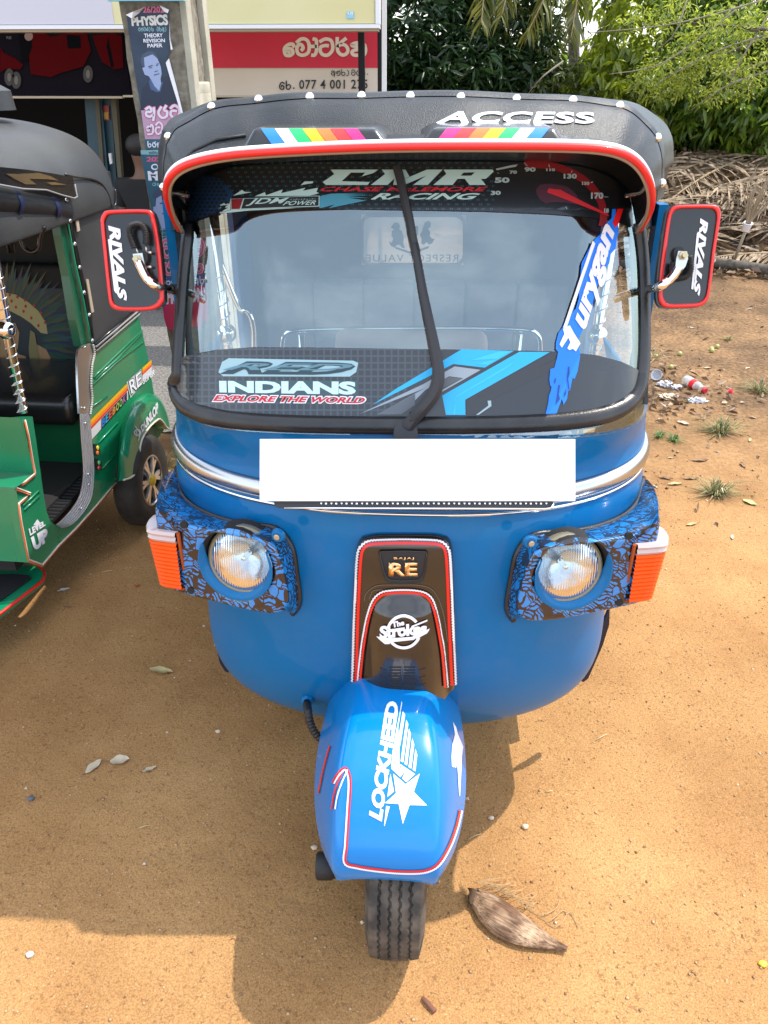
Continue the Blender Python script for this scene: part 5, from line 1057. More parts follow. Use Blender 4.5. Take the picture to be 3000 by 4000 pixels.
grit(2600, .6, 5.5, 3.2, 8.0, .003, .012, 5, 'leaf_crumbs', mat('crumb', (.12, .07, .035), .9, c2=(.40, .27, .14), nscale=30, ramp=(.4, .6)), 'dark crumbs of leaf and soil on the ground at right')
# grey gravel apron behind the green vehicle
gv = [( -7, 3.6), (-1.55, 3.75), (-1.2, 3.68), (-.95, 3.72), (-.55, 3.70), (-.4, 4.4), (-.45, 5.4), (-.6, 6.4), (-7, 6.4)]
gv = cat_rom([(x, y, 0) for x, y in gv], 5, closed=True)
mk('gravel_apron', [(p.x+.03*math.sin(i*2.3), p.y+.03*math.cos(i*1.7), .012) for i, p in enumerate(gv)], [list(range(len(gv)))], mat('gravel_grey', (.085, .078, .070), .95, c2=(.20, .185, .165), nscale=70, bump=.8, bscale=90, ramp=(.38, .62)), kind='structure')

# ======================= CONCRETE POLE AND POSTERS =======================
CONC = mat('old_concrete', (.125, .105, .075), .95, c2=(.25, .22, .17), nscale=26, bump=.9, bscale=55, detail=8)
CONL = mat('pale_concrete', (.34, .31, .235), .9, c2=(.46, .43, .34), nscale=9, bump=.5, bscale=60, detail=8)
yp = 3.5; pc = thing('utility_pole', (PY(580, 800, yp).x, yp+.17, 0), 'square weathered concrete pole with torn posters pasted on its front', 'pole')
xl, xr = PY(466, 10, yp).x, PY(703, 10, yp).x
bm = bmesh.new(); box(bm, ((xl+xr)/2, yp+.0275+.14, 2.2), (xr-xl, .335, 4.6))
bmesh.ops.subdivide_edges(bm, edges=[e for e in bm.edges if abs((e.verts[0].co-e.verts[1].co).z) > 1], cuts=60)
for v in bm.verts:
    if -.05 < v.co.z < 4.4: v.co += Vector((rng.normal(0, .0022), rng.normal(0, .002), 0))
pole_b = frombm('shaft', bm, CONC, pc)
y0r, y1r = yp+.0, yp+.335
for nm, ya, yb, za, zb_, m in (('flange', y0r-.003, y0r+.075, 0, 4.5, CONL), ('flange', y1r-.07, y1r+.003, 0, 4.5, CONL), ('web_fill', y0r+.075, y1r-.07, 0, PY(755, 330, yp+.17).z, CONL)):
    boxo(nm, (xr+.010, (ya+yb)/2, (za+zb_)/2), (.026 if nm == 'flange' else .021, yb-ya, zb_-za), m, pc, bev=.003)
boxo('web_lip', (xr+.006, (y0r+y1r)/2+.002, PY(755, 345, yp+.17).z+.0), (.03, .19, .05), CONL, pc, bev=.01)
PP = lambda x, y, o=0: PY(x, y, yp-.006-o)
def curl(q, m=None): mk('poster_curl', [PP(*a, b) for a, b in q], [tuple(range(len(q)))], WHT2, pc)
PINK = P_('poster_pink', (.62, .12, .22)); PNAVY = P_('poster_navy', (.018, .034, .065), .6, c2=(.03, .05, .085), nscale=12); LILAC = P_('poster_lilac', (.50, .30, .42)); TEALP = P_('poster_teal', (.035, .11, .16)); MINT = P_('poster_mint', (.22, .42, .44)); FACEP = P_('poster_face', (.30, .36, .55)); FACED = P_('poster_face_dark', (.05, .07, .13)); SHIRT = P_('poster_shirt', (.012, .022, .05)); MINTT = P_('poster_mint_text', (.28, .55, .58))
ZP = lambda *p: zc(350, 0, 3.0164, p)
SG = {'a': [[(.1, .35), (.4, .2), (.6, .4), (.5, .55), (.15, .55), (.12, .8), (.45, .9), (.7, .75)], [(.82, .25), (.85, .6), (.75, 1.15)]], 'b': [[(.1, .25), (.45, .05), (.88, .3), (.85, .75), (.45, .95), (.1, .72), (.2, .45), (.6, .45)]],
      'c': [[(.1, .5), (.28, .3), (.45, .5), (.28, .7), (.1, .55)], [(.45, .5), (.7, .2), (.92, .5), (.8, .9), (.2, .95)]], 'd': [[(.15, .0), (.12, .45), (.2, .85), (.55, .97), (.9, .7), (.65, .42), (.2, .55)]],
      'e': [[(.35, .2), (.1, .6), (.4, .95), (.85, .85), (.9, .5), (.6, .4), (.8, .1)]], 'f': [[(.1, .6), (.25, .4), (.42, .6), (.25, .85), (.1, .65)], [(.42, .6), (.7, .3), (.95, .6), (.7, .92), (.42, .65)], [(.55, .1), (.8, .05), (.9, .2)]], 'g': [[(.3, .1), (.6, .5), (.4, .95), (.1, .95)]], ' ': [],
      'h': [[(.9, .3), (.5, .15), (.1, .5), (.2, .9), (.7, .95), (.85, .65), (.5, .5), (.4, .7)]]}
def sinh(name, s, q, place, off, m, parent, w=.16):
    n = len(s); paths = [[((i+a*.88)/n, 1-b) for a, b in p] for i, ch in enumerate(s) for p in SG[ch]]
    W_ = math.dist(q[0], q[1])/n; H_ = math.dist(q[0], q[3]); px = [[tuple(v) for v in quadmap(p, q)] for p in paths]
    decal(name, stroke2d(px, w*min(W_, H_)), place, off, m, parent, 0)
# physics poster
decal('poster', shape2d(ZP((437, 190), (640, 90), (830, 68), (935, 130), (932, 250), (950, 590), (915, 690), (890, 740), (1000, 1040), (1100, 1370), (960, 1500), (900, 1640), (655, 1640), (600, 1250), (500, 640))), PP, .001, PNAVY, pc, 0)
decal('poster', shape2d(ZP((606, 1300), (1085, 1300), (1104, 1368), (960, 1500), (900, 1640), (655, 1640))), PP, .0018, LILAC, pc, 0)
txt('poster_text', '26/202', ZP((625, 78), (870, 70), (880, 150), (630, 152)), PP, .002, PINK, pc, .03, 0, 1, 0)
txt('poster_text', 'PHYSICS', ZP((486, 205), (915, 165), (930, 298), (498, 308)), PP, .002, P_('cream_text', (.62, .60, .55)), pc, .05, 0, .95, 0)
sinh('poster_text', 'ecbfgd bdag', ZP((570, 318), (915, 312), (915, 372), (575, 368)), PP, .002, MINTT, pc)
for s_, q_ in (('THEORY', ((640, 396), (860, 392), (862, 438), (645, 444))), ('REVISION', ((632, 458), (886, 454), (888, 498), (636, 502))), ('PAPER', ((680, 516), (858, 512), (860, 556), (682, 560)))):
    txt('poster_text', s_, ZP(*q_), PP, .002, WHT, pc, .02, 0, 1, 0)
decal('poster_portrait', shape2d(ZP((600, 1300), (610, 1060), (690, 960), (720, 930), (860, 900), (950, 900), (1010, 1060), (1085, 1300))), PP, .0018, SHIRT, pc, 0)
decal('poster_portrait', shape2d(ZP((600, 700), (625, 640), (690, 600), (760, 610), (810, 690), (800, 740), (640, 790), (615, 770))), PP, .0018, FACED, pc, 0)
decal('poster_portrait', shape2d(ZP((640, 680), (740, 640), (800, 690), (840, 790), (850, 870), (835, 930), (845, 980), (820, 1075), (770, 1030), (700, 900), (650, 880), (620, 800), (650, 790))), PP, .0024, FACEP, pc, 0)
decal('poster_portrait', shape2d(*[ZP(*p) for p in (((690, 780), (740, 765), (745, 775), (695, 795)), ((785, 752), (815, 745), (815, 757), (788, 762)), ((700, 800), (735, 790), (735, 800), (705, 808)), ((780, 768), (808, 765), (806, 775), (784, 778)), ((765, 840), (800, 830), (805, 838), (770, 850)), ((755, 880), (820, 862), (822, 872), (760, 892)), ((690, 960), (720, 1060), (735, 1065), (700, 950)))]), PP, .003, FACED, pc, 0)
decal('poster_portrait', shape2d(ZP((690, 960), (720, 930), (760, 1010), (820, 1075), (800, 1090), (735, 1060)), ZP((845, 980), (870, 960), (830, 1090), (822, 1078))), PP, .003, P_('collar_blue', (.05, .10, .22)), pc, 0)
for w_, m_, o_ in ((.32, PINK, .0034), (.20, P_('lilac_white', (.72, .66, .76)), .0042)):
    sinh('poster_text', 'aeb', ZP((650, 1230), (1090, 1235), (1085, 1400), (655, 1390)), PP, o_, m_, pc, w_); sinh('poster_text', 'cbf', ZP((660, 1440), (1000, 1420), (960, 1590), (670, 1590)), PP, o_, m_, pc, w_)
decal('poster', shape2d(ZP((650, 1640), (870, 1640), (870, 1770), (660, 1755)), ), PP, .001, TEALP, pc, 0); decal('poster', shape2d(ZP((600, 1770), (870, 1765), (870, 1825), (605, 1820))), PP, .0014, MINT, pc, 0)
sinh('poster_text', 'decb', ZP((680, 1665), (900, 1660), (900, 1735), (682, 1735)), PP, .002, WHT, pc, .2); sinh('poster_text', 'cbdea', ZP((698, 1785), (880, 1782), (880, 1815), (700, 1815)), PP, .002, BLP, pc)
decal('poster', shape2d([(550, 602), (700, 602), (745, 1050), (640, 1085), (622, 1000), (600, 860)]), PP, .0012, TEALP, pc, 0)
txt('poster_text', '2026', rect(572, 612, 650, 632), PP, .002, PINK, pc, .04, 0, 1, 0); txt('poster_text', 'COMBINED', rect(590, 640, 760, 664), PP, .002, WHT, pc, .03, 0, .9, 0)
txt('poster_text', 'MATHS', [(576, 668), (740, 668), (745, 706), (580, 706)], PP, .002, WHT, pc, .07, 0, .9, 0); sinh('poster_text', 'ecdb', rect(594, 712, 665, 726), PP, .002, MINTT, pc)
decal('poster_portrait', shape2d([(606, 900), (640, 890), (700, 880), (720, 960), (700, 975), (632, 960)]), PP, .0018, P_('shirt_teal', (.03, .11, .15)), pc, 0)
decal('poster_portrait', shape2d(*[rect(606+k*14, 888+k*1, 608+k*14, 965) for k in range(6)], *[rect(610, 895+k*14, 700, 897+k*14) for k in range(5)]), PP, .0022, P_('shirt_check', (.26, .40, .42)), pc, 0)
decal('poster_portrait', shape2d([(596, 765), (600, 745), (625, 735), (660, 740), (672, 780), (660, 800), (612, 790)]), PP, .0022, FACED, pc, 0)
decal('poster_portrait', shape2d([(610, 775), (640, 758), (668, 770), (670, 830), (650, 860), (655, 890), (632, 895), (618, 850), (600, 830), (598, 808), (608, 806)]), PP, .0026, FACEP, pc, 0)
decal('poster_portrait', shape2d(rect(624, 792, 640, 797), rect(652, 790, 664, 795), rect(634, 832, 656, 837), [(642, 800), (650, 822), (640, 824)]), PP, .0032, FACED, pc, 0)
for w_, m_, o_ in ((.34, P_('pink_light', (.75, .42, .50)), .0030), (.20, PINK, .0036)):
    sinh('poster_text', 'bcab', [(628, 935), (800, 925), (800, 1000), (636, 1010)], PP, o_, m_, pc, w_); sinh('poster_text', 'ebcd', [(636, 1020), (800, 1010), (800, 1065), (642, 1075)], PP, o_, m_, pc, w_)
decal('poster', shape2d([(640, 1080), (806, 1070), (808, 1115), (645, 1122)]), PP, .0014, P_('poster_blue', (.03, .10, .28)), pc, 0); sinh('poster_text', 'decbead', [(645, 1086), (800, 1078), (802, 1108), (648, 1114)], PP, .002, WHT, pc)
decal('poster', shape2d([(645, 1124), (800, 1116), (812, 1180), (815, 1260), (795, 1250), (780, 1290), (760, 1270), (735, 1300), (700, 1290), (668, 1292), (650, 1275), (640, 1240), (636, 1200)]), PP, .0014, P_('poster_red', (.55, .035, .10)), pc, 0)
txt('poster_text', 'FICTION', [(648, 1130), (800, 1122), (802, 1178), (650, 1190)], PP, .002, P_('lilac_white', (.72, .66, .76)), pc, .05, 0, .9, 0)
curl([((491, 58), .0), ((520, 45), .035), ((563, 28), .02), ((545, 50), .008), ((515, 72), .03)]); curl([((622, 20), .0), ((660, 38), .03), ((655, 52), .03), ((640, 45), .015)])
curl([((662, 85), 0), ((668, 180), .0), ((675, 192), .02), ((667, 195), .02), ((661, 140), .015)]); curl([((647, 245), 0), ((660, 228), .005), ((690, 340), .005), ((717, 450), .01), ((706, 440), .015), ((672, 330), .02)])
boxo('banner_rim', (PY(570, -8, 3.45).x, 3.45, PY(570, 4, 3.45).z+.03), (.30, .02, .06), P_('banner_cyan', (.16, .50, .62)), pc)

# ======================= SHOP WITH SIGNS =======================
CREAMS = mat('sign_cream', (.62, .58, .30), .6, c2=(.66, .62, .36), nscale=2); LILW = mat('sign_lilac', (.55, .55, .62), .6); FRM = mat('sign_frame', (.72, .74, .78), .4); CRIM = mat('sign_crimson', (.50, .006, .035), .5, c2=(.42, .005, .03), nscale=1.5); OFFW = mat('sign_offwhite', (.50, .44, .38), .6, c2=(.58, .53, .47), nscale=1.2)
def vplane(x0, y0, x1, y1, y, off=0): return [PY(x0, y1, y-off), PY(x1, y1, y-off), PY(x1, y0, y-off), PY(x0, y0, y-off)]
ys = 6.5
sg = thing('shop_sign', (PY(900, 380, ys).x, ys, 1.5), 'crimson and off-white shop sign with Sinhala lettering and a phone number', 'sign')
def vbox(name, x0, y0, x1, y1, y, th, m, parent, **k):
    """rectangle upright at distance y spanning the given picture columns at its middle"""
    a, b = PY(x0, (y0+y1)/2, y), PY(x1, (y0+y1)/2, y); zt, zb_ = PY(1500, y0, y).z, PY(1500, y1, y).z
    return boxo(name, ((a.x+b.x)/2, y+th/2, (zt+zb_)/2), (b.x-a.x, th, zt-zb_), m, parent, **k)
vbox('panel', 480, -260, 1492, 376, ys, .05, OFFW, sg); vbox('red_field', 480, -200, 1489, 265, ys-.004, .003, CRIM, sg)
vbox('edge_frame', 1491, -260, 1509, 384, ys-.008, .07, FRM, sg); vbox('lower_frame', 480, 373, 1490, 381, ys-.008, .06, mat('frame_cream', (.42, .36, .28), .5), sg)
PSG = lambda x, y, o=0: PY(x, y, ys-.006-o)
ZS = lambda *p: zc(1000, 80, 2.9625, p)
big = [ZS((440, 300), (425, 275), (380, 278), (338, 310), (328, 350), (345, 400), (395, 405), (428, 375), (415, 335), (380, 325), (365, 350), (385, 368)),
       ZS((475, 250), (530, 212), (590, 228), (615, 290), (605, 370), (545, 402), (490, 385), (472, 330), (495, 280), (530, 285), (545, 320), (530, 340)), ZS((645, 300), (690, 300)), ZS((668, 215), (695, 225), (700, 280), (698, 360), (678, 400), (652, 402)),
       ZS((745, 242), (800, 215), (865, 230), (888, 290), (880, 350), (835, 398), (780, 398), (745, 360), (750, 308), (800, 290), (830, 292)), ZS((940, 205), (940, 290), (950, 360), (1000, 400), (1050, 380), (1062, 330), (1030, 285), (980, 280), (945, 300)), ZS((1035, 212), (1000, 240), (975, 262)),
       ZS((1260, 290), (1225, 262), (1150, 262), (1105, 285), (1150, 298), (1215, 298)), ZS((1205, 340), (1150, 340), (1110, 365), (1130, 398), (1190, 402), (1250, 395), (1268, 350), (1262, 300))]
decal('sign_letters', stroke2d(big, 13.5, 5), PSG, .002, mat('letter_beige', (.55, .48, .40), .6), sg, 0)
sinh('sign_letters', 'acdgbed', ZS((868, 565), (1275, 565), (1275, 640), (868, 640)), PSG, .002, BLP, sg, .16); decal('sign_letters', shape2d(ZS((1285, 615), (1297, 615), (1297, 628), (1285, 628))), PSG, .002, BLP, sg, 0)
sinh('sign_letters', 'hd', ZS((268, 700), (415, 700), (415, 800), (268, 800)), PSG, .002, BLP, sg, .2)
txt('sign_letters', '. 077 4 001 275', ZS((428, 688), (1292, 682), (1292, 790), (428, 795)), PSG, .002, BLP, sg, .015, 0, 1.1, 0)
yt = 5.6
cs = thing('canopy_sign', (PY(700, 60, yt).x, yt, 2), 'long cream and lilac overhead sign board in a white metal frame', 'sign')
vbox('panel', -900, -900, 1462, 92, yt, .12, CREAMS, cs); vbox('lilac_field', -900, -900, 370, 92, yt-.004, .004, LILW, cs)
vbox('frame_rail', -900, 94, 1482, 110, yt-.012, .14, FRM, cs); vbox('frame_rail', 1464, -900, 1482, 93, yt-.012, .14, FRM, cs); vbox('drip_edge', -900, 111, 1478, 122, yt+.0, .12, mat('wood_edge', (.35, .28, .19), .7), cs)
vbox('sticker', 1354, 44, 1382, 72, yt-.006, .002, P_('sky_sticker', (.25, .55, .72)), cs); txt('sticker_text', 'UJ', rect(1358, 46, 1378, 60), lambda x, y, o: PY(x, y, yt-.009), 0, WHT, cs, .02, 0, 1, 0)
for x, w_ in ((1412, .022), (1483, .014)):
    p = PY(x, 200, yt+.25); o = boxo('sign_post', (p.x, p.y, 1.05), (w_*2, w_*2, 2.1), mat('post_black', (.008, .009, .010), .6, spec=.2), None, bev=.006)
    tagd(o, 'thick black steel post holding the cream sign' if w_ > .02 else 'thin black steel post at the right end of the cream sign', 'post')
bn = thing('banner', (PY(200, 250, 6.6).x, 6.6, 1.6), 'dark banner printed with red three-wheelers hanging over the shop front', 'banner')
vbox('sheet', -900, -100, 478, 376, 6.62, .02, mat('banner_night', (.008, .007, .012), .9, spec=.05), bn); vbox('bottom_rail', -900, 377, 478, 386, 6.6, .05, mat('frame_cream', (.42, .36, .28), .5), bn)
PB2 = lambda x, y, o=0: PY(x, y, 6.612-o)
ZN = lambda *p: zc(0, 0, 1.659, p)
decal('banner_print', shape2d(ZN((0, 300), (20, 340), (100, 380), (150, 420), (130, 450), (40, 445), (0, 470)), ZN((130, 240), (180, 215), (290, 215), (330, 240), (430, 215), (560, 210), (590, 330), (540, 430), (400, 470), (330, 500), (200, 480), (180, 300)), ZN((600, 230), (740, 215), (790, 240), (800, 440), (740, 450), (660, 400), (620, 300))), PB2, 0, mat('banner_red', (.07, .003, .005), .9, spec=.05), bn, 0)
decal('banner_print', shape2d(ZN((120, 215), (200, 210), (210, 300), (175, 400), (140, 400)), ZN((430, 225), (520, 230), (525, 310), (440, 315)), ZN((700, 240), (740, 430), (720, 440), (690, 300))), PB2, .001, mat('banner_black', (.004, .004, .006), .9, spec=.05), bn, 0)
for cx, cy in ((105, 520), (570, 480), (60, 500)): decal('banner_wheel', shape2d([ZN((cx+32*math.cos(a), cy+56*math.sin(a)))[0] for a in np.linspace(0, 6.28, 17)[:-1]]), PB2, .0014, P_('banner_tyre', (.012, .012, .014)), bn, 0); decal('banner_wheel', shape2d([ZN((cx+13*math.cos(a), cy+28*math.sin(a)))[0] for a in np.linspace(0, 6.28, 13)[:-1]]), PB2, .002, P_('banner_rim', (.10, .09, .09)), bn, 0)
decal('banner_print', shape2d([ZN((186+28*math.cos(a), 235+30*math.sin(a)))[0] for a in np.linspace(0, 6.28, 13)[:-1]]), PB2, .0022, P_('banner_lamp', (.22, .15, .15)), bn, 0)
txt('banner_text', 'RE', ZN((42, 234), (74, 236), (74, 254), (42, 252)), PB2, .002, P_('banner_rim', (.10, .09, .09)), bn, .02, 0, 1, 0)
shop = thing('shop_building', (-3.5, 9, 0), 'low dark open-fronted shop building behind the signs', 'shop')
wallm = mat('shop_wall', (.018, .016, .015), .9, spec=.1)
boxo('rear_wall', (-4.2, 10.5, 1.5), (7.2, .15, 3.0), wallm, shop); boxo('roof_slab', (-4.2, 8.6, 3.08), (7.2, 4.2, .12), wallm, shop); boxo('side_wall', (-.68, 8.7, 1.5), (.12, 3.6, 3.0), wallm, shop)
boxo('side_wall', (-7.6, 8.7, 1.5), (.12, 3.6, 3.0), wallm, shop); boxo('shop_floor', (-4.2, 8.6, .05), (6.9, 4.0, .08), wallm, shop)
TEALD = mat('teal_door', (.012, .055, .085), .5, c2=(.02, .075, .11), nscale=5); WOODD = mat('door_wood', (.10, .09, .06), .7)
dr_ = thing('shop_door', PY(290, 400, 6.9), 'half-open dark teal door leaf with white handle in a wooden frame', 'door')
def vpl(name, x0, y0, x1, y1, y, th, m, parent, x0b=None, x1b=None):
    q = [PY(x0, y0, y), PY(x1, y0, y), PY(x1b or x1, y1, y), PY(x0b or x0, y1, y)]; return plate(name, q, (0, th, 0), m, parent)
vpl('door_leaf', 330, 386, 395, 930, 6.9, .04, TEALD, dr_, 372, 446); vpl('door_leaf', 385, 386, 433, 930, 6.95, .04, TEALD, dr_, 432, 470); vpl('door_stile', 370, 386, 386, 930, 6.88, .03, WOODD, dr_, 412, 426); vpl('door_frame', 432, 386, 452, 760, 6.85, .06, WOODD, dr_, 466, 480)
plate('door_handle', [PY(x, y, 6.86) for x, y in [(428, 598), (438, 598), (442, 638), (434, 640)]], (0, -.03, 0), FRM, dr_, bev=.004)
vpl('notice', 393, 412, 425, 470, 6.93, .002, P_('notice_red', (.35, .03, .02)), dr_, 396, 428); vpl('notice', 404, 438, 424, 466, 6.925, .002, P_('notice_gold', (.50, .25, .03)), dr_)
# seated person in the doorway, mostly hidden by the pole
bx = PY(545, 700, 6.2).x; pe = thing('person', (bx, 6.3, 0), 'person in a black shirt seated in the dark shop doorway behind the pole', 'person')
def skin(name, vs, es, m, parent, lv=2):
    me = bpy.data.meshes.new(name); me.from_pydata([v[0] for v in vs], es, []); o = link(name, me, m, parent)
    md = o.modifiers.new('s', 'SKIN'); 
    for i, v in enumerate(vs): me.skin_vertices[0].data[i].radius = (v[1], v[1] if len(v) < 3 else v[2])
    me.skin_vertices[0].data[0].use_root = True; o.modifiers.new('d', 'SUBSURF').levels = lv
    dg = bpy.context.evaluated_depsgraph_get(); dg.update(); n = bpy.data.meshes.new_from_object(o.evaluated_get(dg)); o.modifiers.clear(); o.data = n; n.polygons.foreach_set('use_smooth', [True]*len(n.polygons)); return o
SK = mat('skin', (.13, .065, .04), .6); y_ = 6.3
vb = [((bx, y_, .50), .13, .10), ((bx, y_, .70), .12, .09), ((bx, y_-.01, .92), .15, .10), ((bx, y_, 1.03), .06), ((bx, y_-.01, 1.10), .055), ((bx, y_-.02, 1.19), .085, .095), ((bx, y_-.01, 1.27), .07, .08),
      ((bx-.19, y_, .98), .055), ((bx-.22, y_-.03, .72), .043), ((bx-.12, y_-.25, .62), .032), ((bx+.19, y_, .98), .055), ((bx+.22, y_-.03, .72), .043), ((bx+.12, y_-.25, .62), .032),
      ((bx-.12, y_-.1, .50), .085), ((bx-.14, y_-.42, .50), .065), ((bx-.14, y_-.42, .12), .045), ((bx-.14, y_-.55, .05), .035), ((bx+.12, y_-.1, .50), .085), ((bx+.14, y_-.42, .50), .065), ((bx+.14, y_-.42, .12), .045), ((bx+.14, y_-.55, .05), .035)]
skin('body', vb, [(0, 1), (1, 2), (2, 3), (3, 4), (4, 5), (5, 6), (2, 7), (7, 8), (8, 9), (2, 10), (10, 11), (11, 12), (0, 13), (13, 14), (14, 15), (15, 16), (0, 17), (17, 18), (18, 19), (19, 20)], SK, pe)
skin('shirt', [((bx, y_, .52), .14, .11), ((bx, y_, .70), .135, .105), ((bx, y_-.01, .93), .165, .115), ((bx, y_, 1.02), .075), ((bx-.19, y_, .98), .072), ((bx-.215, y_-.02, .80), .062), ((bx+.19, y_, .98), .072), ((bx+.215, y_-.02, .80), .062)], [(0, 1), (1, 2), (2, 3), (2, 4), (4, 5), (2, 6), (6, 7)], mat('black_cloth', (.008, .008, .009), .9), pe)
skin('trousers', [((bx, y_, .50), .14, .12), ((bx-.12, y_-.1, .50), .10), ((bx-.14, y_-.42, .50), .082), ((bx-.14, y_-.42, .14), .06), ((bx+.12, y_-.1, .50), .10), ((bx+.14, y_-.42, .50), .082), ((bx+.14, y_-.42, .14), .06)], [(0, 1), (1, 2), (2, 3), (0, 4), (4, 5), (5, 6)], mat('dark_trousers', (.015, .015, .02), .9), pe)
ball('hair', (bx, y_+.01, 1.26), .098, mat('hair', (.006, .005, .005), .6), pe, (1, 1, .85)); 
for e in (-.03, .03): ball('eye', (bx+e, y_-.106, 1.215), .009, P_('eye_dark', (.03, .02, .02)), pe, seg=8)
ball('nose', (bx, y_-.115, 1.19), .014, SK, pe, (.8, 1, 1.4), seg=8)
for o in [pe]+list(pe.children): pass
for o in pe.children:
    for v in o.data.vertices: v.co.y = 2*y_-v.co.y
    o.data.flip_normals()
st_ = thing('stool', (bx, y_+.03, 0), 'small dark stool under the seated person', 'stool'); boxo('seat', (bx, y_+.03, .365), (.34, .34, .04), WOODD, st_)
for a in (-.14, .14):
    for b in (-.14, .14): boxo('leg', (bx+a, y_+.03+b, .175), (.035, .035, .34), WOODD, st_)
# ======================= VEGETATION =======================
def leafmat(name, c1, c2, tr=.5, sc=1.5):
    m = bpy.data.materials.new(name); m.use_nodes = True; t = m.node_tree
    for n in list(t.nodes): t.nodes.remove(n)
    o = t.nodes.new('ShaderNodeOutputMaterial'); at = t.nodes.new('ShaderNodeAttribute'); at.attribute_name = 'tint'
    r = t.nodes.new('ShaderNodeMixRGB'); r.inputs[1].default_value = (*c1, 1); r.inputs[2].default_value = (*c2, 1); t.links.new(at.outputs['Fac'], r.inputs[0])
    d = t.nodes.new('ShaderNodeBsdfDiffuse'); l = t.nodes.new('ShaderNodeBsdfTranslucent'); x = t.nodes.new('ShaderNodeMixShader'); x.inputs[0].default_value = tr
    g = t.nodes.new('ShaderNodeBsdfGlossy'); g.inputs['Roughness'].default_value = .35; y = t.nodes.new('ShaderNodeMixShader'); y.inputs[0].default_value = .045
    t.links.new(r.outputs[0], d.inputs[0]); t.links.new(r.outputs[0], l.inputs[0]); t.links.new(d.outputs[0], x.inputs[1]); t.links.new(l.outputs[0], x.inputs[2])
    t.links.new(x.outputs[0], y.inputs[1]); t.links.new(g.outputs[0], y.inputs[2]); t.links.new(y.outputs[0], o.inputs[0]); return m
def leaves(name, C, per, spread, Ln, Wd, droop, m, parent=None, seed=1, **k):
    """whorls of long pointed leaves round each twig tip in C"""
    r = np.random.default_rng(seed); C = np.asarray(C, float); n = len(C)*per; c = np.repeat(C, per, 0); shade = np.repeat(r.random(len(C)), per)
    a = r.uniform(0, 2*np.pi, n); el = r.normal(droop, .45, n); D = np.stack([np.cos(a)*np.cos(el), np.sin(a)*np.cos(el), np.sin(el)], 1)
    p = c + D*r.uniform(0, spread, (n, 1)) + r.normal(0, spread*.25, (n, 3)); L = Ln*r.uniform(.6, 1.25, (n, 1)); Wn = Wd*r.uniform(.7, 1.2, (n, 1))
    S = np.cross(D, r.normal(0, 1, (n, 3))+np.array([0, 0, .8])); S /= np.linalg.norm(S, axis=1, keepdims=True)+1e-9; Nn = np.cross(S, D)
    sag = np.array([0, 0, -1.])*L*.18
    q = np.stack([p, p+D*L*.4+S*Wn*.5+Nn*Wn*.12, p+D*L*.8+S*Wn*.28+sag*.6, p+D*L+sag, p+D*L*.8-S*Wn*.28+sag*.6, p+D*L*.4-S*Wn*.5+Nn*Wn*.12], 1)
    V = q.reshape(-1, 3); b = np.arange(n)[:, None]*6; F = np.concatenate([b+np.array([[0, 1, 2, 3]]), b+np.array([[0, 3, 4, 5]])], 0)
    tint = np.clip(shade*.7+r.random(n)*.45-.05, 0, 1); col = np.repeat(np.stack([tint, tint, tint, np.ones(n)], 1), 6, 0)
    return npmesh(name, V, F, m, cols=col, parent=parent, **k)
def blob(n, c, rad, seed, hollow=.45):
    r = np.random.default_rng(seed); d = r.normal(0, 1, (n, 3)); d /= np.linalg.norm(d, axis=1, keepdims=True); u = hollow+(1-hollow)*r.random((n, 1))**.6
    return np.asarray(c)+d*u*np.asarray(rad)
BARK = mat('bark', (.06, .05, .04), .9, c2=(.13, .11, .085), nscale=30, bump=.6, bscale=30)
MANGO = leafmat('mango_leaf', (.012, .036, .012), (.045, .10, .028), .35); OLIVE = leafmat('olive_leaf', (.05, .085, .02), (.18, .22, .05), .5)
FEATH = leafmat('feathery_leaf', (.10, .16, .02), (.50, .56, .07), .62); LIME = leafmat('lime_leaf', (.09, .16, .012), (.60, .68, .05), .68); GREENL = leafmat('green_leaf', (.05, .12, .015), (.32, .46, .045), .6); YEL = leafmat('yellow_leaf', (.16, .20, .04), (.42, .42, .10), .5)
def tree(name, label, base, lean, h, blobs, m, per, spread, Ln, Wd, droop, seed, n_each, cat='tree', group=None):
    t = thing(name, base, label, cat, group); b = Vector(base); top = b+Vector((lean[0], lean[1], h))
    tube('trunk', cat_rom([b-Vector((0, 0, .1)), b.lerp(top, .35)+Vector((.08, .05, 0)), b.lerp(top, .7)-Vector((.06, 0, 0)), top], 4), .11, BARK, t, 10, scale=list(np.linspace(1.2, .45, 13)))
    C = []
    for i, (c, rd) in enumerate(blobs):
        C.append(blob(n_each, c, rd, seed*31+i))
        s_ = b.lerp(top, min(.95, .4+.1*i)); tube('limb', cat_rom([s_, s_.lerp(Vector(c), .5)+Vector((0, 0, .12)), Vector(c)], 4), .035, BARK, t, 6, scale=list(np.linspace(1, .35, 9)))
    leaves('crown', np.concatenate(C), per, spread, Ln, Wd, droop, m, t, seed); return t
def at(px, py, y): p = PY(px, py, y); return (p.x, p.y, p.z)
tree('mango_tree', 'dark dense mango tree directly right of the shop sign', (.75, 12.5, 0), (.2, .2), 4, [(at(1600, 120, 11.5), (.85, .9, .8)), (at(1780, 300, 11.3), (.9, .8, .6)), (at(1950, 90, 11.8), (.8, .9, .8)), (at(1560, 380, 11.6), (.6, .8, .5)), (at(1700, -250, 12), (1.6, 1.2, .9)), (at(2000, 330, 11.6), (.6, .7, .5))], MANGO, 11, .07, .17, .042, -.25, 3, 300)
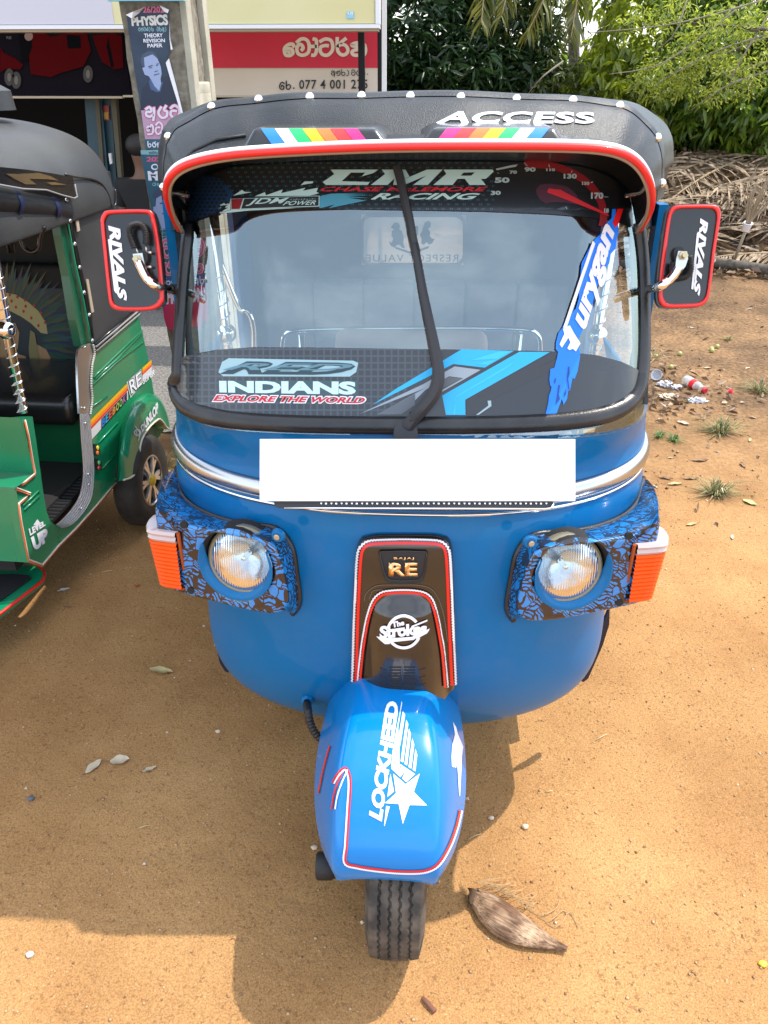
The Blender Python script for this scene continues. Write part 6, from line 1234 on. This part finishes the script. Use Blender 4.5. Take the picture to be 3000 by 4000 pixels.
tree('olive_tree', 'grey-green scrubby tree with thin twigs in front of the leaning palm trunk', (2.5, 14.5, .2), (-.1, .3), 4, [(at(2130, 330, 11.4), (.55, .5, .5)), (at(2030, 200, 11.6), (.6, .5, .6)), (at(2330, 420, 11.2), (.4, .4, .3)), (at(2150, -100, 11.8), (1.2, 1, .7))], OLIVE, 10, .07, .11, .026, -.4, 5, 150)
tree('broadleaf_tree', 'bright yellow-green leafy tree with drooping leaves at centre right', (3.9, 12.5, .3), (-.2, .4), 3.6, [(at(2400, 350, 11.6), (.75, .8, .55)), (at(2560, 180, 11.8), (.9, .8, .7)), (at(2480, 480, 11.4), (.6, .7, .35)), (at(2650, 400, 11.6), (.8, .7, .5)), (at(2560, -180, 12), (1.5, 1, .8))], LIME, 9, .07, .15, .055, -.75, 7, 270)
tree('broadleaf_tree', 'mid-green leafy tree at the right edge above the dry fronds', (5.9, 11.5, .2), (-.3, .4), 3.6, [(at(2850, 230, 10.8), (.9, .8, .7)), (at(2980, 420, 10.6), (.7, .7, .5)), (at(2780, 440, 11), (.7, .7, .35)), (at(2950, 60, 11), (1, .8, .6)), (at(2850, -200, 11.2), (1.4, 1, .7))], GREENL, 9, .07, .15, .05, -.6, 9, 250)
tree('neem_tree', 'feathery pale green tree whose twigs hang in from the top right', (6.6, 9.6, .2), (-.5, -.3), 3.6, [(at(2700, 90, 8.8), (.75, .5, .28)), (at(2930, 120, 8.6), (.6, .5, .35)), (at(2820, 300, 8.9), (.5, .4, .22)), (at(2600, 300, 9), (.35, .3, .2))], FEATH, 10, .09, .06, .018, -.3, 11, 95)
sh = [('leafy_bush', 'low bright bush behind the upper dry fronds', (3.6, 14.5, .4), (2640, 540, 13.8), (1.0, .6, .35), GREENL), ('leafy_bush', 'low bush in the gap at the right edge of the picture', (5.3, 13, .4), (2950, 520, 12.4), (.8, .6, .4), LIME), ('leafy_bush', 'shaded bush under the dark mango tree', (.9, 14, .1), (1750, 430, 13.2), (1.3, .7, .5), MANGO)]
for i, (nm, lb, b, c, rd, m) in enumerate(sh):
    t_ = thing(nm, b, lb, 'bush'); leaves('foliage', blob(230, at(*c), rd, 60+i), 10, .07, .13, .045, -.1, m, t_, 80+i); tube('stem', [b, (at(*c)[0], at(*c)[1], at(*c)[2])], .03, BARK, t_, 6)
TL = np.concatenate([blob(150, (x, 22+2*math.sin(x), z), (1.6, 1.2, 1.3), int(x*10+200+z*3), .1) for x in np.arange(-2, 15, 1.5) for z in (1.2,)])
leaves('treeline', TL, 8, .3, .42, .16, -.3, GREENL, None, 5, label='dense green treeline far behind the trees and fronds', cat='treeline', kind='stuff')
bm = bmesh.new()
for i, (a, b, c) in enumerate((((3050, -20), (2650, 90), (2280, 130)), ((2900, 20), (2600, 240), (2380, 290)), ((3050, 120), (2800, 200), (2560, 330)), ((3060, 260), (2850, 330), (2700, 430)), ((2700, -60), (2640, 120), (2560, 200)), ((2200, 240), (2120, 300), (2060, 370)), ((3000, 60), (2880, 260), (2830, 380)))):
    sweep(bm, cat_rom([PY(*a, 8.7), PY(*b, 8.5), PY(*c, 8.6)], 6), circ(.009, 5), scale=list(np.linspace(1.2, .35, 13)))
o = frombm('twigs', bm, mat('twig_pale', (.20, .17, .12), .8), bpy.data.objects['neem_tree']); o['kind'] = 'stuff'
# leaning coconut palm
pt = thing('coconut_palm', PY(2185, 640, 11), 'coconut palm with pale ringed trunk leaning to the right', 'palm tree')
p0_, p1_ = PY(2195, 600, 12.2), PY(2425, -40, 12.2); P = [p0_-(p1_-p0_)*.6, p0_, p0_.lerp(p1_, .5)+Vector((-.05, 0, 0)), p1_, p1_+(p1_-p0_)*.8]
P = resample(cat_rom(P, 8), 90); tube('trunk', P, .080, mat('palm_bark', (.22, .20, .16), .85, c2=(.46, .42, .36), nscale=12, bump=.4, bscale=25), pt, 12, scale=[1.15-.35*i/90+(.05 if i % 2 else 0) for i in range(90)])
FROND = leafmat('palm_leaf', (.10, .13, .02), (.34, .32, .07), .5); DRYF = mat('dry_frond', (.13, .088, .052), .85, c2=(.38, .28, .185), nscale=14, detail=3)
def frond(name, pts, ll, parent, m, n=46, seed=1, hang=.5, wid=.028, flat=0, **k):
    """rachis with leaflets on both sides, each a folded strip"""
    r = np.random.default_rng(seed); P = resample(cat_rom(pts, 8), n); V = []; F = []
    for i in range(3, n):
        tt = (P[min(i+1, n-1)]-P[i-1]).normalized(); side = tt.cross(Vector((0, 0, 1))).normalized()
        for s in (-1, 1):
            L = ll*(.55+.45*math.sin(math.pi*min(1, i/n+.12)))*r.uniform(.75, 1.15); d = (tt*r.uniform(.45, .8)+side*s*r.uniform(.6, 1)+Vector((0, 0, -hang*r.uniform(.2, 1.2)+flat*r.uniform(-.1, .5)))).normalized()
            e = d+Vector((0, 0, -hang*r.uniform(.3, 1.0))); e.normalize(); w = d.cross(Vector((r.normal(), r.normal(), 1.2))).normalized()*wid*.5; b = len(V); q = P[i]
            V += [q-w*.6, q+w*.6, q+d*L*.5+w, q+d*L*.5-w, q+d*L*.5+e*L*.5]
            F += [(b, b+1, b+2, b+3), (b+3, b+2, b+4, b+4)]
    F = np.array([f if len(set(f)) == 4 else (f[0], f[1], f[2], f[2]) for f in F]); me = bpy.data.meshes.new(name); me.from_pydata([tuple(v) for v in V], [], [tuple(dict.fromkeys(f)) for f in F.tolist()])
    tv = np.repeat(r.random(len(V)//5), 5); at_ = me.color_attributes.new('tint', 'FLOAT_COLOR', 'POINT'); at_.data.foreach_set('color', np.stack([tv, tv, tv, tv*0+1], 1).astype(np.float32).ravel())
    o = link('leaflets', me, m, parent); o['kind'] = 'stuff'
    tube('rachis', P, .016, mat('rachis', (.28, .20, .11), .7), parent, 6, scale=list(np.linspace(1.2, .3, n))); return o
for i, (a, b, c) in enumerate((((1980, -320), (1900, -60), (1880, 90)), ((2260, -350), (2150, -60), (2060, 130)), ((2300, -350), (2260, -40), (2230, 150)), ((2150, -350), (2010, -100), (1960, 60)))):
    frond('frond', [PY(*a, 10.6), PY(*b, 10.4), PY(*c, 10.2)], .45, pt, FROND, 40, 20+i, 1.1, .03)
# dry fronds heaped at the right
dry = [([(3200, 600), (3000, 610), (2850, 600), (2700, 610)], .7, 'dry frond lying across the very top of the heap'), ([(3250, 760), (3050, 745), (2880, 770), (2700, 800)], .75, 'broad dry frond just above the bare sandy mound'), ([(2450, 900), (2600, 860), (2780, 800), (3000, 720)], .6, 'dry frond crossing the others upward to the right'), ([(2450, 1000), (2560, 930), (2680, 880), (2780, 850)], .5, 'broken dry frond just above the right mirror'), ([(3050, 900), (2980, 880), (2900, 840), (2840, 800)], .5, 'small dry frond behind the broom head'), ([(3150, 560), (2900, 590), (2700, 650), (2560, 720)], .75, 'long dry frond arching along the top of the heap'), ([(3300, 700), (3000, 690), (2760, 740), (2520, 830)], .7, 'dry frond in the middle of the heap sweeping left'), ([(3200, 830), (2950, 800), (2700, 830), (2500, 900)], .6, 'dry frond below the middle of the heap'),
       ([(2480, 1050), (2600, 960), (2750, 900), (2950, 860)], .55, 'dry frond rising to the right behind the mirror'), ([(3250, 1000), (2950, 990), (2760, 1010), (2600, 1040)], .45, 'lowest dry frond flat on the brown litter'), ([(2900, 620), (2750, 690), (2600, 800), (2480, 960)], .6, 'dry frond slanting down to the left behind the canopy'), ([(3100, 640), (2980, 680), (2860, 760), (2800, 850)], .6, 'short dry frond hanging over the bare sandy mound'), ([(2440, 800), (2560, 790), (2700, 760), (2900, 700)], .5, 'dry frond half hidden behind the black canopy edge')]
for i, (pp, ll, lb) in enumerate(dry):
    P = []
    for x, y in pp:
        d = ray(x, y); t_ = 6.0
        while t_ < 13.5:
            g = CAM+d*t_
            if g.z < float(ground_z(np.array(g.x), np.array(g.y))): break
            t_ += .03
        P.append(CAM+d*(t_-.22))
    fr_ = thing('dry_palm_frond', P[0], lb, 'palm frond', 'dry palm fronds heaped by the trees'); frond('leaflets', P, ll, fr_, DRYF, 60, 40+i, .28, .030, .5)
# ekel broom
br = thing('broom', PY(2865, 1030, 8.0), 'upturned coconut-rib broom with thin pole leaning on the litter heap', 'broom')
h0, h1 = PY(2858, 1045, 8.05), PY(2918, 885, 7.9); tube('handle', [h0, h1], .016, mat('broom_pole', (.33, .26, .18), .7), br, 8)
lathe('binding', [(-.04, .03), (-.04, .035), (.04, .045), (.04, .03)], h1, (h1-h0), WHT2, br, 12)
dd = (h1-h0).normalized(); bm = bmesh.new(); rr_ = random.Random(4)
for k in range(46):
    a = (rr_.random()-.5)*1.5; d = (dd+cR*a*.55+Vector((0, rr_.uniform(-.2, .2), 0))).normalized(); L = rr_.uniform(.35, .62)
    sweep(bm, cat_rom([h1, h1+d*L*.4, h1+d*L*.75+cR*a*.02+dd*.03, h1+d*L*.9+dd*L*.14+cR*-a*.06], 3), circ(.005, 4), scale=list(np.linspace(1, .5, 10)))
o = frombm('bristles', bm, mat('bristle', (.40, .33, .24), .8), br); o['kind'] = 'stuff'
lg_ = tube('fallen_log', [PY(2420, 1035, 8), PY(2700, 1012, 8.1), PY(3050, 1060, 7.6)], .05, BARK, None, 8); tagd(lg_, 'thin dark log lying along the foot of the frond heap', 'log')
ty_ = lathe('old_tyre', [(-.06, .20), (-.07, .26), (-.05, .30), (.05, .30), (.07, .26), (.06, .20)], PY(2890, 945, 8.8), (.15, -.2, 1), TY2, None, 40, closed=True); tagd(ty_, 'old black tyre lying flat among the leaves under the fronds', 'tyre')
# leaf litter under the fronds
r = np.random.default_rng(12); C = np.stack([r.uniform(1.4, 7, 2600), r.uniform(7.6, 11.5, 2600)], 1); C = np.column_stack([C, ground_z(C[:, 0], C[:, 1])+r.uniform(.0, .05, 2600)])
LIT = leafmat('litter_leaf', (.10, .055, .03), (.34, .23, .14), .1); leaves('leaf_litter', C, 2, .05, .10, .045, .05, LIT, None, 13, label='brown leaf litter spread under the dry fronds and trees', cat='leaf litter', kind='stuff')
C = PZ(2640, 1545); C = np.stack([r.normal(C.x+.05, .20, 130), r.normal(C.y, .22, 130)], 1); C = np.column_stack([C, ground_z(C[:, 0], C[:, 1])+.008])
leaves('leaf_litter', C, 2, .03, .06, .028, .05, LIT, None, 14, label='tan dead leaves gathered round the discarded plastic bottle', cat='leaf litter', kind='stuff')
C = np.stack([r.uniform(.9, 5, 420), r.uniform(2.8, 8, 420)], 1); C = np.column_stack([C, ground_z(C[:, 0], C[:, 1])+.006])
leaves('leaf_litter', C, 1, .02, .055, .02, .05, LIT, None, 15, label='thinly scattered dead leaves over the brown ground at right', cat='leaf litter', kind='stuff')
# grass tufts
def tuft(px, py, rad, h, n, m, label, seed, cat='grass tuft'):
    c = PZ(px, py); r = np.random.default_rng(seed); t_ = thing('grass_tuft', (c.x, c.y, 0), label, cat, 'grass tufts on the sand at right'); V = []; F = []; T = []
    for i in range(n):
        a = r.uniform(0, 6.28); k = r.random()**.6; b = Vector((c.x+math.cos(a)*rad*.25*k, c.y+math.sin(a)*rad*.25*k, -.002)); d = Vector((math.cos(a), math.sin(a), 0)); hh = h*r.uniform(.12, .95)**1.3; o = rad*k*r.uniform(.5, 1.45)*(1+.35*math.sin(a*2+seed)); w = Vector((-d.y, d.x, 0))*.0022
        p1 = b+d*o*.4+Vector((0, 0, hh*.75)); p2 = b+d*o+Vector((0, 0, hh*r.uniform(.5, 1.0))); s = len(V); V += [b-w, b+w, p1+w, p1-w, p2]; F += [(s, s+1, s+2, s+3), (s+3, s+2, s+4)]; T += [r.random()]*5
    me = bpy.data.meshes.new('blades'); me.from_pydata([tuple(v) for v in V], [], F); at_ = me.color_attributes.new('tint', 'FLOAT_COLOR', 'POINT'); at_.data.foreach_set('color', np.array([[x, x, x, 1] for x in T], np.float32).ravel()); o = link('blades', me, m, t_); o['kind'] = 'stuff'
TUF = leafmat('tuft_blade', (.06, .10, .025), (.46, .40, .20), .3); WEED = leafmat('weed_leaf', (.08, .17, .04), (.24, .34, .12), .4)
tuft(2812, 1688, .13, .11, 190, TUF, 'largest spiky grass tuft at right, below the litter patch', 1); tuft(2795, 1930, .12, .10, 170, TUF, 'grass tuft with straw blades nearest the right headlamp', 2); tuft(2965, 1530, .13, .10, 120, TUF, 'grass tuft at the right edge level with the bottle', 3)
tuft(2632, 1722, .05, .05, 110, WEED, 'small fresh green weed beside the big spiky tuft', 4, 'weed'); tuft(2560, 1400, .14, .16, 26, leafmat('straw', (.40, .32, .18), (.55, .46, .28), .2), 'sparse straw stalks beside the right windscreen edge', 5); tuft(2575, 1705, .05, .04, 60, WEED, 'tiny weed close to the blue door pillar', 6, 'weed'); tuft(640, 1830, .10, .10, 90, TUF, 'yellow grass tuft between the two vehicles', 7)
tuft(2840, 1330, .05, .05, 50, WEED, 'tiny green weed far off near the fallen fruits', 8, 'weed')
# ======================= SMALL THINGS ON THE GROUND =======================
def onground(px, py, h=.004):
    p = PZ(px, py); return Vector((p.x, p.y, float(ground_z(np.array(p.x), np.array(p.y)))+h))
# coconut spathe
sp_ = thing('coconut_husk', onground(2020, 3640), 'dry boat-shaped coconut sheath lying on the sand right of the wheel', 'coconut husk')
tip0, tip1 = PZ(1838, 3500), PZ(2212, 3720); rows = []; K = 22
ax = (tip1-tip0); axn = ax.normalized(); sd = Vector((-axn.y, axn.x, 0))
wid = [.010, .026, .034, .039, .041, .041, .039, .035, .030, .023, .016, .010, .006]
for i in range(K+1):
    f_ = i/K; w = float(np.interp(f_*12, range(13), wid)); bend = .020*math.sin(f_*math.pi); c = tip0+ax*f_+sd*(-bend) + Vector((0, 0, .012))
    rows.append([c+sd*w*math.cos(a)+Vector((0, 0, (w*.80*math.sin(a) if math.sin(a) > 0 else w*.25*math.sin(a))+.0016*math.sin(a*13)+.0012*math.sin(a*29+f_*6))) for a in np.linspace(0, 2*math.pi, 25)])
vs, fs = grid(rows); HUSK = mat('husk', (.13, .065, .032), .8, c2=(.40, .27, .17), nscale=14, ramp=(.36, .6), bump=.8, bscale=45, detail=8); t = HUSK.node_tree; N_, L_, b_ = nodes(HUSK); co = N_.new('ShaderNodeTexCoord'); m_p = N_.new('ShaderNodeMapping'); m_p.vector_type = 'TEXTURE'; m_p.inputs['Rotation'].default_value = (0, 0, math.atan2(axn.y, axn.x)); m_p.inputs['Scale'].default_value = (.16, .010, .010)
L_.new(co.outputs['Object'], m_p.inputs[0]); n_ = N_.new('ShaderNodeTexNoise'); n_.inputs['Scale'].default_value = 3; n_.inputs['Detail'].default_value = 6; L_.new(m_p.outputs[0], n_.inputs['Vector'])
src = b_.inputs['Base Color'].links[0].from_socket; r_ = N_.new('ShaderNodeValToRGB'); r_.color_ramp.elements[0].position = .35; r_.color_ramp.elements[1].position = .62; r_.color_ramp.elements[0].color = (.35, .30, .26, 1); r_.color_ramp.elements[1].color = (1.35, 1.3, 1.25, 1)
x_ = N_.new('ShaderNodeMixRGB'); x_.blend_type = 'MULTIPLY'; x_.inputs[0].default_value = .85; L_.new(n_.outputs['Fac'], r_.inputs[0]); L_.new(src, x_.inputs[1]); L_.new(r_.outputs[0], x_.inputs[2]); L_.new(x_.outputs[0], b_.inputs['Base Color'])
hk = autosmooth(mk('shell', vs, fs, HUSK, sp_, True), 60)
bm = bmesh.new(); rr_ = random.Random(9)
for k in range(34):
    f_ = rr_.uniform(0, .55); b = tip0+ax*f_+sd*(.022+.01*math.sin(f_*5))+Vector((0, 0, .028)); d = (axn*rr_.uniform(.2, 1)+sd*rr_.uniform(.1, .8)+Vector((0, 0, rr_.uniform(-.3, .2)))).normalized(); L = rr_.uniform(.02, .07)
    sweep(bm, [b, b+d*L*.5+Vector((0, 0, .006)), b+d*L], circ(.0008, 4))
for k in range(3):
    b = PZ(2070+k*30, 3560+k*22)+Vector((0, 0, .004)); sweep(bm, cat_rom([b, b+Vector((.03, -.01, .006)), b+Vector((.06, .005+k*.01, .002)), b+Vector((.075, .03-k*.02, .002))], 4), circ(.0010, 4))
o = frombm('fibres', bm, mat('fibre', (.42, .27, .13), .8), sp_); o['kind'] = 'stuff'
bm = bmesh.new(); box(bm, tip0+Vector((.012, -.012, .018)), (.03, .03, .02)); bmesh.ops.subdivide_edges(bm, edges=bm.edges[:], cuts=2, use_grid_fill=True)
for v in bm.verts: v.co += Vector((rng.normal(0, .004), rng.normal(0, .004), rng.normal(0, .003)))
frombm('broken_stub', bm, mat('stub', (.10, .055, .03), .9), sp_)
tagd(tube('twig', cat_rom([onground(1650, 3905, .005), onground(1668, 3925, .008), onground(1698, 3960, .006)], 4), .0055, mat('twig_brown', (.16, .06, .035), .7), None, 8, scale=list(np.linspace(.8, 1.1, 9))), 'short reddish twig on the sand at the bottom edge', 'twig')
# fallen leaves
def leaf(px, py, L, a, wd, m, label, group=None, nm='dry_leaf', curl_=.15):
    c = onground(px, py, .003); d = Vector((math.cos(R(a)), math.sin(R(a)), 0)); s = Vector((-d.y, d.x, 0)); rows = []
    for i in range(7):
        f_ = i/6; w = wd*L*math.sin(math.pi*min(1, f_*.96+.04))**.8*.5; z = curl_*L*(abs(f_-.5)**1.5)
        rows.append([c+d*(f_-.5)*L+s*w*k+Vector((0, 0, z+abs(k)*w*.45+.002*math.sin(i*2+k*3))) for k in (-1, -.5, 0, .5, 1)])
    vs, fs = grid(rows); o = mk(nm, vs, fs, m, None, True); tagd(o, label, 'leaf', group); tube('leaf_stalk', [c-d*L*.5, c-d*L*.72+s*L*.08+Vector((0, 0, .004))], .0009, MATS['twig_brown'], None, 5).parent = o
LA = mat('leaf_olive', (.34, .27, .11), .7, c2=(.46, .38, .18), nscale=40); LB = mat('leaf_pale', (.46, .36, .24), .7, c2=(.56, .46, .33), nscale=40); LC = mat('leaf_brown', (.16, .08, .04), .8, c2=(.30, .17, .09), nscale=40); LW = mat('scrap_white', (.62, .60, .56), .6)
for a in ((630, 2622, .085, -8, .34, LA, 'curled olive-yellow dry leaf between the two vehicles'), (470, 2975, .055, 15, .62, LB, 'crumpled pale leaf, right one of the pair left of the wheel'), (368, 2998, .058, 62, .45, LB, 'narrow pale leaf, left one of the pair left of the wheel'), (585, 3008, .040, 30, .35, LB, 'small pale leaf right of the crumpled pair'), (1085+0, 2410, .0001, 0, .4, LC, None),
          (2670, 1655, .075, -40, .45, LB, 'broad pale leaf on the ground above the small green weed'), (2735, 1800, .085, 5, .35, LC, 'dark curled leaf standing up between the two big tufts'), (2640, 1890, .08, 12, .3, LA, 'yellowish leaf on the sand left of the nearer tuft'), (2600, 1868, .07, -22, .3, LC, 'brown curled leaf closest to the right headlamp'), (2930, 1965, .07, -48, .5, mat('leaf_lime', (.42, .44, .16), .6), 'pale lime leaf right of the nearer grass tuft'), (2700, 1868, .075, 3, .3, LC, 'brown leaf beside the pale scraps left of the nearer tuft'),
          (250, 2310, .045, 25, .4, LW, 'white paper scrap on the sand beside the green step'), (268, 2375, .03, 0, .3, LC, 'dark speck of leaf below the green step'), (270+270, 2290, .02, 10, .5, mat('scrap_red', (.50, .04, .03), .5), 'tiny red scrap left of the left headlamp')):
    if a[6]: leaf(*a)
for i, (x, y) in enumerate([(2620, 1790), (2570, 1640), (2900, 1820), (2520, 1730), (2760, 1440), (2880, 1400), (2960, 1250), (2700, 1280), (2600, 1250), (2930, 1720), (2560, 1900), (2480, 2000), (2700, 2050), (2860, 2100), (2760, 1600), (2850, 1590), (2920, 1440), (640, 1440), (570, 1400), (610, 1480)]):
    leaf(x, y, .035+.03*((i*7) % 5)/5, i*47, .3+.05*(i % 3), (LA, LB, LC)[i % 3], 'small dead leaf lying loose on the brown ground', 'small dead leaves strewn over the brown ground')
# tiny stones worth picking out
def stone(px, py, r_, m, label, group=None):
    bm = bmesh.new(); bmesh.ops.create_icosphere(bm, subdivisions=2, radius=r_)
    c = onground(px, py, r_*.5)
    for v in bm.verts: v.co = c+Vector((v.co.x*1.2, v.co.y*.9, v.co.z*.75))*(1+.18*math.sin(v.co.x*900+v.co.y*700))
    tagd(frombm('pebble', bm, m, None, True), label, 'pebble', group)
SL, SP = mat('stone_slate', (.10, .11, .13), .8), mat('stone_pale', (.62, .48, .34), .8)
stone(122, 3126, .0085, SL, 'dark slate pebble at far left below the paired leaves'); stone(1227, 3312, .0075, SP, 'pale pebble just left of the black wheel hub'); stone(2020+30, 3236-0, .008, SP, 'pale pebble in the shadow right of the mudguard'); stone(1918, 3200, .007, SP, 'smaller pale pebble beside the mudguard shadow edge'); stone(852, 2858, .007, SP, 'beige pebble left of the ribbed hose'); stone(115, 3728, .008, LW, 'white chip on the sunlit sand at lower left'); stone(2980, 3765, .008, mat('petal_yellow', (.80, .62, .06), .6), 'tiny bright yellow petal at the right edge')
FR = mat('fruit_green', (.40, .42, .14), .5)
for x, y in ((2778, 1370), (2780, 1377), (2655, 1388), (2560, 1395), (2800, 1360), (2620, 1440)): 
    o = ball('fallen_fruit', onground(x, y, .014), .016, FR, None, seg=12); tagd(o, 'small round yellow-green fruit on the brown ground', 'fruit', 'small fallen fruits on the ground at right')
# plastic bottle and rubbish
CLP = mat('clear_bottle', (.75, .78, .78), .12); CLP.node_tree.nodes['Principled BSDF'].inputs['Alpha'].default_value = .42
bt = thing('plastic_bottle', onground(2712, 1522), 'crushed clear plastic bottle with red cap and red label', 'bottle')
b0, b1 = onground(2672, 1502, .032), onground(2752, 1540, .022); ax = (b1-b0); Lb = ax.length
lathe('bottle_body', [(0, .0001), (0, .028), (.01*1, .033), (Lb*.3, .032), (Lb*.33, .028), (Lb*.62, .03), (Lb*.8, .02), (Lb*.9, .012), (Lb*.9, .0001)], b0, ax, CLP, bt, 20)
lathe('label', [(Lb*.34, .0292), (Lb*.55, .030)], b0, ax, REDP, bt, 20); lathe('cap', [(Lb*.88, .0001), (Lb*.88, .017), (Lb*1.02, .017), (Lb*1.02, .0001)], b0, ax, mat('cap_red', (.62, .02, .05), .4), bt, 18)
cp_ = lathe('bottle_cap', [(0, .0001), (0, .02), (.02, .02), (.02, .0001)], onground(2845, 1540, .012), (.8, -.4, .3), mat('cap_red', (.62, .02, .05), .4), None, 16); tagd(cp_, 'loose red bottle cap right of the crushed bottle', 'bottle cap')
pc_ = lathe('paper_cup', [(0, .026), (.05, .036), (.05, .033), (.004, .024), (.004, .0001)], onground(2568, 1482, .03), (-.5, -.8, .3), mat('cup_white', (.72, .72, .74), .4), None, 20); tagd(pc_, 'white cup lying open beside the blue door pillar', 'cup')
for k, (x, y, s_, lb) in enumerate(((2595, 1508, .045, 'crumpled white plastic bag behind the leaves left of the bottle'), (2640, 1520, .032, 'small crumpled white wrapper just left of the bottle'), (2605, 1556, .055, 'flat crumpled off-white paper in front of the leaves'), (2722, 1574, .045, 'long narrow silver-white wrapper below the bottle'))):
    bm = bmesh.new(); bmesh.ops.create_icosphere(bm, subdivisions=3, radius=1); c = onground(x, y, .008); rs = random.Random(k+5)
    ph = [rs.uniform(0, 6) for _ in range(6)]
    for v in bm.verts:
        n_ = 1+.28*math.sin(v.co.x*6+ph[0])*math.sin(v.co.y*7+ph[1])+.22*math.sin(v.co.z*9+ph[2]+v.co.x*8); v.co = c+Vector((v.co.x*s_*(1.3 if k == 3 else 1), v.co.y*s_*(.35 if k == 3 else .7), max(-.3, v.co.z)*s_*(.25 if k == 2 else .5)))*n_
    tagd(frombm('litter_scrap', bm, mat('plastic_white', (.68, .70, .74), .4) if k != 2 else LB, None), lb, 'litter')
# a few dry stalks on the sand
for i, (x0, y0, x1, y1) in enumerate(((2325, 2893, 2370, 2868), (1828, 3282, 1878, 3260), (2130, 3098, 2158, 3094), (398, 2240-0, 440, 2232), (545, 3240, 590, 3228))):
    tagd(tube('straw', [onground(x0, y0, .004), onground((x0+x1)/2, (y0+y1)/2, .006), onground(x1, y1, .004)], .0012, mat('straw_stalk', (.55, .42, .22), .7), None, 5), 'thin broken straw lying loose on the sand', 'straw', 'loose straws on the sand')
